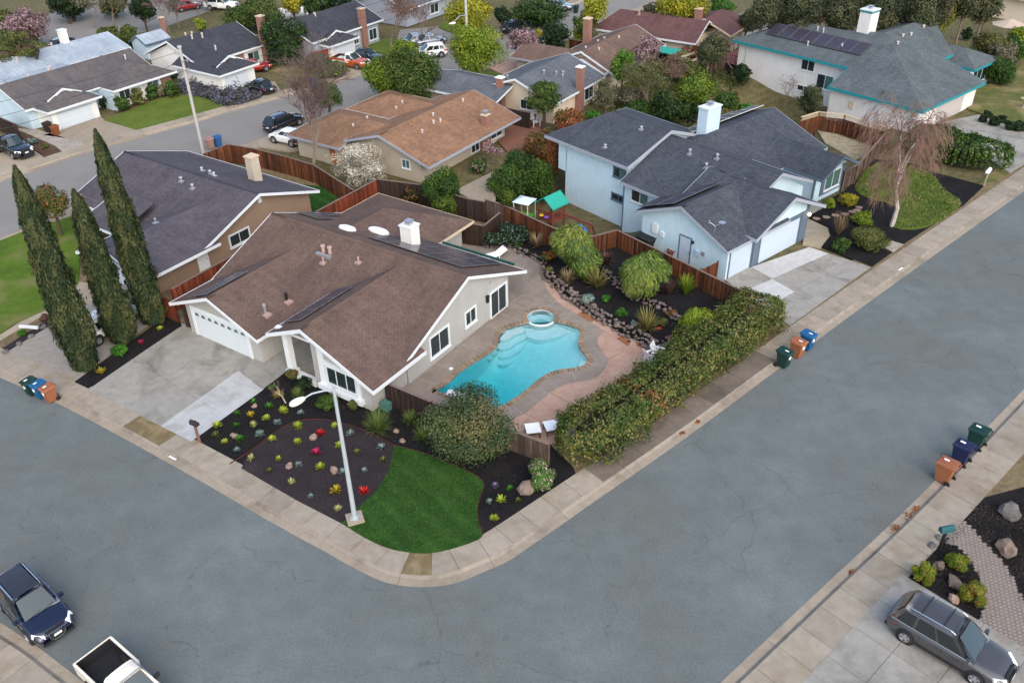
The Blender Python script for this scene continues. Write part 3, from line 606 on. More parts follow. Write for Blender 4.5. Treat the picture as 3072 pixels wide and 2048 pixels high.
mat('trim_white', (.64, .67, .68), .5, .05, 2, 20); mat('trim_slate', S(88, 102, 116), .6, .1); mat('trim_grey', S(150, 156, 166), .6, .08); mat('trim_teal', S(40, 128, 138), .5, .1); mat('trim_tan', S(196, 178, 150), .6, .1); mat('door_blue', S(176, 190, 204), .6, .05)
gloss('glass', (.02, .03, .032), .05, 0, 0, .6); gloss('glass_green', S(96, 132, 128, .6), .06, 0, 0, .6); mat('metal', S(170, 172, 176), .4, .1, metal=.6); mat('black', (.015, .015, .017), .5, .2); mat('vent_paint', S(196, 186, 180, .85), .6, .1); mat('terracotta', S(170, 142, 132, .9), .8, .15); mat('dome', (.82, .84, .85), .35, .04); mat('green_pipe', S(24, 66, 62), .4, .1)
def mk_solar():
    m, nt, b = nm('solar'); uv = N(nt, 'UVMap').outputs[0]; br = N(nt, 'TexBrick'); nt.links.new(uv, br.inputs[0]); br.offset = 0; br.inputs['Scale'].default_value = 1
    for k, v in (('Brick Width', .16), ('Row Height', .16), ('Mortar Size', .004)): br.inputs[k].default_value = v
    br.inputs['Color1'].default_value = (.034, .030, .042, 1); br.inputs['Color2'].default_value = (.044, .036, .052, 1); br.inputs['Mortar'].default_value = (.09, .085, .10, 1)  # faint purple of the reflected sky is put into the cell colours
    nt.links.new(br.outputs[0], b.inputs['Base Color']); b.inputs['Roughness'].default_value = .22; b.inputs['Specular IOR Level'].default_value = .45
mk_solar()
def gw(axis, a0, a1, c, zr, s0, s1, d0, d1, hip0=0, hip1=0):
    """planes of a gable or hip roof; ridge along axis at cross position c"""
    f = (lambda a, b, z: (a, b, z)) if axis == 'u' else (lambda a, b, z: (b, a, z)); out = []
    for sg, s, d in ((-1, s0, d0), (1, s1, d1)):
        if d <= 0: continue
        z = zr - s * d; p = [f(a0, c + sg * d, z), f(a1, c + sg * d, z), f(a1 - hip1, c, zr), f(a0 + hip0, c, zr)]
        out.append((p, [0] + ([1] if not hip1 else []) + ([3] if not hip0 else [])))
    if hip0: out.append(([f(a0, c + d1, zr - s1 * d1), f(a0, c - d0, zr - s0 * d0), f(a0 + hip0, c, zr)], [0]))
    if hip1: out.append(([f(a1, c + d1, zr - s1 * d1), f(a1, c - d0, zr - s0 * d0), f(a1 - hip1, c, zr)], [0]))
    return out
def roof(h, planes, m, trim, th=.12, fh=.2, ft=.035, name='roof'):
    mb = MB(); fb = MB()
    for pts, edges in planes:
        pts = [Vector(p) for p in pts]; n = (pts[1] - pts[0]).cross(pts[2] - pts[0]).normalized(); cen = sum(pts, Vector()) / len(pts)
        for k in edges:
            p, q = pts[k], pts[(k + 1) % len(pts)]; d = (q - p); hn = Vector((d.y, -d.x, 0))
            if hn.length < 1e-6: continue
            hn.normalize()
            if hn.dot(cen - p) > 0: hn = -hn
            e = d.normalized() * .02; a, b = p - e + hn * .002, q + e + hn * .002; up = Vector((0, 0, .025)); dn = Vector((0, 0, -fh)); o = hn * ft
            fb.hexa([a + dn, b + dn, b + o + dn, a + o + dn], [a + up, b + up, b + o + up, a + o + up])
        if n.z < 0: pts = pts[::-1]; n = -n
        hd = Vector((0, 0, 1)).cross(n); hd = hd.normalized() if hd.length > 1e-4 else Vector((1, 0, 0)); sd = n.cross(hd)
        uv = [((p.dot(hd)), p.dot(sd)) for p in pts]; k = len(pts); lo = [p - Vector((0, 0, th)) for p in pts]
        mb.add(pts + lo, [tuple(range(k)), tuple(range(k, 2 * k))[::-1]] + [(i, k + i, k + (i + 1) % k, (i + 1) % k) for i in range(k)], [uv, uv[::-1]] + [[(0, 0)] * 4] * k)
    r_ = obj(name, mb, m, h)
    if fb.v: obj('fascia', fb, trim, r_)
    return r_
def ridge_cap(r_, pts, m):
    for a, b in zip(pts, pts[1:]):
        a, b = Vector(a), Vector(b); d = (b - a).normalized(); s = d.cross(Vector((0, 0, 1))).normalized(); mb = MB(); up = Vector((0, 0, .035)); dn = Vector((0, 0, -.05))
        mb.add([a - s * .16 + dn, a + up, a + s * .16 + dn, b - s * .16 + dn, b + up, b + s * .16 + dn], [(0, 1, 4, 3), (1, 2, 5, 4), (0, 3, 5, 2), (0, 2, 1), (3, 4, 5)], [[(0, 0), (.1, 0), (.1, .1), (0, .1)]] * 3 + [[(0, 0)] * 3] * 2); obj('ridge_cap', mb, m, r_)
def walls(h, u0, u1, v0, v1, z0, z1, m, name='wall', gables=()):
    """box of walls; gables: (side, c, ztop) adds a triangle on top of that side"""
    mb = MB().box(u0, u1, v0, v1, z0, z1)
    for sd, c, zt in gables:
        t = .15
        if sd in ('u-', 'u+'):
            a, b = (u0, u0 + t) if sd == 'u-' else (u1 - t, u1); mb.add([(a, v0, z1), (a, v1, z1), (a, c, zt), (b, v0, z1), (b, v1, z1), (b, c, zt)], [(0, 2, 1), (3, 4, 5), (0, 1, 4, 3), (1, 2, 5, 4), (2, 0, 3, 5)])
        else:
            a, b = (v0, v0 + t) if sd == 'v-' else (v1 - t, v1); mb.add([(u0, a, z1), (u1, a, z1), (c, a, zt), (u0, b, z1), (u1, b, z1), (c, b, zt)], [(0, 1, 2), (3, 5, 4), (0, 3, 4, 1), (1, 4, 5, 2), (2, 5, 3, 0)])
    return obj(name, mb, m, h, boxuv=True)
FACE = {'v-': lambda p: (lambda a, z, d: (a, p - d, z)), 'v+': lambda p: (lambda a, z, d: (a, p + d, z)), 'u+': lambda p: (lambda a, z, d: (p + d, a, z)), 'u-': lambda p: (lambda a, z, d: (p - d, a, z))}
def fbox(mb, f, a0, a1, z0, z1, d0, d1):
    p = [f(a, z, d) for d in (d0, d1) for a, z in ((a0, z0), (a1, z0), (a1, z1), (a0, z1))]
    mb.add(p, [(0, 1, 2, 3), (7, 6, 5, 4), (0, 4, 5, 1), (1, 5, 6, 2), (2, 6, 7, 3), (3, 7, 4, 0)]); return mb
def window(h, face, p, a0, a1, z0, z1, mull=1, trim='trim_white', fw=.09, glass='glass', name='window', sill=True, alt=None):
    f = FACE[face](p); mb = MB()
    fbox(mb, f, a0, a1, z1 - fw, z1, .005, .07); fbox(mb, f, a0, a1, z0, z0 + fw, .005, .07); fbox(mb, f, a0, a0 + fw, z0 + fw, z1 - fw, .005, .07); fbox(mb, f, a1 - fw, a1, z0 + fw, z1 - fw, .005, .07)
    w_ = (a1 - a0) / (mull + 1)
    for i in range(mull): c = a0 + w_ * (i + 1); fbox(mb, f, c - .025, c + .025, z0 + fw, z1 - fw, .005, .05)
    o = obj(name, mb, trim, h)
    for i in range(mull + 1):
        b0, b1 = (a0 + fw if i == 0 else a0 + w_ * i + .025), (a1 - fw if i == mull else a0 + w_ * (i + 1) - .025)
        obj('pane', fbox(MB(), f, b0, b1, z0 + fw, z1 - fw, .004, .02), (alt or glass) if i == mull else glass, o)
    if sill: obj('sill', fbox(MB(), f, a0 - .04, a1 + .04, z0 - .07, z0 - .004, .005, .11), trim, o)
    return o
def door(h, face, p, a0, a1, z0, z1, m='trim_white', frame='trim_white', fw=.08, knob=True):
    f = FACE[face](p); mb = MB(); fbox(mb, f, a0 - fw, a0, z0, z1 + fw, .004, .07); fbox(mb, f, a1, a1 + fw, z0, z1 + fw, .004, .07); fbox(mb, f, a0, a1, z1, z1 + fw, .004, .07)
    o = obj('door', fbox(MB(), f, a0 + .004, a1 - .004, z0, z1 - .004, .004, .045), m, h); obj('door_frame', mb, frame, o)
    if knob: c = f(a1 - .1, z0 + .95, .045); e = f(a1 - .1, z0 + .95, .12); obj('handle', MB().tube(c, e, .03, .03, 8), 'black', o)
    return o
def garage_door(h, face, p, a0, a1, z0, z1, rows=4, m='white_door', trim='trim_white', arch=0, fw=.12, colw=5):
    f = FACE[face](p); fr = MB(); fbox(fr, f, a0 - fw, a0, z0, z1 + fw, .003, .06); fbox(fr, f, a1, a1 + fw, z0, z1 + fw, .003, .06); fbox(fr, f, a0, a1, z1, z1 + fw, .003, .06); g = obj('garage_door', fr, trim, h); rh = (z1 - z0) / rows
    for i in range(rows): obj('panel', fbox(MB(), f, a0 + .005, a1 - .005, z0 + rh * i + .006, z0 + rh * (i + 1) - .006, -.02, .03), m, g)
    for i in range(arch):
        w_ = (a1 - a0) / arch; c = a0 + w_ * (i + .5); r_ = w_ * .3; zc = z1 - rh * .8; mb = MB(); k = 8; vs = []
        for d in (.028, .036): vs += [f(c - r_, zc, d), f(c + r_, zc, d)] + [f(c + r_ * math.cos(math.pi * t / k), zc + .08 + r_ * .8 * math.sin(math.pi * t / k), d) for t in range(k + 1)]
        q = k + 3; mb.add(vs, [tuple(range(q, 2 * q)), tuple(range(q))[::-1]] + [(t, (t + 1) % q, q + (t + 1) % q, q + t) for t in range(q)]); obj('pane', mb, 'glass_green', g)
    return g
def vent(r_, u, v, z, hgt=.4, rad=.07, m='terracotta', cap=True, base=True):
    if m == 'dome': m = 'vent_paint'; rad *= .8; hgt *= .85
    mb = MB().tube((u, v, z - .15), (u, v, z + hgt), rad, rad, 8)
    if cap: mb.tube((u, v, z + hgt + .02), (u, v, z + hgt + .1), rad * 1.45, rad * 1.2, 8)
    o = obj('vent_pipe', mb, m, r_)
    if base: obj('vent_flashing', MB().box(u - .2, u + .2, v - .2, v + .2, z - .08, z + .05), 'metal' if m != 'terracotta' else m, r_)
def chimney(h, u0, u1, v0, v1, z0, z1, m, capm='trim_white', pot=True, band=None):
    c = obj('chimney', MB().box(u0, u1, v0, v1, z0, z1), m, h, boxuv=True); obj('chimney_cap', MB().box(u0 - .07, u1 + .07, v0 - .07, v1 + .07, z1 + .002, z1 + .1), capm, c)
    um, vm = (u0 + u1) / 2, (v0 + v1) / 2
    if pot: obj('flue', MB().box(um - .2, um + .2, vm - .2, vm + .2, z1 + .1, z1 + .3).box(um - .26, um + .26, vm - .26, vm + .26, z1 + .36, z1 + .42).box(um - .1, um + .1, vm - .1, vm + .1, z1 + .3, z1 + .36), 'metal', c)
    if band: obj('band', MB().box(u0 - .03, u1 + .03, v0 - .03, v1 + .03, z1 - .22, z1 - .05), band, c)
    return c
def solar(r_, o, eu, ev, nu, nv, wu, wv, lift=.13, gap=.03, frame='panel_frame'):
    """array of panels; o: corner on the roof, eu / ev: directions in the roof plane"""
    eu, ev = Vector(eu).normalized(), Vector(ev).normalized(); n = eu.cross(ev)
    if n.z < 0: n = -n
    mt = Matrix((eu, ev, n)).transposed().to_4x4(); me = MB(); b = .035
    me.add([(0, 0, -.04), (wu, 0, -.04), (wu, wv, -.04), (0, wv, -.04), (0, 0, 0), (wu, 0, 0), (wu, wv, 0), (0, wv, 0), (b, b, 0), (wu - b, b, 0), (wu - b, wv - b, 0), (b, wv - b, 0)],
           [(8, 9, 10, 11), (4, 5, 9, 8), (5, 6, 10, 9), (6, 7, 11, 10), (7, 4, 8, 11), (0, 1, 5, 4), (1, 2, 6, 5), (2, 3, 7, 6), (3, 0, 4, 7), (3, 2, 1, 0)], [[(0, 0), (wu, 0), (wu, wv), (0, wv)]] + [[(0, 0)] * 4] * 9)
    m = me.mesh('solar_panel'); m.materials.append(MATS['solar']); m.materials.append(MATS[frame])
    for pl_ in m.polygons: pl_.material_index = 0 if pl_.index == 0 else 1
    for i in range(nu):
        for j in range(nv):
            p = Vector(o) + eu * (i * (wu + gap)) + ev * (j * (wv + gap)) + n * lift
            x = bpy.data.objects.new('solar_panel', m); COL.objects.link(x); x.parent = r_; x.matrix_local = Matrix.Translation(p) @ mt
    rails = MB()
    for j in range(nv):
        for t in (.25, .75):
            p = Vector(o) + ev * (j * (wv + gap) + wv * t) + n * (lift - .08); q = p + eu * (nu * (wu + gap)); rails.tube(p, q, .025, .025, 4)
    obj('mounting_rail', rails, 'black', r_)
def house(name, label, o, ang, cat='house', group=None): return empty(name, (o[0], o[1], o[2]), ang, label, cat, group)
# ------------------------------------------------------------ the corner house
h = house('corner_house', 'grey single-storey corner house with brown shingle roof and white trim beside the pool', (-8.25, 40.085, .15), PHI)
s_ = .41
rf = roof(h, gw('u', -17.0, .5, 9.2, 4.75, s_, s_, 6.6, 6.7), 'roof_brown', 'trim_white')
rg = roof(h, [([(-16.9, -.6, 2.25), (-12.75, -.6, 3.95), (-12.75, 7.6, 3.95), (-16.9, 3.4, 2.25)], [0, 3]), ([(-12.75, -.6, 3.95), (-8.6, -.6, 2.25), (-8.6, 3.4, 2.25), (-12.75, 7.6, 3.95)], [0, 1])], 'roof_brown', 'trim_white')
rF = roof(h, [([(-7.7, -.5, 3.03), (-4.6, -.5, 4.4), (-4.6, 8.7, 4.4), (-7.7, 5.6, 3.03)], [0, 3]), ([(-4.6, -.5, 4.4), (.72, -.5, 2.05), (.72, 4.3, 2.05), (.3, 4.3, 2.235), (-4.6, 8.7, 4.4)], [0, 1])], 'roof_brown', 'trim_white', fh=.24)
rw = roof(h, gw('v', 10.6, 20.3, -12.05, 3.75, .36, .36, 4.85, 4.85, 0, 4.6)[0:3], 'roof_brown', 'trim_tan')
ridge_cap(rf, [(-17, 9.2, 4.76), (.5, 9.2, 4.76)], 'roof_brown'); ridge_cap(rg, [(-12.75, -.6, 3.96), (-12.75, 7.2, 3.96)], 'roof_brown'); ridge_cap(rF, [(-4.6, -.5, 4.41), (-4.6, 8.3, 4.41)], 'roof_brown'); ridge_cap(rw, [(-12.05, 11.4, 3.76), (-12.05, 15.7, 3.76)], 'roof_brown')
walls(h, -16.4, .1, 3.2, 14.2, -.15, 2.25, 'wall_grey', gables=(('u+', 9.2, 4.55), ('u-', 9.2, 4.55)))
walls(h, -16.2, -7.9, 14.1, 19.6, -.15, 2.0, 'wall_grey'); walls(h, -16.1, -9.2, 0, 4, -.15, 2.35, 'wall_grey', gables=(('v-', -12.75, 3.75),))
mb = MB(); q = [(-4.5, -.15), (0, -.15), (0, 2.25), (-4.5, 4.2)]; mb.add([(u, v, z) for v in (0, 4.25) for u, z in q], [(0, 1, 2, 3), (7, 6, 5, 4), (0, 4, 5, 1), (1, 5, 6, 2), (2, 6, 7, 3), (3, 7, 4, 0)]); obj('wall', mb, 'wall_grey', h, boxuv=True)
mb = MB(); mb.add([(u, v, z) for v in (2.6, 4.2) for u, z in ((-7.6, -.15), (-4.5, -.15), (-4.5, 4.2), (-7.6, 2.9))], [(0, 1, 2, 3), (7, 6, 5, 4), (0, 4, 5, 1), (1, 5, 6, 2), (2, 6, 7, 3), (3, 7, 4, 0)]); obj('wall', mb, 'wall_grey', h, boxuv=True)
door(h, 'v-', 2.6, -6.9, -5.9, 0, 2.05, 'black', 'trim_white'); obj('porch_floor', MB().box(-9.2, -4.5, .1, 3.2, -.15, .01), 'drive', h)
for u in (-6.75,):
    c = obj('porch_column', MB().box(u - .2, u + .2, .0, .4, .35, 3.15), 'trim_white', h); obj('plinth', MB().box(u - .32, u + .32, -.12, .52, -.15, .35), 'trim_white', c); obj('capital', MB().box(u - .27, u + .27, -.07, .47, 3.02, 3.14), 'trim_white', c)
obj('porch_beam', MB().box(-7.5, -4.6, .05, .35, 3.14, 3.3), 'trim_white', h); obj('porch_ledge', MB().box(-6.4, -4.5, -.1, .45, -.15, .22), 'trim_white', h)
window(h, 'v-', 0, -3.45, -1.05, .72, 2.06, 2, glass='glass', sill=False)
tr_ = MB(); f = FACE['v-'](0)
for a0, a1, z0, z1, d in ((-3.95, -3.5, .3, 3.75, .1), (-1.0, -.72, .3, 2.5, .1), (-3.5, -1.0, 2.09, 2.36, .1), (-4.05, -.55, .28, .62, .3), (-3.5, -1, .0, .28, .06)): fbox(tr_, f, a0, a1, z0, z1, .004, d)
obj('window_surround', tr_, 'trim_white', h)
garage_door(h, 'v-', 0, -15.35, -10.35, -.12, 2.0, 4, arch=8, fw=.25)
window(h, 'u+', .1, 5.35, 7.42, .5, 2.15, 1, fw=.14); window(h, 'u+', .1, 9.08, 10.36, .82, 2.02, 1, fw=.12); window(h, 'u+', .1, 11.92, 13.98, -.1, 2.05, 1, fw=.15, sill=False, name='sliding_door')
lm = obj('wall_lamp', MB().box(.105, .28, 11.5, 11.66, 1.55, 2.0), 'black', h); obj('lamp_cap', MB().box(.105, .32, 11.46, 11.7, 2.004, 2.05), 'black', lm)
obj('wall_vent', MB().box(.105, .13, 12.0, 12.2, 2.7, 2.95), 'wall_grey', h); obj('hose_bib', MB().tube((.1, 8.75, .3), (.25, 8.75, .25), .04).box(.15, .3, 7.9, 8.1, -.05, .12), 'metal', h)
cm = chimney(h, -7.75, -6.75, 12.4, 13.3, 2.2, 4.75, 'wall_white')
zf = lambda v: 4.75 - s_ * (9.2 - v); zb = lambda v: 4.75 - s_ * (v - 9.2)
for u, v, hh, m_ in ((-10.55, 7.65, .42, 'terracotta'), (-9.98, 7.7, .42, 'terracotta')): vent(rf, u, v, zf(v), hh, .13, m_, base=False)
obj('vent_flashing', MB().box(-10.95, -9.65, 7.25, 7.5, zf(7.3) - .02, zf(7.4) + .1), 'metal', rf); vent(rf, -9.9, 6.9, zf(6.9), .3, .06, 'terracotta'); vent(rf, -7.46, 7.75, zf(7.75), .3, .06, 'terracotta')
for u, v, m_ in ((-9.9, 3.3, 'black'), (-9.9, 1.45, 'metal')): z_ = 3.95 - .41 * (u + 12.75); vent(rg, u, v, z_, .5, .09, m_, cap=m_ == 'metal', base=False); obj('vent_flashing', MB().box(u + .05, u + .45, v - .35, v + .15, z_ - .16, z_ - .02), 'terracotta', rg)
def dome(r_, u, v, z, a, b, hh, sl=-.41):
    bm = bmesh.new(); bmesh.ops.create_uvsphere(bm, u_segments=20, v_segments=10, radius=1)
    for w_ in bm.verts:
        x, y, z_ = w_.co; e_ = .55; x = math.copysign(abs(x) ** e_, x) * a; y = math.copysign(abs(y) ** e_, y) * b; w_.co = Vector((u + x, v + y, z + z_ * hh + sl * y))
    me = bpy.data.meshes.new('skylight'); bm.to_mesh(me); bm.free(); obj('skylight', me, 'dome', r_, True)
dome(rf, -11.75, 11.3, zb(11.3) + .05, .55, .5, .32); dome(rf, -10.65, 13.3, zb(13.3) + .05, .75, .55, .4)
solar(rf, (-9.4, 10.75, zb(10.75)), (1, 0, 0), (0, 1, -s_), 5, 3, 1.62, 1.62); solar(rf, (-16.85, 11.3, zb(11.3)), (1, 0, 0), (0, 1, -s_), 2, 1, 1.05, 1.75); solar(rf, (-16.7, 13.3, zb(13.3)), (1, 0, 0), (0, 1, -s_), 1, 1, 1.0, 1.5)
solar(rF, (-7.35, .75, 4.4 + .442 * (-7.35 + 4.6)), (0, 1, 0), (1, 0, .442), 3, 1, 1.55, 1.6); solar(rg, (-14.6, -.2, 3.95 + .41 * (-14.6 + 12.75)), (0, 1, 0), (1, 0, .41), 2, 1, 1.75, 1.45)
obj('gutter_pipe', MB().tube((-6.9, 16.0, 2.12), (-.6, 16.0, 2.12), .1, .1, 10), 'green_pipe', rf)
# ------------------------------------------------------------ brown neighbour on the left
h = house('brown_house', 'brown stucco house with purple-grey shingle roof behind the three cypresses', (-25.64, 53.85, .15), PHI)
rf = roof(h, gw('u', -15.9, .75, 10.3, 4.15, .36, .34, 6.0, 6.1), 'roof_purple', 'trim_white')
rg = roof(h, [([(-7.0, -1, 2.05), (-3.2, -1, 3.3), (-3.2, 8.6, 3.3), (-7.0, 5.2, 2.05)], [0, 3]), ([(-3.2, -1, 3.3), (.95, -1, 2.0), (.95, 5.7, 2.0), (.55, 5.7, 2.12), (-3.2, 8.6, 3.3)], [0, 1])], 'roof_purple', 'trim_white')
ridge_cap(rf, [(-15.9, 10.3, 4.16), (.75, 10.3, 4.16)], 'roof_slate'); ridge_cap(rg, [(-3.2, -1, 3.31), (-3.2, 7.8, 3.31)], 'roof_purple')
rp_ = roof(h, [([(-11.2, 2.2, 2.15), (-6.6, 2.2, 2.15), (-6.6, 6, 3.3), (-11.2, 6, 3.3)], [0, 3])], 'roof_purple', 'trim_white')
walls(h, -15.4, 0, 5.0, 15.9, -.15, 2.25, 'stucco_brown', gables=(('u+', 10.3, 3.95), ('u-', 10.3, 3.95))); walls(h, -6.6, -.02, -.2, 5.2, -.15, 2.02, 'stucco_brown', gables=(('v-', -3.2, 3.1),))
window(h, 'u+', 0, 7.15, 9.25, .58, 1.68, 1, fw=.13); door(h, 'u+', -.02, 4.15, 4.98, -.12, 1.72); garage_door(h, 'v-', -.2, -4.7, -.9, -.12, 2.0, 4)
c = obj('porch_column', MB().box(-6.75, -6.4, -.9, -.6, -.1, 1.95), 'trim_white', h); obj('plinth', MB().box(-6.85, -6.3, -1.0, -.5, -.15, .2), 'trim_white', c)
obj('gable_vent', MB().box(.005, .05, 10.6, 10.95, 3.05, 3.5), 'trim_white', h)
chimney(h, -4.2, -3.4, 13.4, 14.2, 2.5, 5.0, 'stucco_tan', 'trim_tan', pot=False)
for u, v, m_ in ((-7.6, 11.6, 'dome'), (-6.2, 11.3, 'metal'), (-5.6, 11.2, 'dome'), (-7.2, 9.2, 'metal'), (-5.5, 8.9, 'metal')): vent(rf, u, v, 4.15 - .35 * abs(v - 10.3), .3, .11, m_)
for v in (1.8, 4.0): vent(rg, -3.9, v, 3.1, .3, .07, 'metal')
# ------------------------------------------------------------ tan-roofed house
h = house('tan_house', 'single-storey house with speckled tan shingle roof and tan stucco walls', (-7.31, 73.99, .15), PHI)
rf = roof(h, gw('v', -1.7, 13.1, -4.1, 3.8, .31, .33, 4.4, 5.6), 'roof_tan', 'trim_grey')
ridge_cap(rf, [(-4.1, -1.7, 3.81), (-4.1, 13.1, 3.81)], 'roof_tan')
r1_ = roof(h, [([(-15.2, -2.6, 1.98), (-8.3, -2.6, 1.98), (-8.3, -.8, 2.52), (-5.6, 1.8, 3.3), (-12.2, 1.8, 3.3)], [0, 1]), ([(-15.2, 5.0, 2.34), (-15.2, -2.6, 1.98), (-12.2, 1.8, 3.3)], [0]), ([(-15.2, 5.0, 2.34), (-12.2, 1.8, 3.3), (-5.6, 1.8, 3.3), (-7.0, 5.0, 2.34)], [3])], 'roof_tan', 'trim_grey'); r2_ = roof(h, gw('u', -14.6, -4.8, 8.7, 3.3, .3, .3, 3.4, 3.2, 3.0, 0), 'roof_tan', 'trim_tan')
walls(h, -8.0, .0, -1.0, 12.4, -.15, 2.1, 'stucco_tan', gables=(('v-', -4.1, 3.6), ('v+', -4.1, 3.6))); walls(h, -14.4, -8.0, -2.0, 4.6, -.15, 2.0, 'stucco_tan'); walls(h, -14.0, -8.0, 5.9, 11.4, -.15, 2.0, 'stucco_cream')
window(h, 'v-', -1.0, -2.2, -1.2, .9, 1.8, 1, glass='glass_green'); window(h, 'u+', 0, 1.6, 2.8, .9, 1.8, 1); window(h, 'u+', 0, 5.4, 6.2, .9, 1.8, 0); obj('brick_pier', MB().box(.005, .3, 8.1, 9.6, -.1, 2.0), 'brick_red', h); window(h, 'u+', 0, 6.6, 8.0, 0, 1.95, 1, sill=False, name='patio_door'); window(h, 'u+', 0, 9.9, 11.9, .3, 1.95, 1)
door(h, 'v-', -2.0, -10.2, -9.3, -.12, 1.9, mat('wood_door', S(150, 92, 52)), 'trim_tan'); chimney(h, .1, .7, 8.3, 8.95, 1.6, 3.35, 'brick_red', 'trim_tan', pot=True)
for u, v in ((-2.2, 2.2), (-3.4, 5.4), (-2.6, 4.4), (-2.4, 5.2), (-3.4, 10.2)): vent(rf, u, v, 3.8 - .32 * abs(u + 4.1), .22, .12, 'dome', base=False)
for r_, v in ((r1_, .6), (r1_, 2.6), (r2_, 7.9), (r2_, 6.9)): vent(r_, -9.3, v, 3.3 - .3 * abs(v - (1.8 if r_ is r1_ else 8.7)), .18, .12, 'dome', base=False)
# ------------------------------------------------------------ pale blue split-level house
h = house('blue_house', 'pale blue split-level house with dark slate roof and double garage facing the side street', (4.646, 66.616, .15), PH2)
ru = roof(h, gw('u', -6.9, 3.15, 9.25, 5.5, .345, .345, 5.25, 5.25, 3.5, 0), 'roof_blue', 'trim_grey', fh=.26)
rm = roof(h, gw('u', 2.95, 14.2, 9.3, 5.12, .43, .43, 5.9, 4.6), 'roof_blue', 'trim_grey', fh=.22)
rp = roof(h, gw('v', 9.6, 22.4, 4.3, 4.6, .33, .36, 4.6, 5.9), 'roof_blue', 'trim_grey')
rr = roof(h, gw('u', 7.6, 14.0, 18.6, 3.85, .47, .47, 2.8, 2.8), 'roof_blue', 'trim_slate')
rs = roof(h, gw('v', .1, 7.6, 12.0, 4.5, .43, .43, 4.5, 4.5), 'roof_blue', 'trim_grey'); rt_ = roof(h, gw('u', 9.0, 16.95, 7.1, 4.7, .45, .45, 4.3, 4.5), 'roof_blue', 'trim_grey', fh=.24)
ridge_cap(rm, [(3.2, 9.3, 5.13), (14.2, 9.3, 5.13)], 'roof_blue'); ridge_cap(rs, [(12, .1, 4.51), (12, 6.4, 4.51)], 'roof_blue'); ridge_cap(rt_, [(10, 7.1, 4.71), (16.95, 7.1, 4.71)], 'roof_blue'); ridge_cap(ru, [(-6.9, 4, 3.70), (-3.4, 9.25, 5.51), (3.15, 9.25, 5.51)], 'roof_blue')
walls(h, -4.75, 2.85, 4.6, 13.8, -4.2, 3.6, 'wall_blue'); walls(h, -5.7, -4.6, 4.6, 13.5, .75, 3.5, 'wall_blue'); walls(h, 2.85, 13.6, 4.0, 13.6, -4.2, 2.6, 'wall_blue', gables=(('u+', 9.3, 4.9),))
mb = MB(); mb.add([(u, v, z) for u in (2.6, 2.85) for v, z in ((4.6, 2.6), (13.6, 2.6), (13.6, 3.8), (9.25, 5.35), (4.6, 3.75))], [(0, 1, 2, 3, 4), (9, 8, 7, 6, 5)]); obj('wall', mb, 'wall_blue', h, boxuv=True)
walls(h, .3, 9.8, 13.5, 22.0, -2.5, 2.5, 'wall_blue'); walls(h, 9.0, 13.0, 16.4, 21.0, -.15, 2.5, 'wall_blue', gables=(('u+', 18.7, 3.6),))
walls(h, 8.0, 16.2, .65, 5.0, -.15, 2.6, 'wall_blue', gables=(('v-', 12.1, 4.3),)); walls(h, 8.0, 16.22, 4.0, 10.6, -.15, 2.7, 'wall_blue', gables=(('u+', 7.2, 4.4),))
window(h, 'v-', 4.6, 1.08, 2.55, 2.15, 3.25, 1, 'trim_slate', alt='glass_green'); window(h, 'v-', 4.6, 1.0, 2.65, .03, .68, 1, 'trim_slate'); window(h, 'v-', 4.0, 3.75, 5.7, 1.0, 2.1, 1, 'trim_white', alt='glass_green')
window(h, 'u+', 13.0, 17.95, 20.3, .55, 2.2, 1, 'trim_white', glass='glass_green'); fb_ = MB(); f = FACE['u+'](13.0); fbox(fb_, f, 17.4, 17.9, .3, 2.4, .004, .08); fbox(fb_, f, 20.35, 20.85, .3, 2.4, .004, .08); fbox(fb_, f, 17.9, 20.35, .3, .5, .004, .08); obj('window_surround', fb_, 'trim_slate', h)
door(h, 'v-', .65, 11.85, 12.85, -.12, 2.0, 'door_blue', 'trim_slate')
for a0, a1, z0, z1, m_ in ((9.15, 9.65, 1.25, 2.0, 'trim_white'), (9.95, 10.3, 1.2, 1.6, 'trim_white'), (13.4, 13.8, .95, 1.35, 'door_blue'), (14.0, 14.2, 1.15, 1.45, 'metal')): obj('meter_box', fbox(MB(), FACE['v-'](.65), a0, a1, z0, z1, .004, .14), m_, h)
obj('wall_lamp', fbox(MB(), FACE['v-'](.65), 13.0, 13.14, 1.75, 1.95, .004, .16), 'black', h)
garage_door(h, 'u+', 16.2, .95, 3.45, -.12, 2.1, 4, m='door_blue', trim='trim_slate'); garage_door(h, 'u+', 16.22, 4.5, 9.4, -.12, 2.15, 4, m='door_blue', trim='trim_slate')
pm = MB(); f = FACE['u+'](16.22); fbox(pm, f, 9.55, 10.15, -.1, 2.5, .004, .09); fbox(pm, f, 3.6, 4.3, -.1, 2.3, .004, .09); fbox(pm, f, 10.15, 10.5, -.1, 3.0, .004, .06); fbox(pm, f, 4.4, 9.55, 2.3, 2.5, .004, .08); obj('trim_boards', pm, 'trim_slate', h)
def emis(name, c, s):
    m, nt, b = nm(name); b.inputs['Emission Color'].default_value = (*c, 1); b.inputs['Emission Strength'].default_value = s; b.inputs['Base Color'].default_value = (*c, 1)
emis('lamp_glow', (1, .72, .32), 3.0)
obj('porch_light', MB().lathe([(.05, -.12), (.11, -.06), (.11, .1), (.04, .16)], 10, (16.42, 10.37, 2.1)), 'lamp_glow', h)
pp = MB()
for u, v in ((14.1, 11.7), (13.2, 16.0)): pp.box(u - .08, u + .08, v - .08, v + .08, -.1, 2.6)
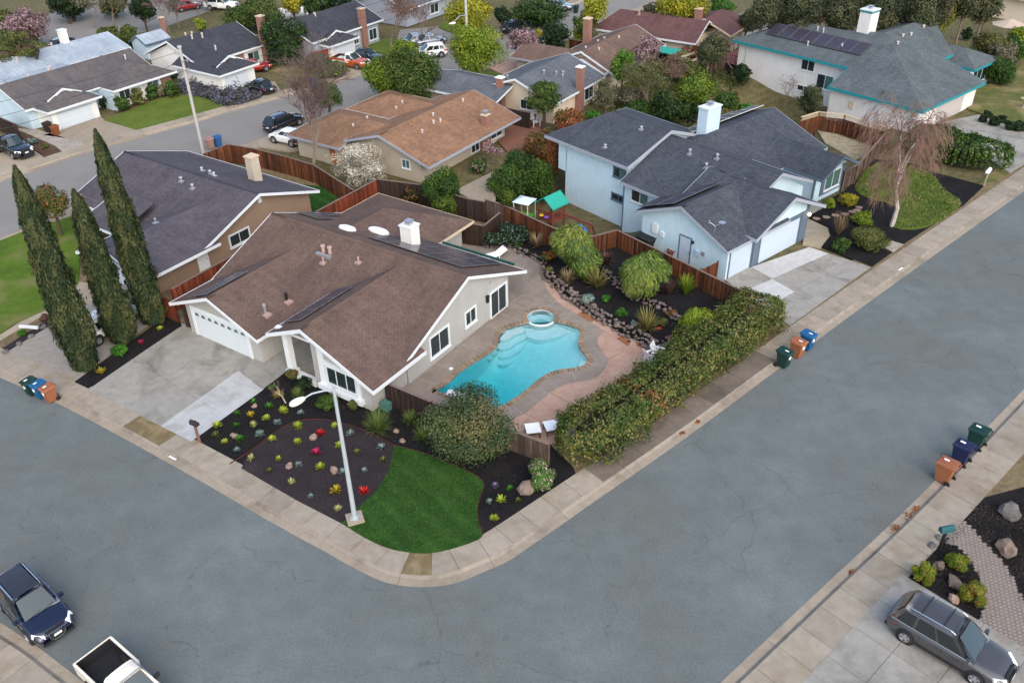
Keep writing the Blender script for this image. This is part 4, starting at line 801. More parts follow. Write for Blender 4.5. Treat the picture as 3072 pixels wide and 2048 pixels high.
obj('porch_post', pp, 'trim_slate', h); obj('entry_wall', MB().box(9.9, 10.1, 13.0, 16.4, -.1, 2.4), 'wall_blue', h); obj('porch_floor', MB().box(10.1, 14.2, 11.0, 16.2, -.15, .06), 'drive', h); door(h, 'u+', 10.1, 14.0, 15.0, .06, 2.1, 'black', 'trim_white')
ch_ = chimney(h, 3.0, 4.0, 12.8, 14.6, 3.4, 6.6, 'wall_ice', 'trim_white'); 
for u, v in ((6.15, 8.1), (8.45, 7.4), (8.55, 8.55)): vent(rm, u, v, 5.12 - .43 * (9.3 - v), .35, .1, 'metal')
for u, v in ((.65, 8.26), (-.5, 5.1)): vent(ru, u, v, 5.5 - .345 * (9.25 - v), .2, .1, 'metal')
solar(rs, (7.75, .45, 4.5 - .43 * 4.25), (0, 1, 0), (1, 0, .43), 2, 1, 1.35, 1.75, .25); solar(rs, (9.5, .45, 4.5 - .43 * 2.5), (0, 1, 0), (1, 0, .43), 4, 1, 1.35, 1.75, .25); solar(rp, (1.4, 11.5, 3.65), (0, 1, 0), (1, 0, .33), 7, 1, 1.6, 1.5, .3, frame='trim_white')
dm = MB().tube((14.75, .7, 3.3), (14.75, .7, 3.75), .025, .025, 6).tube((14.75, .7, 3.75), (14.4, .5, 4.0), .025, .02, 6).tube((14.75, .7, 3.75), (15.05, .95, 4.0), .03, .02, 6); dm.lathe([(.26, .1), (.2, .04), (.1, .01), (.01, 0)], 16, (15.1, 1.0, 3.98)); dm.lathe([(.06, -.1), (.06, .12)], 8, (14.36, .48, 4.0))
obj('satellite_dish', dm, 'metal', rs)
obj('downspout', MB().box(2.9, 2.98, 3.93, 3.99, -3.2, 2.4), 'trim_slate', h)
for u in (-3.6, -1.6, .6): obj('foundation_vent', fbox(MB(), FACE['v-'](4.6), u, u + .4, -2.85, -2.65, .004, .02), 'trim_slate', h)
# ------------------------------------------------------------ house with teal trim
h = house('teal_trim_house', 'large pale grey house with teal fascia, grey shingle roof and long row of solar panels', (43.22, 85.25, .15), PH2)
rl = roof(h, [([(-25, -.7, 3.72), (-9.9, -.7, 3.72), (-9.9, -4.1, 2.46), (.6, -4.1, 2.46), (-8.6, 4.8, 5.75), (-20, 4.8, 5.75)], [0, 1, 2]), ([(-25, 10.3, 3.72), (-25, -.7, 3.72), (-20, 4.8, 5.75)], [0]), ([(-25, 10.3, 3.72), (-20, 4.8, 5.75), (-8.6, 4.8, 5.75), (-8.6, 10.3, 3.72)], [])], 'roof_teal', 'trim_teal', fh=.28)
rg = roof(h, [([(.6, -4.1, 2.46), (.6, 9.0, 2.46), (-4.1, 8.3, 4.15), (-4.1, 10.4, 4.15), (-9.9, 15.8, 6.2), (-9.9, 5.6, 6.2), (-8.6, 4.8, 5.75)], [0, 1, 2]), ([(-9.9, 15.8, 6.2), (-9.9, 5.6, 6.2), (-16, 5.6, 4.0), (-16, 15.8, 4.0)], []), ([(-9.9, 5.62, 6.2), (-8.6, 4.8, 5.75), (-15, 4.8, 5.72)], [])], 'roof_teal', 'trim_teal', fh=.28)
rv = roof(h, gw('u', -11, -2.1, 15.3, 3.75, .4, .4, 3.1, 3.1, 0, 3.0), 'roof_teal', 'trim_teal', fh=.26)
ridge_cap(rl, [(-20, 4.8, 5.76), (-11, 4.8, 5.76)], 'roof_teal')
walls(h, -23.6, -9.8, 0, 9.6, -4.4, 3.75, 'wall_teal'); walls(h, -24.5, -23.5, 0, 9.2, .6, 3.7, 'wall_teal'); walls(h, -9.8, 0, -3.5, 8.6, -1.2, 2.45, 'wall_teal'); walls(h, -15, -6, 8.6, 15.0, -.5, 3.0, 'wall_teal'); walls(h, -8, -2.7, 12.7, 17.9, -.15, 2.5, 'wall_teal')
window(h, 'v-', 0, -15.95, -14.2, 2.1, 3.55, 1); window(h, 'v-', 0, -13.75, -11.65, .6, 2.2, 1, alt='glass_green'); window(h, 'v-', 0, -16.0, -14.3, -.25, .45, 1); door(h, 'v-', -3.5, -4.9, -3.9, -.12, 1.9); obj('meter_box', fbox(MB(), FACE['v-'](-3.5), -7.4, -6.9, .7, 1.4, .004, .14), 'trim_tan', h)
garage_door(h, 'u+', 0, .3, 5.9, -.12, 1.9, 4, m=mat('door_beige', S(176, 170, 164), .6, .04), fw=.35); window(h, 'u+', -2.7, 13.4, 16.8, .4, 2.1, 2)
chimney(h, -12.9, -11.5, 5.0, 6.6, 4.0, 8.2, 'wall_teal', 'trim_white', band='trim_teal')
solar(rl, (-22.0, 1.4, 5.75 - .37 * 3.4), (1, 0, 0), (0, 1, .37), 8, 1, 1.5, 2.2, .2)
for u, v in ((-17.0, 3.9), (-16.2, 3.8), (-12.6, 2.0), (-16.3, 1.2)): vent(rl, u, v, 5.75 - .37 * (4.8 - v), .45, .1, 'dome', base=False)
for u, v in ((-8.6, 7.2), (-8.4, 8.6), (-7.9, 5.0), (-8.8, 12.0)): vent(rg, u, v, 2.3 + .35 * (.6 - u), .5, .14, 'dome', base=False)
# deck and stairs on the downhill side
mat('deck_wood', S(138, 92, 84), .8, .2)
dk = empty('timber_deck', h.matrix_basis @ Vector((-25.5, 4, 0)), PH2, 'reddish timber deck with railing on the downhill end of the teal trimmed house', 'deck')
for i in range(16): obj('deck_board', MB().box(-3.2, 1.9, -3.6 + .4 * i + .01, -3.6 + .4 * i + .39, .55, .62), 'deck_wood', dk)
rl_ = MB()
for v in (-3.5, 2.7): rl_.box(-3.2, 1.8, v, v + .08, 1.5, 1.58)
rl_.box(-3.2, -3.1, -3.5, 2.7, 1.5, 1.58)
for i in range(8): rl_.box(-3.2 + i * .7, -3.13 + i * .7, -3.5, -3.43, .62, 1.5).box(-3.2, -3.13, -3.5 + i * .85, -3.43 + i * .85, .62, 1.5)
obj('railing', rl_, mat('rail_red', S(132, 72, 74), .7, .15), dk)
for u, v in ((-3, -3.3), (1.6, -3.3), (-3, 2.5)): obj('post', MB().box(u - .1, u + .1, v - .1, v + .1, -3.6, .55), 'rail_red', dk)
st = empty('deck_stairs', h.matrix_basis @ Vector((-24.4, -1.0, 0)), PH2, 'brown timber stairs with railing running down beside the teal trimmed house', 'stairs')
for i in range(12): obj('tread', MB().box(i * .42, i * .42 + .4, -1.0, .2, -.9 - i * .2, -.84 - i * .2), mat('tread', S(120, 98, 78)), st)
for v in (-1.05, .22): obj('stringer', MB().hexa([(-.2, v, -1.2), (5.2, v, -3.6), (5.2, v + .06, -3.6), (-.2, v + .06, -1.2)], [(-.2, v, -.9), (5.2, v, -3.3), (5.2, v + .06, -3.3), (-.2, v + .06, -.9)]), 'rail_red', st); obj('handrail', MB().tube((-.2, v, .1), (5.2, v, -2.3), .04, .04, 6).tube((-.2, v, -1), (-.2, v, .1), .035).tube((2.5, v, -2.2), (2.5, v, -1.1), .035).tube((5.2, v, -3.5), (5.2, v, -2.3), .035), 'trim_slate', st)
obj('landing', MB().box(-2.2, 0, -1.2, .3, -.95, -.84), 'deck_wood', st)
# ------------------------------------------------------------ houses along the far street
def garage_house(name, label, o, rm, wm, garage, mains, extra, face=0, dm='white_door', z2=2.1):
    """garage = (u1, v0, v1, door v0, v1); hipped garage wing with a small gablet towards the street"""
    h = house(name, label, (o[0], o[1], .15), PHI); u1, v0, v1, d0, d1 = garage; c = (v0 + v1) / 2; hw = (v1 - v0) / 2 + .5
    r_ = roof(h, gw('u', u1 - 8, u1 + .5, c, z2 + .43 * hw, .43, .43, hw, hw, 0, hw * .75), rm, 'trim_white'); zt = z2 + .43 * hw
    g_ = roof(h, [([(u1 - hw * .6, c - 2.0, zt - .75), (u1 - hw * .6 + .8, c - 2.0, zt - .75), (u1 - hw * .6 + .8, c, zt + .08), (u1 - hw * .9, c, zt + .08)], [1]), ([(u1 - hw * .6 + .8, c + 2.0, zt - .75), (u1 - hw * .6, c + 2.0, zt - .75), (u1 - hw * .9, c, zt + .08), (u1 - hw * .6 + .8, c, zt + .08)], [3])], rm, 'trim_white'); obj('gablet', MB().add([(u1 - hw * .6 + .6, c - 1.9, zt - .9), (u1 - hw * .6 + .6, c + 1.9, zt - .9), (u1 - hw * .6 + .6, c, zt - .05)], [(0, 1, 2)]), 'trim_white', h)
    walls(h, u1 - 7, u1, v0, v1, -.15, z2 + .1, wm); garage_door(h, 'u+', u1, d0, d1, -.1, 1.95, 4, m=dm)
    rs_ = [r_] + [roof(h, gw(*m_), rm, 'trim_white') for m_ in mains]
    for w_ in extra: walls(h, *w_[:6], w_[6] if len(w_) > 6 else wm, gables=w_[7] if len(w_) > 7 else ())
    return h, rs_
h, rs_ = garage_house('ranch_house', 'grey-roofed white ranch house with white garage door next to the far left lawn', (-47.24, 88.51), 'roof_ash', 'wall_white', (.0, -.3, 5.0, .3, 4.2), [('v', -1.7, 14.6, -6.3, 4.05, .34, .45, 6.0, 4.2), ('u', -7, .5, 11.2, 3.95, .42, .42, 4.2, 4.2, 0, 3.0)], [(-11.6, -2.6, -1.3, 14.0, -.15, 2.0, 'wall_ice', (('v-', -6.3, 3.8),)), (-4, -.2, 7.3, 14.8, -.15, 2.05)])
window(h, 'u+', -.2, 7.9, 9.4, .6, 1.8, 1); window(h, 'u+', -.2, 11.6, 13.2, .6, 1.8, 1, alt='glass_green'); obj('brick_pier', MB().box(-.19, -.05, 13.5, 14.8, -.1, 1.9), 'brick_red', h); obj('entry_wall', MB().box(-3.4, .3, 6.9, 7.1, -.1, 1.9), 'wall_ice', h)
obj('patio_cover', MB().box(-14.6, -11.8, 2.6, 10.2, 2.2, 2.32), 'roof_pale', h, boxuv=True)
for u, v in ((-7.2, 4.8), (-7.5, 5.2), (-6.8, 2.2)): vent(rs_[1], u, v, 3.7, .45, .13, 'dome', base=False)
vent(rs_[2], -4.5, 12.6, 3.6, .4, .12, 'dome', base=False)
h, rs_ = garage_house('ranch_house', 'dark-roofed white ranch house behind the lavender bank', (-33.99, 100.8), 'roof_slate', 'wall_white', (1.6, -.3, 4.7, .2, 3.6), [('v', .3, 11.0, -7.8, 4.4, .42, .42, 5.2, 5.0)], [(-12.4, -3.2, .8, 10.4, -.15, 2.2, 'wall_white', (('v-', -7.8, 4.1), ('v+', -7.8, 4.1)))])
window(h, 'v-', .8, -6.4, -5.0, .6, 1.7, 1); window(h, 'u+', -3.2, 8.0, 9.9, .5, 1.8, 1, alt='glass_green'); obj('brick_panel', MB().box(-3.19, -3.05, 5.6, 7.4, -.1, 1.9), 'brick_red', h); chimney(h, -3.4, -2.6, 10.5, 11.3, 0, 5.6, 'brick_red', 'trim_tan', pot=False)
for u, v in ((-8.4, 3.6), (-8.1, 4.3), (-7.0, 3.4), (-6.6, 4.6)): vent(rs_[1], u, v, 4.1, .45, .12, 'dome', base=False)
vent(rs_[0], -2.5, 3.0, 3.6, .4, .11, 'dome', base=False)
h, rs_ = garage_house('ranch_house', 'dark-roofed ranch house with purple solar panels above the orange pickup', (-21.85, 111.35), 'roof_slate', 'wall_white', (0, -.4, 4.0, .1, 3.7), [('v', -2.4, 11.0, -5.6, 4.6, .42, .42, 5.2, 4.6)], [(-10, -1.3, -2, 10.2, -.15, 2.3, 'trim_grey', (('v-', -5.6, 4.3),))])
solar(rs_[0], (-4.6, -.6, 2.7), (1, 0, 0), (0, 1, .43), 2, 1, 1.7, 1.5, .12); window(h, 'u+', -1.3, 5.2, 6.2, .6, 1.9, 1); window(h, 'u+', -1.3, 8.2, 9.8, .4, 1.9, 1); chimney(h, -1.5, -.8, 6.7, 7.5, 0, 4.8, 'brick_red', 'trim_tan', pot=False)
for u, v in ((-6.0, 2.2), (-5.4, 2.8), (-5.0, 2.6)): vent(rs_[1], u, v, 4.3, .4, .12, 'dome', base=False)
h = house('grey_roof_house', 'house with smooth blue-grey shingle roof and two brick chimneys behind the tan roof', (7.94, 93.99, .15), PHI)
ra = roof(h, gw('v', -7.6, 3.3, -3.5, 4.05, .36, .38, 5, 4.9), 'roof_grey', 'trim_white'); rb_ = roof(h, gw('u', -13.8, -4, -6.9, 3.25, .28, .28, 3.6, 3.6), 'roof_grey', 'trim_white')
walls(h, -7.6, .9, -7.0, 2.6, -.15, 2.3, 'stucco_cream', gables=(('v-', -3.5, 3.8), ('v+', -3.5, 3.8))); walls(h, -13, -7.6, -9.8, -4, -.15, 2.2, 'stucco_cream', gables=(('u-', -6.9, 3.0),)); chimney(h, .95, 1.6, -2.6, -1.9, -.1, 4.6, 'brick_red', 'dome', pot=False); chimney(h, -5.6, -4.9, -8.0, -7.35, -.1, 3.9, 'brick_red', 'dome', pot=False)
window(h, 'v-', -7.0, -3.2, -1.6, .8, 1.9, 1); window(h, 'u+', .9, -.6, 1.4, .4, 1.9, 1)
for u, v in ((-2.4, -3.6), (-1.6, -2.4), (-1.2, -1.6), (-.9, -2.2), (-5.2, -6.4)): vent(ra, u, v, 4.05 - .37 * abs(u + 3.5), .35, .1, 'metal', base=False)
h = house('brown_roof_house', 'brown shingle house with tall brick chimney and white gable trim in the middle distance', (12.9, 102.64, .15), PHI)
ra = roof(h, gw('v', -5.4, 8.2, -1.8, 4.05, .4, .45, 5.2, 4.2), 'roof_cocoa', 'trim_white'); rb_ = roof(h, gw('u', -11, -2, -2.8, 3.3, .33, .33, 3.2, 3.2), 'roof_cocoa', 'trim_grey'); rc_ = roof(h, gw('v', -6.2, -2.0, -1.2, 3.5, .42, .42, 2.9, 2.9, 0, 0), 'roof_cocoa', 'trim_white', fh=.28)
walls(h, -6.2, 1.9, -4.9, 7.6, -.15, 2.2, 'stucco_tan', gables=(('v-', -1.8, 3.8), ('v+', -1.8, 3.8))); walls(h, -10.4, -6.2, -5.4, -.2, -.15, 2.1, 'stucco_tan', gables=(('u-', -2.8, 3.0),)); chimney(h, -6.0, -5.2, 2.4, 3.3, 0, 5.4, 'brick_red', 'trim_tan', pot=False); window(h, 'v-', -4.9, -.6, 1.2, .7, 1.8, 1)
for u, v in ((-2.6, 1.6), (-2.8, .4), (-1.2, 2.6), (-2.4, -3.2), (-1.0, -2.6)): vent(ra, u, v, 4.0 - .42 * abs(u + 1.8), .2, .13, 'dome', base=False)
h = house('wine_roof_house', 'long low house with dark wine-red shingle roof at the top of the picture', (22.8, 115.57, .15), PHI)
ra = roof(h, gw('u', -10.2, 4.4, -2, 4.05, .5, .5, 3.8, 3.8, 2.2, 0), 'roof_wine', 'trim_white'); rb_ = roof(h, gw('v', -1.4, 7.0, 3.4, 4.05, .42, .42, 3.8, 3.8, 0, 2.4), 'roof_wine', 'trim_tan')
walls(h, -9.4, 3.6, -5.2, 1.2, -.15, 2.2, 'stucco_cream'); walls(h, .2, 6.6, 1.2, 6.4, -.15, 2.3, 'stucco_cream'); window(h, 'v-', -5.2, -3.6, -2.4, .3, 1.9, 1); window(h, 'v-', -5.2, -1.2, .2, .3, 1.9, 1); chimney(h, 2.0, 2.8, -1.2, -.4, 2, 5.0, 'brick_red', 'trim_tan', pot=False); vent(ra, -5.0, -2.6, 3.8, .5, .12, 'terracotta')
h = house('pale_roof_house', 'house with pale blue-white roof and white chimney at the far left', (-59.17, 112.78, .15), PHI)
ra = roof(h, gw('v', -14, 5.8, 6.2, 3.5, .33, .33, 4.2, 4.2), 'roof_pale', 'trim_white'); walls(h, 2.6, 9.8, -13.4, 5.2, -.15, 2.2, 'wall_ice', gables=(('v+', 6.2, 3.3), ('v-', 6.2, 3.3))); chimney(h, 5.6, 6.4, -.4, .4, 2.6, 4.9, 'wall_white', 'trim_white', pot=False)
for u, v in ((5.2, -3.0), (5.0, -1.2), (7.2, -7.0), (7.4, -2)): vent(ra, u, v, 3.2, .35, .13, 'dome', base=False)
c = P(450, 118, 2); h = house('garden_shed', 'small pale blue gabled shed with brick flue behind the dark roofs', (c.x, c.y, .0), PHI, 'shed')
roof(h, gw('v', -2, 2, 0, 2.9, .55, .55, 1.7, 1.7), 'roof_pale', 'trim_slate'); walls(h, -1.4, 1.4, -1.8, 1.8, 0, 2.0, 'wall_ice', gables=(('v-', 0, 2.7),)); chimney(h, -.2, .3, 2.1, 2.6, 0, 4.2, 'brick_red', 'trim_tan', pot=False)
c = P(*r2(1450, 100), 0); h = house('grey_stucco_house', 'grey house with brick chimney half hidden by bare trees at the top', (c.x, c.y, .1), PHI)
roof(h, gw('v', -9, 8, 0, 4.6, .38, .38, 5.4, 5.4), 'roof_grey', 'trim_white'); walls(h, -4.8, 4.8, -8.4, 7.4, 0, 2.7, 'trim_grey', gables=(('v-', 0, 4.3),)); chimney(h, 4.9, 5.6, 4.0, 4.8, 0, 5.4, 'brick_red', 'trim_tan', pot=False); window(h, 'u+', 4.8, -3, -1, .6, 2, 1); window(h, 'u+', 4.8, 5.4, 6.8, .6, 2, 1)
c = P(*r4(1850, 175), 0); h = house('taupe_house', 'taupe house with curved grey roof behind the yellow-green tree', (c.x + 3, c.y + 4, .1), PH2)
roof(h, gw('u', -5, 9, 3, 4.8, .4, .4, 4.6, 4.6), 'roof_ash', 'trim_tan'); walls(h, -4, 8, -.8, 6.8, -1, 3.0, 'stucco_cream'); window(h, 'v-', -.8, -2, -.6, 1, 2.2, 1); window(h, 'v-', -.8, 1.4, 3, 1, 2.2, 1)
c = P(*r4(2260, -30), 0); h = house('dark_green_house', 'dark green sided house with white window at the upper right edge', (c.x, c.y, .1), PH2)
roof(h, gw('u', -6, 12, 4, 6.2, .4, .4, 5, 5), 'roof_ash', 'trim_white'); walls(h, -5, 11, -.5, 8, -.1, 4.3, mat('wall_green', S(76, 98, 98), .8, .1)); window(h, 'v-', -.5, -1, 2.4, 1.2, 2.6, 1)
# ------------------------------------------------------------ foliage kit
leafmat('leaf'); mat('bark_grey', S(128, 112, 98, .8), .95, .3, 4, 30); mat('bark_brown', S(86, 70, 58, .8), .95, .3, 4, 30); mat('bark_white', S(196, 186, 176, .8), .9, .3, 3, 12); mat('twig', S(120, 100, 94, .8), .95, .2); mat('twig_red', S(132, 104, 92, .8), .95, .2); mat('twig_green', S(112, 112, 80, .8), .95, .2)
KF = 1.0
PAL = {'green': [(58, 84, 34), (72, 98, 38), (46, 70, 30)], 'dark': [(34, 52, 28), (44, 62, 32), (28, 44, 26)], 'lime': [(112, 130, 36), (134, 146, 48), (92, 112, 32)], 'yellow': [(150, 142, 40), (170, 156, 48), (120, 120, 38)], 'olive': [(86, 92, 46), (104, 106, 58), (70, 78, 40)], 'hedge': [(66, 84, 38), (84, 98, 46), (104, 112, 54), (128, 116, 66), (54, 72, 36)], 'bush': [(68, 90, 56), (86, 102, 60), (56, 80, 54), (118, 110, 72), (46, 68, 48)], 'pink': [(166, 138, 144), (146, 116, 124), (180, 154, 158), (112, 94, 92)], 'white': [(196, 190, 172), (172, 164, 142), (214, 210, 196), (120, 110, 92)], 'photinia': [(150, 84, 58), (120, 82, 46), (70, 84, 40), (168, 104, 70)], 'lemon': [(44, 70, 28), (60, 88, 32), (94, 114, 42), (32, 54, 24)], 'cypress': [(44, 58, 34), (56, 70, 40), (36, 48, 30), (78, 82, 48)], 'feather': [(88, 112, 56), (108, 126, 62), (72, 98, 54), (128, 136, 70)], 'lavender': [(96, 92, 108), (82, 84, 92), (78, 86, 62), (110, 102, 124)], 'grey': [(110, 104, 84), (92, 92, 70), (124, 116, 98)], 'silver': [(116, 136, 128), (136, 152, 144), (98, 118, 112)], 'bright': [(60, 110, 36), (74, 128, 40), (50, 94, 32)], 'red': [(190, 40, 40), (206, 60, 50), (150, 30, 36)], 'magenta': [(176, 50, 86), (150, 40, 74)], 'flax': [(132, 112, 88), (108, 88, 74), (150, 136, 92)], 'flaxgold': [(150, 142, 78), (128, 122, 66), (104, 96, 58)], 'plum': [(96, 70, 66), (78, 58, 56), (112, 84, 74)], 'eucalypt': [(66, 74, 48), (82, 86, 58), (54, 62, 42), (98, 96, 70)], 'redtree': [(120, 92, 80), (134, 104, 88), (104, 82, 74)], 'ground': [(84, 104, 44), (102, 118, 50), (70, 90, 40), (120, 118, 70)], 'blossom': [(214, 170, 178), (96, 124, 60), (78, 108, 48), (90, 116, 52)], 'pale': [(172, 172, 110), (150, 156, 92), (190, 188, 130)], 'gold': [(186, 160, 44), (150, 142, 44)], 'purple': [(120, 100, 150), (90, 100, 90)], 'limebed': [(150, 164, 52), (128, 148, 48), (172, 178, 70)]}
def pal(n): return np.array([S(*c, KF) for c in PAL[n]])
def unit(n, g): v = g.normal(size=(n, 3)); return v / np.linalg.norm(v, axis=1, keepdims=True)
def leafmesh(name, C, Nn, size, col, g, aspect=1.5, jit=.7, along=None):
    """many leaf-sized faces; C centres, Nn facing, size, colour of each"""
    n = len(C); nr = Nn + jit * unit(n, g); nr /= np.linalg.norm(nr, axis=1, keepdims=True)
    t = unit(n, g) if along is None else along + .25 * unit(n, g)
    t -= nr * (t * nr).sum(1, keepdims=True); t /= np.linalg.norm(t, axis=1, keepdims=True) + 1e-9; b = np.cross(nr, t)
    s = (size if np.ndim(size) else np.full(n, size))[:, None] * g.uniform(.7, 1.3, (n, 1)); A = t * s * aspect * .5; Bv = b * s * .5
    V = np.stack([C - A, C + Bv - A * .1, C + A, C - Bv - A * .1], 1).reshape(-1, 3)
    me = bpy.data.meshes.new(name); me.vertices.add(4 * n); me.vertices.foreach_set('co', V.astype(np.float32).ravel()); me.loops.add(4 * n); me.loops.foreach_set('vertex_index', np.arange(4 * n, dtype=np.int32))
    me.polygons.add(n); me.polygons.foreach_set('loop_start', np.arange(0, 4 * n, 4, dtype=np.int32)); me.polygons.foreach_set('loop_total', np.full(n, 4, dtype=np.int32))
    at = me.attributes.new('col', 'FLOAT_COLOR', 'FACE'); c4 = np.ones((n, 4), np.float32); c4[:, :3] = np.clip(col * g.uniform(.8, 1.22, (n, 1)), 0, 1); at.data.foreach_set('color', c4.ravel()); me.update(); me.materials.append(MATS['leaf']); return me
def crown(g, rad, nsub, n, p, subr=.36, hollow=.35, low=None):
    rad = np.array(rad); d = unit(nsub, g); r_ = g.uniform(hollow, 1 - subr * .75, (nsub, 1)); c = d * r_ * rad
    if low is not None: c[:, 2] = np.maximum(c[:, 2], low * rad[2])
    sr = subr * g.uniform(.75, 1.3, nsub); k = g.choice(nsub, n, p=(sr ** 2) / (sr ** 2).sum()); dd = unit(n, g); dd[:, 2] = np.where(g.random(n) < .3, np.abs(dd[:, 2]), dd[:, 2])
    C = c[k] + dd * (sr[k] * g.uniform(.55, 1.05, n))[:, None] * rad; Nn = dd + .5 * (C / rad); Nn /= np.linalg.norm(Nn, axis=1, keepdims=True)
    cc = p[g.integers(0, len(p), nsub)]; col = .6 * cc[k] + .4 * p[g.integers(0, len(p), n)]; return C, Nn, col, c
def depth_of(q): return (Vector(q) - Vector((0, 0, CAMH))).dot(FW)
SEED = [100]
def plant(name, label, cat, cx, cy, rpx, ratio=1.0, zc=None, p='green', dens=1.0, leaf=1.0, trunk='bark_brown', group=None, ground=None, subr=.36, nsub=None, flat=1.0, droop=0, aspect=1.5, twigs=0, terrain=True, hollow=.35, mix2=None):
    """tree or shrub whose crown is centred on a pixel; rpx: its half width in pixels; zc: height of the crown centre (None: it sits on the ground)"""
    SEED[0] += 1; g = np.random.default_rng(SEED[0]); z = 2.0
    for i in range(4):
        q = P(cx, cy, z); t0 = T(q.x, q.y) if terrain else 0; gz = (ground if ground is not None else .1) + t0; r_ = rpx * depth_of(q) / FPX; rz = r_ * ratio; z = gz + (rz * .92 if zc is None else zc)
    q = P(cx, cy, z); o = empty(name, (q.x, q.y, gz), 0, label, cat, group); hz = q.z - gz; r_ *= 1.1; rz *= 1.1
    ls = max(.05, 1.45 * 3 * depth_of(q) / FPX * leaf); n = int(min(26000, max(120, dens * 5.5 * r_ * rz * 4 / (ls * ls * .75)))); ns = nsub or int(min(60, max(9, 14 + r_ * 7)))
    C, Nn, col, c = crown(g, (r_, r_ * flat, rz), ns, n, pal(p), subr, hollow)
    if mix2: k = g.random(len(C)) < mix2[1]; col[k] = pal(mix2[0])[g.integers(0, len(PAL[mix2[0]]), k.sum())]
    C[:, 2] += hz; k = C[:, 2] > .02; al = None
    if droop: al = np.concatenate([C[:, :2], np.zeros((len(C), 1))], 1); al /= np.linalg.norm(al, axis=1, keepdims=True) + 1e-6; al = al * .6 + np.array([0, 0, -droop])
    obj('crown' if zc is not None else 'foliage', leafmesh('foliage', C[k], Nn[k], ls, col[k], g, aspect, .7, None if al is None else al[k]), 'leaf', o)
    mb = MB(); tr = max(.04, r_ * .07)
    if zc is not None:
        mb.path([(0, 0, -.05), (g.normal() * .08, g.normal() * .08, hz * .45), (0, 0, hz)], [tr * 1.25, tr, tr * .6], 7)
        for i in g.choice(ns, min(ns, 9), replace=False):
            e = c[i] + np.array([0, 0, hz]); s0 = np.array([0, 0, max(.2, hz - rz * g.uniform(.3, .9))]); mb.path([s0, (s0 + e) / 2 + np.array([0, 0, .1 * r_]), e], [tr * .5, tr * .32, tr * .12], 5)
    else:
        for i in g.choice(ns, min(ns, 7), replace=False): mb.path([(g.normal() * .05, g.normal() * .05, -.03), (c[i] + np.array([0, 0, hz])) * .5, c[i] * .9 + np.array([0, 0, hz * .95])], [tr * .4, tr * .25, tr * .1], 4)
    obj('trunk' if zc is not None else 'stems', mb, trunk, o)
    return o
def bare_tree(name, label, bx, by, hpx, spread=.45, m='twig', trunk='bark_grey', lv=5, lean=(0, 0), group=None, nb=3, fuzz=0, fp='grey', weep=0, seed=None, wpx=None, cat='tree'):
    """leafless tree standing at a pixel; hpx: its height in pixels"""
    SEED[0] += 1; rr = random.Random(seed or SEED[0]); q = PT(bx, by, .1); H_ = hpx * depth_of(q) / FPX / math.cos(PITCH); o = empty(name, q, 0, label, cat, group)
    tb, tw = MB(), MB(); tips = []
    def grow(p, d, L, r_, k):
        n = 3; pts = [p]; dd = d.copy()
        for i in range(n):
            dd = (dd + Vector((rr.gauss(0, .13), rr.gauss(0, .13), rr.gauss(.04 if k < 3 else -weep * .5, .08)))).normalized(); pts.append(pts[-1] + dd * (L / n))
        rs_ = [r_ * (1 - .5 * i / n) for i in range(n + 1)]; (tb if k < 2 else tw).path(pts, rs_, 6 if k < 2 else 4 if k < 3 else 3)
        if k >= lv: tips.append(pts[-1]); return
        for i in range(nb + (1 if k > 2 else 0)):
            t = rr.uniform(.35, 1) if k else rr.uniform(.4, 1); j = min(n - 1, int(t * n)); b0 = pts[j].lerp(pts[j + 1], t * n - j if t * n - j <= 1 else 1); a_ = rr.uniform(0, 2 * math.pi); s = spread * rr.uniform(.7, 1.4)
            nd = (dd + Vector((math.cos(a_), math.sin(a_), 0)) * s * 1.6 + Vector((0, 0, -weep if k > 1 else .15))).normalized(); grow(b0, nd, L * rr.uniform(.55, .78), max(.012, r_ * .5), k + 1)
        if k < 2: grow(pts[-1], dd, L * .7, r_ * .5, k + 1)
    grow(Vector((0, 0, -.05)), Vector((lean[0], lean[1], 1)).normalized(), H_ * .42, max(.05, H_ * .016), 0)
    obj('trunk', tb, trunk, o); tm = tw.mesh('twigs'); obj('twigs', tm, m, o)
    if fuzz:
        g = np.random.default_rng(SEED[0]); c = np.array([tuple(t) for t in tips]); c = c[g.integers(0, len(c), fuzz)] + g.normal(size=(fuzz, 3)) * H_ * .035; ls = max(.05, 1.2 * 3 * depth_of(q) / FPX); obj('leaves', leafmesh('leaves', c, unit(fuzz, g), ls, pal(fp)[g.integers(0, len(PAL[fp]), fuzz)], g, 1.4), 'leaf', o)
    return o
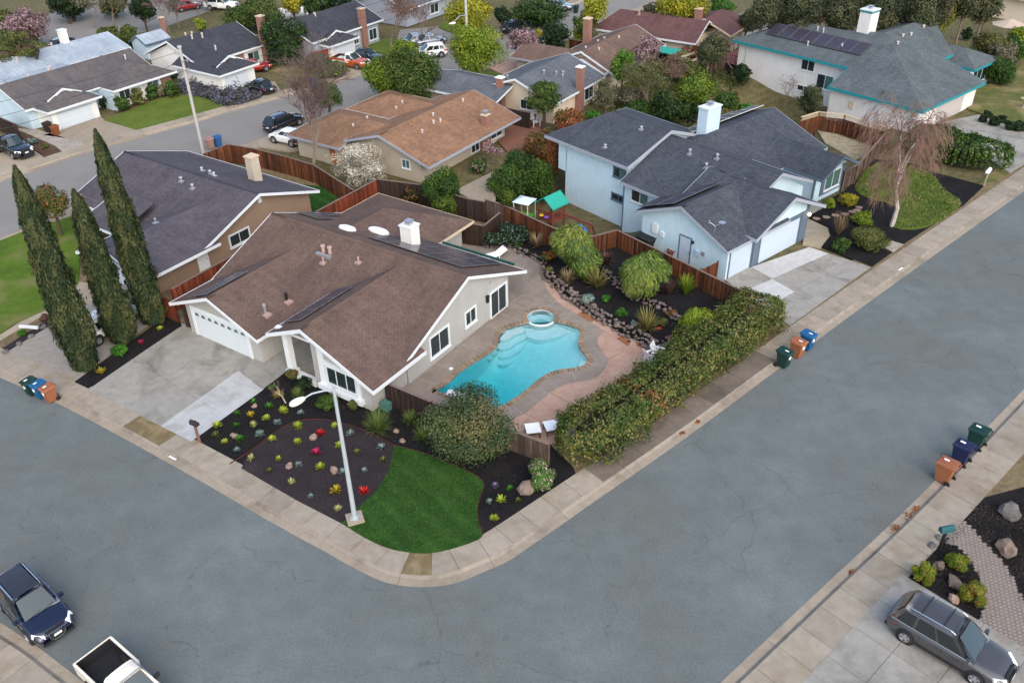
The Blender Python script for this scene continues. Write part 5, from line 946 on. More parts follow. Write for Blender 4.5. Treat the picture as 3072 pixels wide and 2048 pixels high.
def blades(name, label, cat, cx, cy, rpx, ratio=.9, p='flax', n=90, ground=.13, group=None, width=.035, arch=.7, terrain=False):
    """strap-leaved clump: each blade a curved strip"""
    SEED[0] += 1; g = np.random.default_rng(SEED[0]); z = .5
    for i in range(3):
        q = P(cx, cy, z); r_ = rpx * depth_of(q) / FPX; hgt = r_ * 1.25 * ratio; z = ground + hgt * .45
    q = P(cx, cy, z); mb = MB(); cols = []; pc = pal(p); seg = 4
    for i in range(n):
        a_ = g.uniform(0, 2 * math.pi); L = r_ * g.uniform(.55, 1.15); el = g.uniform(.25, 1) ** .7; d = Vector((math.cos(a_), math.sin(a_), 0)); sd = Vector((-d.y, d.x, 0)) * width * g.uniform(.7, 1.3); vs = []; c_ = pc[g.integers(0, len(pc))] * g.uniform(.75, 1.2)
        for k in range(seg + 1):
            t = k / seg; out = L * (t * (1 - .45 * el) + .12 * t * t); hz = hgt * (t * (.35 + .9 * el) - arch * t * t * (1.05 - el)); p_ = d * (out + .04) + Vector((0, 0, max(.01, hz))); w_ = sd * (1 - t ** 2.2 * .9); vs += [p_ - w_, p_ + w_]
        mb.add(vs, [(2 * k, 2 * k + 1, 2 * k + 3, 2 * k + 2) for k in range(seg)]); cols += [c_] * seg
    me = mb.mesh(name); at = me.attributes.new('col', 'FLOAT_COLOR', 'FACE'); c4 = np.ones((len(cols), 4), np.float32); c4[:, :3] = np.array(cols); at.data.foreach_set('color', c4.ravel())
    o = obj(name, me, 'leaf'); o.location = (q.x, q.y, ground); return tag(o, label, cat, group)
def hedge(name, label, path, width, height, p, leaf=.11, dens=3.2, ground=.1, mix2=None, wob=.25, cat='hedge', group=None, endk=.45):
    """clipped or loose hedge along a line of ground points"""
    SEED[0] += 1; g = np.random.default_rng(SEED[0]); pts = [Vector(x[:2]) for x in smooth_poly(path, 6, False)]; c0 = pts[0]; o = empty(name, (c0.x, c0.y, ground), 0, label, cat, group); L = [0]
    for a_, b_ in zip(pts, pts[1:]): L.append(L[-1] + (b_ - a_).length)
    n = int(dens * L[-1] * (2 * height + width) / (leaf * leaf)); s = g.uniform(0, L[-1], n); i = np.clip(np.searchsorted(L, s) - 1, 0, len(pts) - 2); A = np.array([tuple(x) for x in pts]); La = np.array(L); t = ((s - La[i]) / (La[i + 1] - La[i]))[:, None]
    ce = A[i] * (1 - t) + A[i + 1] * t; tg = A[i + 1] - A[i]; tg /= np.linalg.norm(tg, axis=1, keepdims=True); nr = np.stack([-tg[:, 1], tg[:, 0]], 1); th = g.uniform(-.25, math.pi + .25, n)
    cs, sn = np.cos(th), np.sin(th); e_ = .55; xx = np.sign(cs) * np.abs(cs) ** e_; zz = np.sign(sn) * np.abs(sn) ** e_
    bump_ = np.array([noise.noise(Vector((a_ * .8, b_ * 1.5, SEED[0]))) + .5 * noise.noise(Vector((a_ * 2.2, b_ * 3, SEED[0] + 5))) for a_, b_ in zip(s, th)]); lo_ = np.array([noise.noise(Vector((a_ * .33, 1.7, SEED[0]))) + .6 * noise.noise(Vector((a_ * .9, 4.1, SEED[0]))) for a_ in s]); rr = (1 + wob * bump_ + wob * .9 * lo_) * np.where(g.random(n) < .05, g.uniform(1.0, 1.18, n), g.uniform(.76, 1.04, n))
    endf = np.minimum(1, np.sqrt(np.maximum(0.02, np.minimum(s, L[-1] - s) / (width * endk)))); X = xx * width / 2 * rr * endf; Z = (.5 * height + zz * height * .5 * rr * (.75 + .25 * endf)); C = np.stack([ce[:, 0] + nr[:, 0] * X - c0.x, ce[:, 1] + nr[:, 1] * X - c0.y, Z], 1)
    Nn = np.stack([nr[:, 0] * cs, nr[:, 1] * cs, sn], 1); pc = pal(p); reg_ = np.array([noise.noise(Vector((a_ * .5, b_ * 1.2, 3 + SEED[0]))) for a_, b_ in zip(s, th)]); idx = np.clip(((reg_ + .5 + g.normal(size=n) * .3) * len(pc)).astype(int), 0, len(pc) - 1); col = pc[idx]
    if mix2: k = (np.abs(s / L[-1] - mix2[1]) < mix2[2]) & (g.random(n) < .4); col[k] = pal(mix2[0])[g.integers(0, len(PAL[mix2[0]]), k.sum())]
    k = C[:, 2] > 0; obj('foliage', leafmesh('foliage', C[k], Nn[k], leaf, col[k], g, 1.5, .75), 'leaf', o)
    mb = MB(); pts = [x for x, l_ in zip(pts, L) if width * .45 < l_ < L[-1] - width * .45] or pts; wi = [x - c0 for x in offs(pts, width * .24)]; wo = [x - c0 for x in offs(pts, -width * .24)]; q = len(pts)
    mb.add([(*x, -.05) for x in wi] + [(*x, -.05) for x in wo] + [(*x, height * .66) for x in wi] + [(*x, height * .66) for x in wo], [(2 * q + a_, 2 * q + a_ + 1, 3 * q + a_ + 1, 3 * q + a_) for a_ in range(q - 1)] + [(a_, a_ + 1, 2 * q + a_ + 1, 2 * q + a_) for a_ in range(q - 1)] + [(q + a_ + 1, q + a_, 3 * q + a_, 3 * q + a_ + 1) for a_ in range(q - 1)] + [(0, q, 3 * q, 2 * q), (2 * q - 1, q - 1, 3 * q - 1, 4 * q - 1)])
    obj('branches', mb, mat('hedge_core', S(40, 38, 26), .95, .4, 6, 20), o); return o
def scatter(name, poly, n, size, p, label, z=.14, cat='ground cover', tall=.12, terr=False):
    """low cover nobody could count"""
    SEED[0] += 1; g = np.random.default_rng(SEED[0]); xs = [v[0] for v in poly]; ys = [v[1] for v in poly]; pts = []; pv = [Vector(v[:2]) for v in poly]
    while len(pts) < n:
        c = Vector((g.uniform(min(xs), max(xs)), g.uniform(min(ys), max(ys))))
        if inside(c, pv): pts.append((c.x, c.y, z + (T(c.x, c.y) if terr else 0) + abs(g.normal()) * tall * (.5 + noise.noise(Vector((c.x * .7, c.y * .7, 1))))))
    C = np.array(pts); pc = pal(p); nn = np.tile([0., 0, 1], (n, 1)); idx = np.array([noise.noise(Vector((a_ * .6, b_ * .6, 9))) for a_, b_, _ in pts]); idx = np.clip(((idx + .5 + g.normal(size=n) * .25) * len(pc)).astype(int), 0, len(pc) - 1)
    o = obj(name, leafmesh(name, C, nn, size, pc[idx], g, 1.5, 1.2), 'leaf'); return tag(o, label, cat, kind='stuff')
# ------------------------------------------------------------ the three columnar cypresses
for (bx, by, tx, ty, w_, lb) in ((260, 1100, 45, 505, 50, 'tallest columnar cypress, leftmost of the three beside the mulch strip'), (372, 1022, 222, 575, 45, 'shortest columnar cypress, in the middle of the three, in front of the white car'), (462, 965, 287, 395, 42, 'columnar cypress nearest the corner house garage')):
    SEED[0] += 1; g = np.random.default_rng(SEED[0]); q = P(bx, by, .15); d = ray(tx, ty); k = math.hypot(q.x, q.y) / math.hypot(d.x, d.y); tp = Vector((d.x * k, d.y * k, CAMH + d.z * k)); Hc = tp.z - .15
    o = empty('cypress_tree', q, 0, lb, 'tree', 'three columnar cypresses by the driveway'); R_ = w_ * depth_of(q) / FPX; n = 26000; t = g.uniform(0, 1, n) ** 1.1
    prof = R_ * np.interp(t, [0, .06, .2, .5, .8, .93, 1], [.62, .85, 1, .86, .55, .32, .04]); a_ = g.uniform(0, 2 * math.pi, n)
    nz = np.array([noise.noise(Vector((math.cos(x) * 1.6, math.sin(x) * 1.6, y * Hc * .7 + SEED[0]))) + .6 * noise.noise(Vector((math.cos(x) * 4, math.sin(x) * 4, y * Hc * 1.8))) for x, y in zip(a_, t)]); rr = prof * (1 + .34 * nz) * np.where(g.random(n) < .06, g.uniform(1.02, 1.16, n), g.uniform(.8, 1.03, n))
    C = np.stack([np.cos(a_) * rr + (tp.x - q.x) * t, np.sin(a_) * rr + (tp.y - q.y) * t, .1 + t * Hc], 1); Nn = np.stack([np.cos(a_), np.sin(a_), .25 + 0 * t], 1); al = np.stack([np.cos(a_) * .35, np.sin(a_) * .35, np.ones(n)], 1); pc = pal('cypress')
    idx = np.clip(((nz + .5 + g.normal(size=n) * .25) * 4).astype(int), 0, 3); obj('crown', leafmesh('foliage', C, Nn, .085, pc[idx], g, 3.0, .6, al), 'leaf', o)
    tb = MB(); tb.path([(0, 0, -.1), (0, 0, Hc * .3), ((tp.x - q.x) * .9, (tp.y - q.y) * .9, Hc * .9)], [R_ * .8 * .5, R_ * .62, .05], 10); obj('trunk', tb, 'hedge_core' if 'hedge_core' in MATS else mat('hedge_core', S(40, 38, 26), .95, .4, 6, 20), o)
# ------------------------------------------------------------ long hedge on the side street and the big bush at its near end
hp = [P(*c_, .1) for c_ in ((1735, 1436), (1790, 1402), (1900, 1325), (2004, 1243), (2090, 1178), (2170, 1116), (2300, 1016), (2352, 974))]
hp = [Vector((p.x, p.y, 0)) for p in offs([Vector(p[:2]) for p in hp], 1.25)]
hedge('street_hedge', 'long loose green hedge between the pool patio and the side street sidewalk', hp, 3.3, 2.05, 'hedge', .10, 3.0, mix2=('photinia', .3, .02), wob=.42)
plant('olive_bush', 'large rounded grey-green bush with tan tips in front of the fence corner', 'bush', 1418, 1288, 150, .74, None, 'bush', 2.4, 1.0, flat=.9)
plant('end_shrub', 'thin twiggy brown and yellow shrub at the far end of the long hedge', 'shrub', 2262, 952, 62, .8, None, 'grey', .5, .9, 'twig', mix2=('photinia', .25))
plant('flowering_shrub', 'round green shrub dotted with pink and white blossom beside the pale boulder', 'shrub', 1617, 1424, 50, .95, None, 'bright', 1.5, .8, mix2=('blossom', .6))
# shrubs against the corner house
for lb, x, y, r_, ra, p, m2 in (('olive and bronze shrub beside the porch column', 455, 480, 80, .8, 'olive', ('photinia', .2)), ('dark green shrub below the porch ledge', 585, 590, 110, .7, 'dark', None), ('flat-topped dark green shrub under the front window', 890, 800, 130, .6, 'green', None), ('small round grey-green shrub at the window corner', 1180, 845, 72, .95, 'olive', None)): plant('foundation_shrub', lb, 'shrub', *pC(x, y), r_ / 3.92, ra, None, p, 1.6, .8, mix2=m2, ground=.13)
for lb, x, y, r_ in (('largest green fountain grass clump in front of the house corner', 1460, 1060, 215), ('fountain grass clump nearest the wooden fence', 1840, 1000, 125), ('fountain grass clump touching the big grey-green bush', 1985, 1185, 140), ('fine tuft of grass under the porch shrubs', 520, 715, 95)): blades('fountain_grass', lb, 'grass clump', *pC(x, y), r_ / 3.92, 1.0, 'feather', 420 if r_ > 200 else 260, .13, width=.011, arch=.85)
bare_tree('bare_sapling', 'bare pale multi-stemmed sapling at the edge of the front mulch bed', *pC(385, 835), 85, .5, 'twig', 'bark_white', 3, lean=(-.25, .1))
# ------------------------------------------------------------ small plants and stones in the front beds
LAMP = P(1065, 1555, .14)
small = [(pC(*q), k) for q, k in [((220, 635), 'green'), ((185, 855), 'green'), ((350, 905), 'lime'), ((150, 995), 'lime'), ((555, 930), 'silver'), ((285, 1040), 'silver'), ((80, 1180), 'silver'), ((525, 1085), 'lime'), ((960, 1080), 'lime'), ((220, 1240), 'lime'), ((520, 1270), 'lime'), ((1010, 1310), 'lime'), ((300, 1470), 'lime'), ((1220, 1390), 'olive'), ((1140, 1175), 'silver'), ((1505, 1330), 'silver'), ((1530, 1485), 'olive'), ((790, 1170), 'red'), ((740, 1395), 'magenta'), ((300, 715), 'gold')]]
small += [(s6(*q), k) for q, k in [((590, 250), 'lime'), ((725, 455), 'gold'), ((400, 230), 'silver'), ((790, 300), 'silver'), ((505, 510), 'silver'), ((980, 280), 'silver'), ((140, 285), 'olive'), ((975, 465), 'red'), ((335, 385), 'pale'), ((745, 620), 'pale'), ((2130, 415), 'purple'), ((2260, 440), 'bright'), ((2185, 540), 'lime'), ((2080, 560), 'silver'), ((2120, 705), 'lime'), ((2335, 545), 'olive')]]
small += [(s1(*q), k) for q, k in [((1910, 1215), 'lime'), ((2085, 1215), 'green'), ((1900, 1300), 'olive'), ((1980, 1365), 'lime'), ((2085, 1435), 'silver'), ((2110, 1335), 'green'), ((2235, 1210), 'pale'), ((2210, 1505), 'pale'), ((2205, 1125), 'gold'), ((2090, 1110), 'green'), ((2235, 1012), 'green'), ((895, 745), 'gold'), ((1240, 487), 'magenta'), ((1410, 367), 'lime')]]
words = {'green': 'small green seedling plant', 'lime': 'small lime-green spreading plant', 'silver': 'small silvery blue-green plant', 'olive': 'small olive-brown plant', 'red': 'small bright red plant', 'magenta': 'small magenta flowering plant', 'gold': 'small yellow-gold plant', 'pale': 'pale yellow grass tuft', 'purple': 'small purple-flowered plant', 'bright': 'small bright green plant'}
ordn = ['nearest', 'second nearest', 'third nearest', 'fourth nearest', 'fifth nearest', 'sixth nearest', 'seventh nearest', 'eighth nearest', 'ninth nearest', 'tenth nearest', 'eleventh nearest', 'twelfth nearest', 'thirteenth nearest', 'fourteenth nearest', 'fifteenth nearest', 'sixteenth nearest']
by = {}
for q, k in small: by.setdefault(k, []).append(((P(*q, .14) - LAMP).length, q))
for k, l in by.items():
    for i, (d_, q) in enumerate(sorted(l)):
        lb = words[k] + ' in the dark mulch, ' + (ordn[i] + ' to the street lamp' if len(l) > 1 else 'near the boulder')
        if k == 'pale': blades('grass_tuft', lb, 'plant', q[0], q[1], 13, 1.0, 'pale', 60, .14, width=.02)
        else:
            big = 25 if q == s6(725, 455) else 15 if k in ('red', 'magenta', 'lime', 'gold') else 12.5; kk = {'lime': 'limebed', 'green': 'bright'}.get(k, k)
            blades('bedding_plant', lb, 'plant', q[0], q[1], big * rnd.uniform(.7, 1.25), .75, kk, 60, .14, width=.04, arch=.6)
stones = [(pC(705, 1215), 14, 'flat tan stone beside the red plant in the island'), (pC(1680, 1140), 10, 'tan stone at the foot of the largest fountain grass'), (pC(1750, 1255), 10, 'round tan stone above the lawn corner'), (s6(315, 245), 12, 'pink-tan stone beside a silvery plant in the island'), (s6(710, 280), 15, 'largest pinkish stone in the mulch island, beside the lamp post'), (s1(2065, 1305), 12, 'pinkish stone in the mulch beside the driveway'), (s1(2240, 1045), 9, 'small pink stone near the driveway corner'), (s6(530, -2), 9, 'small pink stone near the magenta plant')]
def stone(px, r_, lb, m='boulder_pink', seed=1, flat=.7, ground=.13, cat='stone', name='garden_stone'):
    q = P(*px, ground + .1); s = r_ * depth_of(q) / FPX * 2; me = rock_mesh(name, seed, (1, .85, flat)); o = obj(name, me, m); o.location = (q.x, q.y, ground + s * flat * .22); o.scale = (s, s, s); o.rotation_euler = (0, 0, seed); tag(o, lb, cat)
for i, (px, r_, lb) in enumerate(stones): stone(px, r_, lb, seed=20 + i)
stone(s7(225, 455), 30, 'pale cream boulder beside the round flowering shrub', 'boulder', 41, .75, cat='boulder', name='boulder')
# ------------------------------------------------------------ planter behind the pool
for lb, x, y, r_, ra, p, m2 in (('dark green rosemary shrub at the corner of the back fence', 330, 290, 120, .7, 'dark', ('silver', .15)), ('larger dark green shrub against the back fence behind the patio', 560, 235, 170, .75, 'dark', ('silver', .15)), ('low bright green shrub left of the purple flax', 610, 350, 62, .7, 'green', None), ('shrub dotted with red flowers at the planter edge', 960, 500, 90, .8, 'green', ('red', .18)), ('small yellowish shrub at the rounded planter corner', 970, 665, 48, .9, 'olive', None), ('yellowing shrub between the two flax clumps', 1390, 620, 70, 1.1, 'lime', None), ('silvery grey ball shrub on the rock wall', 1430, 1005, 82, .9, 'silver', None), ('low ragged green plant in black mulch above the spa', 1640, 995, 62, .7, 'bright', None), ('bright green ball shrub alone in the black mulch', 1820, 1175, 68, .95, 'bright', None), ('small blue-green shrub beside the golden flax', 1965, 1290, 42, .8, 'silver', None)): plant('planter_shrub', lb, 'shrub', *pB(x, y), r_ / 3.92, ra, None, p, 1.5, .8, ground=.42, terrain=False, mix2=m2)
for lb, x, y, r_ in (('large feathery drooping shrub, left of the two, with red flowers at its side', 1270, 480, 290), ('large feathery drooping shrub, right of the two, below the blue garage', 2080, 720, 300)): plant('feathery_shrub', lb, 'shrub', *pB(x, y), r_ / 3.92, .95, None, 'feather', 1.9, 1.0, ground=.45, terrain=False, droop=.5, aspect=4.0, subr=.42, nsub=16, mix2=('lime', .18))
for lb, x, y, r_, p in (('grey-brown flax against the fence behind the patio', 820, 340, 125, 'flax'), ('dark flax at the rounded corner of the rock wall', 1180, 770, 130, 'flax'), ('large tan flax clump in the middle of the planter', 1530, 790, 185, 'flaxgold'), ('plum-brown flax by the fence between the two feathery shrubs', 1630, 545, 130, 'plum'), ('golden striped flax clump next to the red flower', 2130, 1290, 190, 'flaxgold')): blades('flax', lb, 'flax', *pB(x, y), r_ / 3.92, 1.0, p, 130, .42, width=.045, arch=.55)
blades('flax', 'dark grey flax between the feathery shrub and the yucca', 'flax', *r7(1490, 1430), 33, 1.1, 'plum', 110, .6, width=.045, arch=.5)
blades('yucca', 'spiky yellow-green yucca head by the wooden fence', 'yucca', *r7(1640, 1420), 34, 1.3, 'lime', 230, .6, width=.035, arch=.25)
for lb, x, y, r_, p, m2 in (('grey-green round shrub next to the bright red flower', 1440, 310, 48, 'olive', None), ('bronze leafy shrub by the upper rocks', 1510, 235, 42, 'photinia', None), ('pink-flowered plant in the mulch near the hedge', 1495, 458, 36, 'silver', ('magenta', .5)), ('single red flower in the black mulch', 1405, 365, 18, 'red', None)): plant('planter_shrub', lb, 'shrub', *s3(x, y), r_ / 2.936, .85, None, p, 1.5, .8, ground=.45, terrain=False, mix2=m2)
plant('feathery_shrub', 'yellow-green palm-like shrub at the inner end of the long hedge', 'shrub', *s3(1730, 320), 50, 1.0, None, 'lime', 1.6, 1.0, ground=.4, terrain=False, droop=.7, aspect=4)
# ------------------------------------------------------------ lot across the street
for lb, x, y, r_, ra in (('yellow-green shrub nearest the grey car roof', 1475, 600, 105, .95), ('yellow-green shrub beside the mailbox', 1765, 495, 105, .7), ('reddish yellow-green shrub by the paver path', 1905, 775, 118, .95)): plant('roadside_shrub', lb, 'shrub', *s8(x, y), r_ / 2.936, ra, None, 'lime', 1.7, .7, terrain=False, mix2=('photinia', .3 if 'reddish' in lb else .12))
for i, (x, y, r_, m_, lb) in enumerate(((1600, 530, 52, 'boulder', 'grey-brown boulder between two yellow-green shrubs'), (1740, 690, 70, 'boulder', 'long brown boulder in the middle of the small mulch bed'), (1735, 822, 50, 'boulder_pink', 'small tan boulder next to the grey car'), (2225, 70, 100, 'boulder_grey', 'largest mottled grey boulder at the right edge'), (2195, 385, 92, 'boulder', 'brown boulder with pale spots beside the paver path'))): stone(s8(x, y), r_ / 2.936, lb, m_, 60 + i, .8, .12, 'boulder', 'boulder')
# ------------------------------------------------------------ neighbours' yards
def yard(name, px, m, z=.12, z0=-.1): return sheet(name, pxs(px, z), z0, z, m)
yard('lawn', [(-60, 745), (80, 690), (215, 648), (262, 700), (240, 760), (235, 850), (150, 925), (45, 968), (0, 1003), (-60, 1032)], 'lawn_left', .16)
yard('front_walk', [(-40, 1022), (0, 1004), (60, 966), (150, 922), (235, 845), (285, 850), (300, 900), (140, 940), (0, 1020), (-40, 1045)], 'far_walk', .135); yard('mulch_strip', [(-20, 1062), (60, 1010), (140, 962), (150, 975), (20, 1056)], 'mulch_brown', .13)
yard('driveway', [(3, 1060), (150, 978), (240, 880), (300, 800), (420, 860), (500, 930), (430, 985), (250, 1125), (228, 1143)], 'aggregate', .127)
yard('front_bed', [(262, 640), (330, 690), (330, 760), (260, 740)], 'bark', .17)
yard('back_lawn', [r6(300, 500), r6(550, 520), r6(840, 570), r6(560, 740), r6(500, 780)], 'lawn', .13)
yard('side_path', [r6(1780, 560), r6(2180, 360), r6(2300, 330), r6(2140, 480), r6(2130, 700), r6(1950, 660)], 'far_walk', .13)
yard('back_patio', [r3(-30, 1120), r3(100, 1060), r3(360, 1100), r3(380, 1190), r3(260, 1300), r3(60, 1330), r3(-60, 1200)], mat('brick_paving', S(150, 104, 84, K), .9, .2, 5), .13)
# blue house: drive, entry path, beds
a_, b_, c_, d_ = P(*s4(285, 345), .14), P(*r8(1000, 1238), .14), P(*r8(490, 1072), .14), P(*r7(1985, 1352), .14)
quad_slabs('driveway', (a_, b_, c_, d_), (0, .36, .72, 1.07), (0, .33, .66, 1), 'drive', special={(2, 1): 'drive_white', (2, 2): 'drive_white', (1, 0): 'drive_white'})
yard('entry_path', [r8(400, 1030), r8(560, 1060), r8(640, 960), r8(620, 890), r8(450, 810), r8(420, 900)], 'far_walk', .13); yard('gravel_patch', [r8(410, 990), r8(420, 880), r8(480, 880), r8(560, 920)], 'gravel', .14)
yard('mulch_bed', [r8(560, 1050), r8(640, 960), r8(620, 880), r8(460, 800), r8(480, 720), r8(780, 560), r8(1000, 280), r8(1400, 330), r8(1560, 400), r8(2000, 520), r8(1820, 690), r8(1310, 1020), r8(1010, 1235)], 'mulch', .11)
yard('gravel_patch', [r8(1110, 1060), r8(1170, 1000), r8(1290, 1035), r8(1195, 1105)], 'gravel', .13); yard('dry_yard', [r4(530, 1150), r4(700, 1180), r4(1000, 1290), r4(940, 1380), r4(860, 1410), r4(600, 1260)], 'dry_yard', .10, -.2)
gc = pxs([r8(1195, 880), r8(1500, 882), r8(1800, 682), r8(1650, 560), r8(1540, 420), r8(1370, 350), r8(1050, 320), r8(860, 520), r8(960, 620), r8(1210, 700)], .14)
sheet('lawn', smooth_poly(gc, 3), 0, .15, 'lawn_far'); scatter('ground_cover', smooth_poly(gc, 3), 7000, .10, 'ground', 'rough green ground cover under the birch', .15, tall=.12)
stp = [(520, 810), (605, 796), (685, 780), (775, 770), (835, 750), (880, 738), (895, 712)]
for i, q in enumerate(stp):
    c = P(*r8(*q), .14); o = obj('stepping_stone', MB().prism([(.3 * math.cos(t) * (1 + .15 * math.sin(3 * t + i)), .22 * math.sin(t)) for t in [k * .524 for k in range(12)]], -.1, .05), 'boulder_pink'); o.location = (c.x, c.y, .13); o.rotation_euler = (0, 0, -.3); tag(o, ['stepping stone nearest the garage corner', 'second stepping stone from the garage corner', 'third stepping stone from the garage corner', 'middle stepping stone in the blue house bed', 'third stepping stone from the birch side', 'second stepping stone from the birch side', 'stepping stone nearest the round yellow shrub and birch'][i], 'stepping stone', 'stepping stones in the blue house bed')
for lb, x, y, r_, ra, p in (('round green-yellow shrub at the corner of the bay window', 640, 680, 50, 1.0, 'lime'), ('wide yellow-topped shrub below the bay window', 795, 640, 85, .65, 'yellow'), ('light green clipped shrub above the big dark one', 935, 815, 92, .65, 'lime'), ('largest dark olive clipped shrub by the blue house drive', 988, 985, 160, .62, 'olive'), ('round green ball shrub at the corner of the drive', 738, 1040, 84, .8, 'green')): plant('clipped_shrub', lb, 'shrub', *r8(x, y), r_ / 2.936, ra, None, p, 1.8, .8, terrain=False)
blades('dry_grass_clump', 'tall dry grass clump beside the entry path', 'grass clump', *r8(730, 880), 34, 1.5, 'flax', 120, .13, width=.025, arch=.3)
bare_tree('birch_tree', 'bare white-barked weeping birch in front of the blue house', *r8(1180, 885), 385, .36, 'twig_red', 'bark_white', 5, lean=(.12, -.05), nb=4, weep=.42, seed=5)
hedge('clipped_hedge', 'broad clipped green hedge between the birch and the neighbour drive', pxs([r8(1380, 150), r8(1560, 235), r8(1760, 310), r8(1960, 335), r8(2130, 310)], .1), 4.6, 2.1, 'lemon', .14, 2.4, wob=.2, endk=.25)
yard('planting_strip', [r8(1950, 500), r8(2110, 480), r8(2230, 410), r8(2100, 370)], 'lawn_dry', .13)
# teal trimmed house: lawn and drive
quad_slabs('driveway', [P(*r8(2225, 410), .14), P(*r8(2349, 360), .14) + Vector((6, 5.5, 0)), P(*r4(1960, 1010), .14), P(*r4(1590, 1080), .14)], (0, .33, .66, 1), (0, .5, 1), 'drive')
yard('lawn', [r4(1850, 960), r4(1950, 990), r4(2349, 1160), r4(2600, 1300), r4(2700, 900), r4(2349, 560), r4(2290, 600), r4(2200, 740), r4(2000, 740), r4(1870, 830)], 'lawn_dry', .12)
for i, (x, y, r_) in enumerate(((1985, 1045, 44), (2090, 1070, 56), (2160, 1045, 44), (2225, 1110, 52), (2310, 1110, 60), (2030, 1000, 40))): plant('box_ball', ['clipped box ball nearest the teal house garage', 'second clipped box ball from the teal house garage', 'third clipped box ball behind the second', 'fourth clipped box ball along the drive', 'clipped box ball at the right picture edge', 'hindmost clipped box ball by the drive'][i], 'shrub', *r4(x, y), r_ / 2.936, .8, None, 'dark', 1.6, .8, terrain=False, group='clipped box balls along the drive')
plant('round_hedge', 'large rounded clipped hedge beside the teal trimmed house', 'hedge', *r4(2150, 620), 50, .85, None, 'green', 1.6, .9, terrain=False)
for lb, x, y, r_, ra, p in (('green bush behind the large rounded hedge', 2080, 400, 60, .7, 'olive'), ('brownish bush at the corner of the teal house roof', 2190, 470, 45, .8, 'grey'), ('dark bush at the upper right edge', 2270, 440, 40, .9, 'green'), ('light green bush at the right picture edge', 2330, 330, 40, .8, 'lime')): plant('bush', lb, 'bush', *r4(x, y), r_, ra, None, p, 1.2, terrain=False)
bare_tree('bare_shrub', 'bare twiggy shrub against the pale wall of the teal trimmed house', *r4(240, 960), 90, .6, 'twig', 'bark_grey', 4, nb=3, cat='shrub'); plant('bush', 'grey-green bush next to the fence below the teal house windows', 'bush', *r4(470, 880), 34, 1.4, None, 'eucalypt', 1.1)
# ------------------------------------------------------------ trees behind the corner house
for lb, x, y, r_, ra, zc, p, m2 in (('dense green citrus tree behind the corner house roof', *r6(1670, 580), 68, 1.0, 1.9, 'lemon', None), ('dark shrub under the citrus tree', *r6(1400, 600), 36, .8, None, 'dark', ('photinia', .3)), ('large round citrus tree beside the blue house', *r7(250, 440), 78, 1.05, 2.2, 'lemon', None), ('second citrus tree at the corner of the back fence', *r7(40, 560), 60, 1.1, 1.8, 'lemon', None)): plant('citrus_tree', lb, 'tree', x, y, r_, ra, zc, p, 1.5, .95, mix2=m2)
plant('photinia_shrub', 'red and green shrub in front of the blue house gable', 'shrub', *r7(420, 240), 42, 1.9, None, 'photinia', 1.5); plant('photinia_shrub', 'orange-red shrub below the slate ridge', 'shrub', *r3(600, 1075), 48, .8, None, 'photinia', 1.4); plant('photinia_shrub', 'dull red shrub beside the white garden wall', 'shrub', *r3(330, 1270), 44, .9, None, 'photinia', 1.2, mix2=('olive', .4))
bare_tree('bare_tree', 'tall bare tree rising from the brown house back fence', *r6(540, 490), 330, .4, 'twig', 'bark_grey', 5, nb=4, seed=8)
plant('blossom_tree', 'white blossoming tree in front of the tan house wall', 'tree', *r6(960, 345), 92, .75, 2.0, 'white', .42, .8, 'bark_grey', subr=.26, nsub=44)
bare_tree('bare_shrub', 'pinkish bare shrub along the tan house wall', *r6(2120, 330), 55, .7, 'twig_red', 'bark_grey', 4, cat='shrub', fuzz=400, fp='pink'); plant('bush', 'low green plants along the tan house path', 'bush', *r6(1990, 345), 32, .6, None, 'green', 1.2, mix2=('pink', .15))
plant('small_tree', 'small round tree with reddish tips on the left lawn', 'tree', *r5(440, 660), 62, .8, 3.0, 'olive', 1.0, .9, mix2=('photinia', .22)); plant('bush', 'small green shrub behind the cypresses', 'bush', *r5(700, 940), 18, 1.2, None, 'bright', 1.4)
plant('bush', 'small leafy green plant at the foot of the cypresses', 'plant', *s1(1050, 560), 24, .8, None, 'bright', 1.6, .8); plant('bush', 'small round plant in the gravel strip by the left driveway', 'plant', *s1(195, 400), 13, .9, None, 'bright', 1.5, .7); plant('bush', 'dark red leafy plant beside the leftmost cypress', 'plant', *s1(385, 270), 17, .7, None, 'plum', 1.5, .7)
for i, (x, y) in enumerate(((45, 570), (165, 492), (270, 430), (380, 348))): stone(s1(x, y), 11, ['pale stone at the street end of the left gravel strip', 'second pale stone of the left gravel strip', 'third pale stone of the left gravel strip', 'pale stone next to the leftmost cypress'][i], 'boulder_grey', 80 + i, .5)
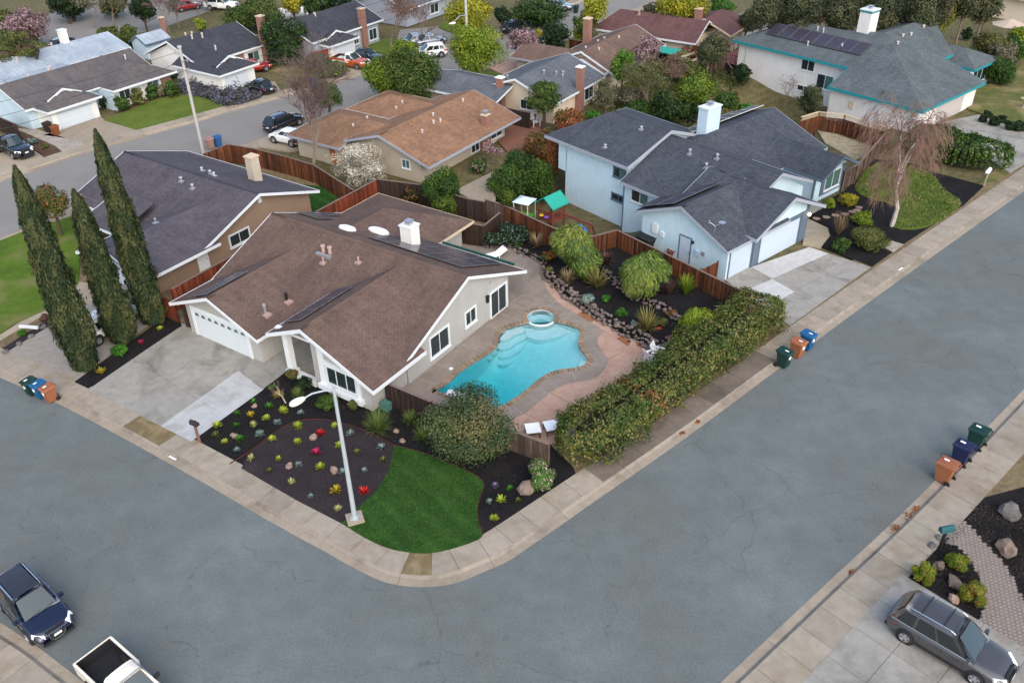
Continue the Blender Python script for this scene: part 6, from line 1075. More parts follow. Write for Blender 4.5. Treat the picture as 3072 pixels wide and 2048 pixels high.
# ------------------------------------------------------------ trees between and beyond the houses: crown centre, half width, ratio, height of centre, palette
for lb, nmz, x, y, r_, ra, zc, p, m2 in (
    ('yellow-green left half of the tree clump beside the tan roof', 'broad_tree', *r2(1120, 680), 62, 1.0, 3.2, 'lime', ('green', .3)), ('large dark green tree beside the tan roof', 'broad_tree', *r2(1400, 660), 88, .9, 3.6, 'green', ('olive', .3)), ('tall yellow-green tree top above the dark green tree', 'broad_tree', *r2(1320, 520), 48, 1.2, 5.0, 'lime', None),
    ('round yellow-green street tree on a single trunk', 'street_tree', *r2(1965, 420), 82, .86, 4.4, 'lime', None), ('small round tree by the dark parked car', 'small_tree', *r2(665, 850), 46, .9, 2.8, 'green', ('olive', .3)), ('dark conifer between the two white garages', 'conifer', *r2(255, 360), 74, 1.0, 2.9, 'dark', ('green', .4)),
    ('yellow tree at the top beside the utility pole', 'tree', *r2(1890, 100), 72, .8, 4.2, 'yellow', ('lime', .4)), ('dark rounded tree right of the yellow tree', 'tree', *r2(2190, 140), 28, 1.1, 3.0, 'dark', None), ('pink blossoming tree beside the street', 'blossom_tree', *r3(195, 355), 48, .8, 3.2, 'pink', ('plum', .2)),
    ('yellow-topped tree by the street bend', 'tree', *r3(830, 70), 38, 1.2, 5.0, 'yellow', ('lime', .4)), ('green tree under the yellow-topped tree', 'tree', *r3(760, 190), 40, 1.0, 3.0, 'green', ('lime', .2)), ('yellow willow at the top centre', 'willow', *r3(1640, 40), 78, .75, 5.0, 'yellow', ('lime', .3)),
    ('dense dark hedge tree left of the brick chimney', 'tree', *r3(490, 340), 52, .75, 2.4, 'dark', None), ('bright yellow bush by the street end', 'bush', *r3(720, 310), 30, .7, None, 'lime', None), ('small yellow shrub next to the pink tree', 'bush', *r3(340, 290), 14, 1.2, None, 'yellow', None),
    ('round green tree in front of the grey roof', 'tree', *r3(385, 850), 62, .72, 3.4, 'green', ('olive', .3)), ('dark green shrub at the grey house corner', 'bush', *r3(50, 890), 26, .9, None, 'dark', None), ('round yellow-green tree beside the teal house stairs', 'tree', *r3(1735, 800), 58, .95, 3.4, 'lime', ('green', .4)), ('bright green leafy tree in front of the brown roof', 'tree', *r3(1090, 590), 36, 1.3, 3.6, 'bright', ('lime', .4)),
    ('pink blossoming tree behind the bright green tree', 'blossom_tree', *r3(1300, 450), 44, .9, 3.6, 'pink', ('plum', .3)), ('orange-red shrub near the timber pergola', 'bush', *r3(1670, 450), 34, .7, None, 'photinia', None), ('grey-green olive tree beside the deck', 'tree', *r3(1880, 440), 52, .9, 3.2, 'eucalypt', None), ('pale green shrub in the middle of the gully', 'bush', *r3(1640, 620), 48, .8, None, 'olive', None),
    ('dark green shrub behind the slate ridge', 'bush', *r3(1480, 950), 48, .9, None, 'dark', ('green', .4)), ('green shrub under the round yellow-green tree', 'bush', *r3(1600, 980), 36, .7, None, 'green', None), ('dark green clipped shrub beside the deck stairs', 'bush', *r3(2000, 890), 38, .6, None, 'green', None), ('small clipped ball shrub at the foot of the deck stairs', 'bush', *r3(2155, 945), 22, .8, None, 'bright', None), ('dark shrub under the deck', 'bush', *r3(2120, 650), 34, .9, None, 'dark', None),
    ('red leafed shrub at the grey house corner', 'bush', *r3(930, 715), 20, .9, None, 'plum', ('red', .2)), ('green hedge shrub left of the purple umbrella', 'bush', *r3(860, 740), 24, 1.1, None, 'green', None), ('small bright green shrub beside the orange-red one', 'bush', *r3(810, 1010), 22, .6, None, 'bright', None), ('clipped dark green hedge block by the blue bins', 'hedge', *r3(330, 110), 82, .5, None, 'dark', ('green', .5)),
    ('pink blossoming tree at the upper left corner', 'blossom_tree', *r1(225, 225), 60, .8, 3.0, 'pink', ('plum', .25)), ('low green shrubs under the pink tree at the left', 'bush', *r1(160, 330), 58, .5, None, 'green', ('olive', .4)), ('olive bush behind the pale roof, left one', 'bush', *r1(940, 300), 34, .7, None, 'olive', ('green', .3)), ('olive bush behind the pale roof, right one', 'bush', *r1(1120, 320), 40, .8, None, 'olive', ('green', .3)),
    ('grey-green round shrub in front of the pale roof', 'bush', *r1(670, 465), 36, .6, None, 'olive', None), ('pale twiggy shrub beside the pale roof', 'bush', *r1(970, 440), 30, .7, None, 'grey', ('white', .3)), ('dark trees at the top left road', 'tree', *r1(1250, 80), 38, 1.1, 3.0, 'dark', None), ('dark green trees at the top edge left', 'tree', *r1(560, 20), 42, .7, 3.0, 'dark', None), ('long green hedge behind the white top car', 'hedge', *r1(2150, 150), 72, .5, None, 'green', ('olive', .4)), ('yellow-green shrub left of the dark roof', 'bush', *r1(1760, 215), 18, 1.1, None, 'lime', None),
    ('green mass left of the white covered boat', 'tree', *r2(90, 90), 48, .8, 3.4, 'olive', ('green', .4)), ('yellow willow top at the upper edge', 'willow', *r2(340, 20), 36, 1.1, 4.0, 'yellow', None), ('dark trees behind the solar house', 'tree', *r2(570, 40), 48, .8, 3.6, 'dark', ('green', .5)), ('wine-red shrub beside the grey house', 'bush', *r2(1010, 250), 26, .8, None, 'plum', ('red', .15)),
    ('clipped green shrub nearest the white garage', 'bush', *r1(1070, 915), 24, .95, None, 'green', None), ('clipped square green shrub in front of the ranch windows', 'bush', *r1(1335, 810), 23, .95, None, 'green', None), ('clipped green shrub at the lawn corner', 'bush', *r1(1515, 785), 22, 1.25, None, 'green', None), ('flat cloud-pruned shrub by the ranch house corner', 'bush', *r1(1520, 665), 19, .5, 1.6, 'dark', None), ('greyish shrub between the clipped green shrubs', 'bush', *r1(1425, 800), 16, 1.2, None, 'grey', None), ('yellowish shrub next to the ranch entry', 'bush', *r1(1210, 850), 27, .9, None, 'olive', None), ('dark shrub at the ranch entry', 'bush', *r1(910, 900), 20, 1.0, None, 'dark', None),
    ('ivy bank beside the driveway of the orange pickup', 'bush', *r2(680, 610), 50, .45, None, 'green', ('lime', .3)), ('low ivy at the driveway edge', 'bush', *r2(560, 540), 48, .4, None, 'green', None), ('yellow-green tree above the teal house roof', 'tree', *r4(1620, 130), 50, 1.0, 5.0, 'lime', ('yellow', .4)), ('dark green shrub beyond the teal house roof', 'bush', *r4(1850, 300), 18, 1.0, None, 'dark', None),
    ('green hedge at the top right of the yellow willow', 'bush', *r3(1950, 60), 42, .6, None, 'bright', ('green', .5)), ('grey-green shrubs left of the yellow willow', 'bush', *r3(1400, 90), 48, .6, None, 'eucalypt', None), ('olive tree mass behind the deck', 'tree', *r3(2180, 200), 30, 1.2, 3.0, 'eucalypt', None), ('agave-like green shrub at the grey gravel yard', 'bush', *r1(390, 1290), 11, .7, None, 'olive', None), ('blue-grey shrub in the gravel yard', 'bush', *r1(280, 1240), 15, .8, None, 'silver', None)):
    plant(nmz, lb, 'tree' if 'tree' in nmz or nmz in ('willow', 'conifer') else ('hedge' if nmz == 'hedge' else 'bush'), x, y, r_, ra, zc, p, 1.15, 1.0, mix2=m2)
for lb, x, y, hp_, kw in (('bare reddish tree at the top behind the lawn', *r2(1215, 480), 165, dict(m='twig_red', lv=5, nb=3, fuzz=1400, fp='redtree')), ('smaller bare tree beside the parked silver cars', *r2(1485, 410), 120, dict(m='twig', lv=4, nb=4)), ('pale bare tree at the upper left', *r1(830, 250), 110, dict(m='twig_green', lv=5, spread=.6, fuzz=900, fp='grey')), ('bare grey tree beside the shed', *r1(1500, 300), 110, dict(m='twig', lv=5, spread=.5)), ('bare tree left of the parked car at the top', *r1(1750, 170), 75, dict(m='twig', lv=4)), ('grey-green bare tree behind the slate ridge', *r3(1320, 1080), 165, dict(m='twig_green', lv=5, spread=.5, nb=4, fuzz=1500, fp='olive')), ('wide bare shrubby tree left of the slate ridge', *r3(930, 1010), 90, dict(m='twig_green', lv=5, spread=.8, nb=4, fuzz=900, fp='grey')), ('bare twiggy tree near the wine-red roof', *r3(1700, 400), 70, dict(m='twig', lv=5, spread=.6, nb=3)), ('leafless pink-grey thicket in the gully', *r3(1300, 720), 70, dict(m='twig_red', lv=5, spread=.7, nb=3)), ('bare grapevine-like shrub beside the brick chimney', *r3(450, 1010), 45, dict(m='twig', lv=4, spread=1.0)), ('bare shrub beside the tan house driveway', *r2(690, 1010), 80, dict(m='twig', lv=4, spread=.6)), ('low bare reddish shrub by the white hatchback', *r2(420, 1350), 50, dict(m='twig_red', lv=4, spread=.9, nb=4)), ('bare brown bush at the left garage wall', *r1(300, 1090), 45, dict(m='twig_red', lv=4, spread=.8)), ('bare tree beside the taupe house', *r4(1960, 330), 115, dict(m='twig', lv=4, spread=.4))):
    bare_tree('bare_tree', lb, x, y, hp_, kw.pop('spread', .45), kw.pop('m'), 'bark_grey', kw.pop('lv'), **kw)
# old pine with several stems at the far left
o = plant('pine_tree', 'spreading dark pine with several leaning trunks at the left edge', 'tree', *r1(150, 400), 95, .42, 4.6, 'olive', .4, .9, 'bark_brown', subr=.2, nsub=22)
mb = MB()
for dx, dy in ((-2.2, .5), (-.8, -.6), (1.4, .4), (2.6, -.3)): mb.path([(.6, .2, -.1), (.6 + dx * .3, dy * .4, 2.0), (dx, dy, 4.4)], [.28, .2, .1], 7)
obj('limbs', mb, 'bark_brown', o)
for lb, x, y, hp_, m_ in (('wide pale bare tree over the top left road', *r1(1010, 230), 130, 'twig_green'), ('bare tree right of the pale roof chimney', *r1(620, 130), 90, 'twig'), ('tall grey bare tree left of the dark roofs', *r1(1580, 260), 130, 'twig'), ('bare grey tree at the top over the parked truck', *r1(1850, 120), 100, 'twig_red'), ('bare tree behind the grey stucco house', *r2(1050, 120), 120, 'twig_red'), ('bare thicket tree above the teal awning', *r3(1560, 380), 80, 'twig_red'), ('bare grey tree beside the deck posts', *r3(1900, 640), 90, 'twig'), ('bare tree in the gully near the curved fence', *r3(1480, 780), 90, 'twig_red')): bare_tree('bare_tree', lb, x, y, hp_, .6, m_, 'bark_grey', 5, nb=4, fuzz=500, fp='grey')
for lb, x, y, r_, ra, zc, p in (('green tree at the top left edge behind the pink blossom', *r1(30, 190), 40, .9, 2.6, 'olive'), ('dark green hedge trees behind the top left road', *r1(620, 60), 60, .5, 2.0, 'dark'), ('green bush left of the dark green trees at the top', *r1(1000, 30), 50, .6, 2.0, 'olive'), ('green tree behind the white truck at the top', *r1(2280, 60), 46, .8, 3.0, 'green'), ('olive tree between the covered boat and the dark roof', *r2(180, 160), 36, .8, 3.0, 'olive'), ('dark tree at the top beside the grey stucco house', *r2(760, 40), 40, .9, 3.4, 'dark'), ('green shrub row in front of the brown roof', *r3(1180, 640), 40, .6, None, 'olive'), ('yellow-green shrub beside the pergola', *r3(1560, 540), 34, .8, None, 'lime'), ('dark shrub below the awning', *r3(1480, 500), 34, .7, None, 'dark'), ('dark shrub behind the slate ridge chimney', *r3(1700, 980), 40, .8, None, 'dark'), ('grey-green shrub by the gully path', *r3(1150, 860), 44, .7, None, 'grey'), ('low green shrub at the foot of the bare gully tree', *r3(1230, 960), 46, .6, None, 'green')): plant('tree' if zc else 'bush', lb, 'tree' if zc else 'bush', x, y, r_, ra, zc, p, 1.2)
# lavender bank and lawns along the far street
lav = pxs([r1(1560, 760), r1(1780, 700), r1(1900, 760), r1(2050, 800), r1(2280, 830), r1(2270, 870), r1(2000, 935), r1(1800, 860), r1(1620, 830)], .2)
scatter('lavender_bank', smooth_poly(lav, 3), 7000, .2, 'lavender', 'mounded bank of purple-grey lavender beside the lawn', .15, 'lavender', .55)
yard('lawn', [r1(915, 1062), r1(1245, 1156), r1(1985, 930), r1(1700, 825), r1(1560, 825), r1(1300, 900), r1(1100, 985)], 'lawn_far', .135); yard('planting_bed', [r1(1010, 990), r1(1320, 890), r1(1570, 815), r1(1480, 690), r1(1000, 880)], 'bark', .125)
yard('driveway', [r1(380, 1190), r1(530, 1148), r1(890, 1030), r1(925, 1065), r1(1250, 1160), r1(1300, 1195), r1(870, 1290), r1(800, 1275), r1(600, 1220)], 'far_walk', .13); yard('gravel_yard', [r1(120, 1130), r1(330, 1140), r1(600, 1222), r1(800, 1272), r1(560, 1345), r1(480, 1280), r1(250, 1180)], 'gravel', .13); yard('bark_yard', [r1(120, 1150), r1(250, 1185), r1(480, 1290), r1(565, 1345), r1(420, 1400), r1(300, 1310)], 'bark', .128); yard('driveway', [r1(-100, 1250), r1(100, 1200), r1(310, 1330), r1(420, 1410), r1(120, 1530), r1(-100, 1600)], 'far_walk', .126)
yard('lawn', [r2(20, 600), r2(180, 560), r2(420, 520), r2(600, 560), r2(820, 600), r2(860, 640), r2(620, 705), r2(570, 660), r2(380, 690)], 'lawn_dry', .135); yard('driveway', [r2(690, 560), r2(890, 470), r2(1020, 510), r2(990, 600), r2(950, 640), r2(880, 640), r2(810, 590)], 'far_walk', .132); yard('lawn', [r2(930, 420), r2(960, 350), r2(1250, 340), r2(1420, 400), r2(1400, 460), r2(1150, 470)], 'lawn_far', .13); yard('lawn', [r2(1630, 240), r2(1700, 180), r2(1900, 170), r2(2080, 220), r2(2050, 290), r2(1810, 300), r2(1700, 270)], 'lawn_far', .13)
yard('driveway', [r2(-60, 800), r2(60, 720), r2(190, 720), r2(240, 800), r2(120, 870), r2(-100, 900)], 'far_walk', .133); yard('driveway', [r2(0, 1285), r2(200, 1180), r2(330, 1130), r2(520, 1180), r2(480, 1310), r2(300, 1330)], 'far_walk', .134); yard('lawn', [r2(1960, 650), r2(2080, 630), r2(2200, 650), r2(2110, 690), r2(1980, 680)], 'lawn_far', .133); yard('driveway', [r2(2080, 600), r2(2349, 490), r2(2349, 610), r2(2200, 660)], 'pink', .131); yard('driveway', [r2(1480, 420), r2(1640, 330), r2(1720, 300), r2(1790, 330), r2(1700, 440), r2(1600, 500)], 'far_walk', .03, -.02)
yard('lawn', [r3(90, 160), r3(240, 30), r3(560, 60), r3(560, 110), r3(280, 190)], 'lawn_far', .1)
# eucalyptus grove along the top edge
for i, (x, r_, y) in enumerate(((2290, 44, 40), (2345, 50, 25), (2410, 52, 45), (2470, 46, 20), (2525, 54, 50), (2590, 50, 25), (2650, 56, 45), (2710, 48, 25), (2765, 54, 50), (2830, 46, 15), (2900, 40, 10), (2960, 50, 5))):
    plant('eucalyptus_tree', ['eucalyptus in the grove behind the wine-red roof end', 'second eucalyptus of the grove from the left', 'third eucalyptus of the grove from the left', 'fourth eucalyptus of the grove from the left', 'eucalyptus just left of the white chimney', 'eucalyptus directly behind the white chimney', 'eucalyptus just right of the white chimney', 'second eucalyptus right of the white chimney', 'third eucalyptus right of the white chimney', 'eucalyptus behind the yellow-green tree', 'eucalyptus above the taupe roof', 'eucalyptus at the upper right corner'][i], 'tree', x, y, r_, 1.35, 6.5, 'eucalypt', .9, 1.1, 'bark_grey', group='eucalyptus grove', terrain=False)
# low scrub of the gully behind the blue house
gp_ = [P(*c_, 0) for c_ in (r3(700, 900), r3(1000, 680), r3(1500, 560), r3(2000, 640), r3(2300, 980), r3(1900, 1060), r3(1500, 1130), r3(1100, 1020))]
scatter('scrub', gp_, 9000, .22, 'olive', 'low tangled scrub and dry grass in the gully behind the houses', .0, 'scrub', .4, terr=True)
scatter('lawn_grass', lawn_poly, 12000, .05, 'green', 'short mown grass of the corner lawn', .165, 'grass', .012)
# ------------------------------------------------------------ fences
wood('fence_wood', [S(58, 36, 26, .85), S(88, 54, 36, .85), S(112, 66, 42, .85), S(72, 46, 34, .85), S(134, 84, 54, .85), S(50, 34, 28, .85)]); wood('fence_red', [S(96, 44, 32, .9), S(124, 60, 42, .9), S(140, 76, 52, .9), S(84, 40, 30, .9)]); wood('fence_grey', [S(84, 72, 64, .85), S(104, 88, 78, .85), S(70, 60, 54, .85), S(116, 100, 88, .85)]); wood('fence_dark', [S(52, 42, 38, .85), S(66, 54, 48, .85), S(44, 36, 34, .85)])
mat('cap_wood', S(128, 108, 98, .8), .85, .2)
_bm = {}
def fence(label, tops, top=2.0, ground=.1, m='fence_wood', bw=.15, cap='cap_wood', name='board_fence', lattice=False, terr=False):
    pts = [Vector(p[:2]) for p in tops]; c = pts[0]; o = empty(name, (c.x, c.y, 0), 0, label, 'fence'); H_ = top - ground; key = (round(H_, 2), m, bw, lattice)
    if key not in _bm:
        _bm[key] = []
        for k in range(3):
            hh = H_ * (.78 if lattice else 1) - .03; w_ = bw - .012 - .004 * k; me = MB().box(0, w_, -.012, .012, 0, hh).mesh('board'); me.materials.append(MATS[m]); _bm[key].append(me)
    rr = random.Random(int(abs(c.x * 7 + c.y * 3)))
    for a_, b_ in zip(pts, pts[1:]):
        d = b_ - a_; L = d.length; d.normalize(); ang = math.atan2(d.y, d.x); n = max(1, int(L / bw)); st = L / n; nn = Vector((-d.y, d.x))
        for i in range(n):
            p = a_ + d * (i * st) - c; z0 = ground + rr.uniform(-.02, .012) + 0
            child('board', _bm[key][rr.randrange(3)], o, (p.x, p.y, z0), ang + rr.uniform(-.012, .012), (st / bw, 1, 1))
        mb = MB()
        for z in (ground + .3, ground + H_ * .55):
            q0 = a_ - c + nn * .03; q1 = b_ - c + nn * .03; mb.hexa([(*q0, z), (*q1, z), (*(q1 + nn * .04), z), (*(q0 + nn * .04), z)], [(*q0, z + .09), (*q1, z + .09), (*(q1 + nn * .04), z + .09), (*(q0 + nn * .04), z + .09)])
        obj('rail', mb, m, o); k = max(1, int(round(L / 2.4)))
        for i in range(k + 1):
            p = a_ + d * (L * i / k) - c + nn * .09; obj('post', MB().box(p.x - .045, p.x + .045, p.y - .045, p.y + .045, ground - 1.2, top - .04), m, o)
        if cap:
            q0 = a_ - c - nn * .05 - d * .02; q1 = b_ - c - nn * .05 + d * .02; obj('cap_rail', MB().hexa([(*q0, top - .03), (*q1, top - .03), (*(q1 + nn * .14), top - .03), (*(q0 + nn * .14), top - .03)], [(*q0, top + .01), (*q1, top + .01), (*(q1 + nn * .14), top + .01), (*(q0 + nn * .14), top + .01)]), cap, o)
        if lattice:
            mb = MB(); z0, z1 = ground + H_ * .78, top - .03; s = z1 - z0; k = int(L / (s * .5))
            for i in range(k):
                for sg in (0, 1):
                    p, q = a_ + d * (L * i / k) - c, a_ + d * min(L, L * i / k + s) - c
                    mb.tube((*p, z1 if sg else z0), (*q, z0 if sg else z1), .018, .018, 4)
            obj('lattice', mb, 'trim_tan', o)
    return o
def tops(l, z): return [P(*q, z) for q in l]
fence('tall dark brown board fence between the planter and the blue house garage', fence_line[2:], 2.1, .35); fence('brown board fence behind the feathery shrub and flax', fence_line[:3], 2.1, .3)
fence('brown back fence from the citrus tree to the patio corner', tops([r6(2040, 638), r6(2300, 718), r7(0, 675)], 2.1), 2.1, .1, 'fence_grey'); fence('dark stained back fence behind the hipped roof wing', tops([r6(1090, 462), r6(1480, 512), r6(1880, 632), r6(2035, 660)], 2.0), 2.0, .1, 'fence_dark')
fence('warm orange-brown fence between the back lawn and the hipped roof wing', tops([r6(545, 752), r6(1090, 462)], 2.0), 2.0, .1, 'fence_red'); fence('short dark gate fence at the patio corner', tops([r6(1812, 832), r6(2030, 872), r6(2172, 757)], 2.0), 2.0, .12, 'fence_dark')
fence('reddish fence between the brown house and the corner house', tops([r5(1510, 1428), r5(2090, 1112)], 1.9), 1.9, .1, 'fence_red'); fence('short reddish fence in front of the side yard', tops([r5(1405, 1478), r5(1512, 1532)], 1.9), 1.9, .1, 'fence_red', cap=None); fence('dark wooden side gate beside the white garage door', tops([s1(1592, 168), s1(1655, 178)], 1.8), 1.8, .1, 'fence_dark', cap=None, name='side_gate')
fence('long brown fence along the far side of the brown house yard', tops([r5(1795, 238), r5(2005, 155), r6(0, 192), r6(280, 262), r6(530, 337), r6(870, 552)], 1.9), 1.9, .1, 'fence_wood', .2)
fence('weathered dark fence between the house corner and the big bush', tops([s2(1150, 838), s2(1560, 1010)], 1.75), 1.75, .12, 'fence_dark'); fence('weathered fence at the end of the pink patio behind the big bush', tops([s2(1560, 1010), s3(150, 1280), s3(425, 1385)], 1.6), 1.6, .12, 'fence_grey')
fence('lattice-topped redwood fence below the teal trimmed house', tops([r4(390, 1030), r4(540, 985), r4(770, 1008), r4(980, 1078), r4(1170, 1132)], 2.0), 2.0, .0, 'fence_wood', lattice=True, cap='trim_tan'); fence('narrow fence running down from the lattice fence to the bay window', tops([r4(1175, 1118), r4(880, 1450), r8(770, 388)], 1.9), 1.9, .0, 'fence_grey', .2)
fence('short return fence beside the blue garage corner', tops([r7(1780, 1252), r7(1930, 1182)], 1.9), 1.9, .15, 'fence_wood', cap=None)
fence('low brown fence behind the tan house roof', tops([r3(-20, 932), r3(260, 995)], 1.8), 1.8, .0, 'fence_dark', .25); fence('brown fence beside the tall brick chimney', tops([r3(610, 345), r3(780, 370)], 1.8), 1.8, 0, 'fence_wood', .25); fence('curved grey fence in the gully behind the brown roof', tops([r3(1740, 565), r3(1860, 560), r3(2000, 545), r3(2040, 600)], 1.0), 1.0, -1.2, 'fence_grey', .25); fence('dark fence next to the teal awning', tops([r3(1420, 410), r3(1540, 430), r3(1600, 470)], 1.6), 1.6, -.2, 'fence_dark', .25); fence('bright red side fence beside the orange pickup', tops([r2(515, 462), r2(665, 432)], 1.7), 1.7, .1, mat('fence_scarlet', S(170, 58, 44), .8, .15), .3, name='side_fence') if False else None
wood('fence_scarlet', [S(160, 54, 40, .9), S(180, 66, 48, .9)]); fence('bright red side fence beside the orange pickup', tops([r2(515, 462), r2(668, 430)], 1.7), 1.7, .1, 'fence_scarlet', .3)
fence('orange-tan fence at the top behind the solar house', tops([r2(740, 85), r2(950, 20)], 1.8), 1.8, 0, 'fence_red', .35); fence('dark fence at the left edge by the pickup', tops([r1(-60, 1010), r1(130, 1090)], 1.8), 1.8, .1, 'fence_dark', .25)
# ------------------------------------------------------------ street lamp, utility poles and wires
mat('galv', S(176, 184, 188), .45, .08, metal=.3); mat('pole_white', S(168, 166, 162), .8, .08); mat('wire', (.03, .03, .03), .6)
b_ = P(1065, 1556, .16); o = empty('street_lamp', b_, 0, 'tall grey street lamp with a curved arm standing at the lawn edge', 'street lamp')
obj('footing', MB().box(-.42, .42, -.42, .42, -.2, .1), 'gutter', o).rotation_euler = (0, 0, R(20)); HL = 8.3; obj('pole', MB().tube((0, 0, .1), (0, 0, HL), .13, .075, 14).box(-.2, .2, -.2, .2, .1, .14), 'galv', o, False)
a1 = P(*s2(440, 985), 8.62) - b_; a2 = P(*s2(318, 1045), 8.55) - b_; ap = [Vector((0, 0, HL - .15)), Vector((0, 0, HL - .1)) + (a1 - Vector((0, 0, HL))) * .3 + Vector((0, 0, .12)), Vector((0, 0, HL)) + (a1 - Vector((0, 0, HL))) * .7 + Vector((0, 0, .1)), a1]
obj('arm', MB().path(ap, [.05, .045, .04, .035], 8), 'galv', o); dl = (a2 - a1); hd = MB(); n_ = 9
hd.path([a1 + dl * t for t in (-.15, 0, .2, .45, .7, .9, 1.0)], [.05, .11, .15, .17, .16, .12, .03], 10); obj('lamp_head', hd, mat('lamp_paint', S(224, 220, 206), .5, .05), o, True)
p1 = P(612, 468, 0); o = empty('utility_pole', p1, 0, 'pale utility pole behind the brown house with insulators near its top', 'utility pole'); obj('pole', MB().tube((0, 0, -.2), (0, 0, 10.4), .15, .13, 12), 'pole_white', o); obj('pole_cap', MB().tube((0, 0, 10.404), (0, 0, 10.55), .22, .2, 12), 'pole_white', o)
for z, s in ((9.9, -1), (9.2, 1), (8.4, 1), (7.7, -1)): obj('insulator', MB().tube((s * .15, 0, z), (s * .5, 0, z + .05), .05, .05, 6).tube((s * .45, 0, z - .1), (s * .45, 0, z + .15), .07, .05, 6), 'metal', o)
p2 = P(*r2(1897, 650), 0); o = empty('utility_pole', p2, 0, 'utility pole with a street light arm behind the round yellow-green tree', 'utility pole'); obj('pole', MB().tube((0, 0, -.2), (0, 0, 12.5), .17, .14, 10), 'pole_white', o); sa = P(*r2(1760, 205), 7.6) - p2; obj('light_arm', MB().path([(0, 0, 6.8), tuple(sa * .5 + Vector((0, 0, 3.75))), tuple(sa)], [.06, .05, .05], 6), 'galv', o); obj('light_head', MB().path([sa + Vector((.3, 0, 0)), sa, sa - Vector((.45, .1, .05))], [.06, .14, .05], 8), 'lamp_paint', o)
for z in (11.6, 10.8, 9.9): obj('insulator', MB().tube((-.4, 0, z), (.4, 0, z), .05, .05, 6), 'metal', o)
d12 = (p2 - p1); p0 = p1 - d12; p3 = p2 + d12
def sagw(a, b, s, n=14): return [a.lerp(b, i / n) - Vector((0, 0, s * 4 * (i / n) * (1 - i / n))) for i in range(n + 1)]
for i, (z1, z2, sg) in enumerate(((9.95, 11.6, .7), (9.25, 10.8, .9), (8.45, 9.9, 1.1))):
    mb = MB(); of = Vector((-.45 if i == 0 else .45, 0, 0)); pts = sagw(p0 + Vector((0, 0, z1)) + of, p1 + Vector((0, 0, z1)) + of, sg) + sagw(p1 + Vector((0, 0, z1)) + of, p2 + Vector((0, 0, z2)), sg)[1:] + sagw(p2 + Vector((0, 0, z2)), p3 + Vector((0, 0, z2)), sg)[1:]
    mb.path(pts, .022, 4); o = obj('power_line', mb, 'wire'); tag(o, ['topmost overhead wire along the far street', 'middle overhead wire along the far street', 'lowest overhead wire along the far street'][i], 'wire', 'overhead wires')
# ------------------------------------------------------------ wheeled bins
def bin_mats(c): return mat('bin_%d_%d_%d' % c, S(*c, .62), .55, .12)
def bin_(px, rz, c, label, sc=1.0, lidc=None, z=.02, group='wheeled bins at the kerb', small=False):
    q = P(*px, z); m = bin_mats(c); o = empty('wheeled_bin', q, rz, label, 'bin', group); o.scale = (sc,) * 3
    mb = MB(); mb.hexa([(-.24, -.24, .06), (.24, -.24, .06), (.24, .26, .06), (-.24, .26, .06)], [(-.31, -.34, .98), (.31, -.34, .98), (.31, .36, .98), (-.31, .36, .98)]); mb.box(-.335, .335, -.36, .38, .93, .985); obj('body', mb, m, o)
    ld = MB(); ld.hexa([(-.34, -.40, .988), (.34, -.40, .988), (.34, .40, .988), (-.34, .40, .988)], [(-.30, -.34, 1.05), (.30, -.34, 1.05), (.30, .38, 1.10), (-.30, .38, 1.10)])
    for x in (-.1, .1): ld.box(x - .02, x + .02, -.3, .3, 1.06, 1.10)
    obj('lid', ld, bin_mats(lidc or c), o)
    if small: return o
    for x in (-1, 1):
        w_ = obj('wheel', MB().tube((x * .26, .3, .13), (x * .33, .3, .13), .13, .13, 14), 'black', o)
    obj('handle', MB().tube((-.3, .46, 1.0), (.3, .46, 1.0), .025, .025, 8).tube((-.28, .36, .96), (-.28, .46, 1.0), .022).tube((.28, .36, .96), (.28, .46, 1.0), .022), m, o)
    obj('label_plate', MB().box(-.09, .09, -.345, -.318, .62, .8), 'white_paint', o); obj('lid_sticker', MB().box(-.08, .02, -.2, .02, 1.085, 1.104), 'white_paint', o); return o
G_, B_, O_ = (28, 66, 58), (34, 104, 158), (176, 110, 76)
rzL = R(-33)
bin_(s1(290, 945), rzL, G_, 'green wheeled bin at the left kerb, farthest left of three'); bin_(s1(372, 972), rzL, B_, 'blue wheeled bin between the green and orange ones at the left kerb'); bin_(s1(455, 1003), rzL, O_, 'orange-brown wheeled bin at the left kerb, closest to the driveway')
rzM = R(131.8 - 90 + 180 - 180)
for px, c, lb in ((s4(225, 700), G_, 'green wheeled bin by the end of the long hedge'), (s4(345, 612), O_, 'orange-brown wheeled bin between the green and blue ones by the hedge end'), (s4(432, 545), B_, 'blue wheeled bin nearest the blue house driveway')): bin_(px, R(41.8), c, lb, 1.12)
for px, c, lb in ((s4(1905, 1405), (30, 70, 62), 'dark green wheeled bin on the right kerb, farthest of the three'), (s4(1770, 1545), (40, 48, 88), 'navy wheeled bin on the right kerb, between green and orange'), (s8(1560, -210 + 0), O_, '')):
    if lb: bin_(px, R(41.8 + 180), c, lb, 1.22)
bin_((2826, 1440), R(41.8 + 180), O_, 'orange wheeled bin on the right kerb, nearest the camera', 1.22)
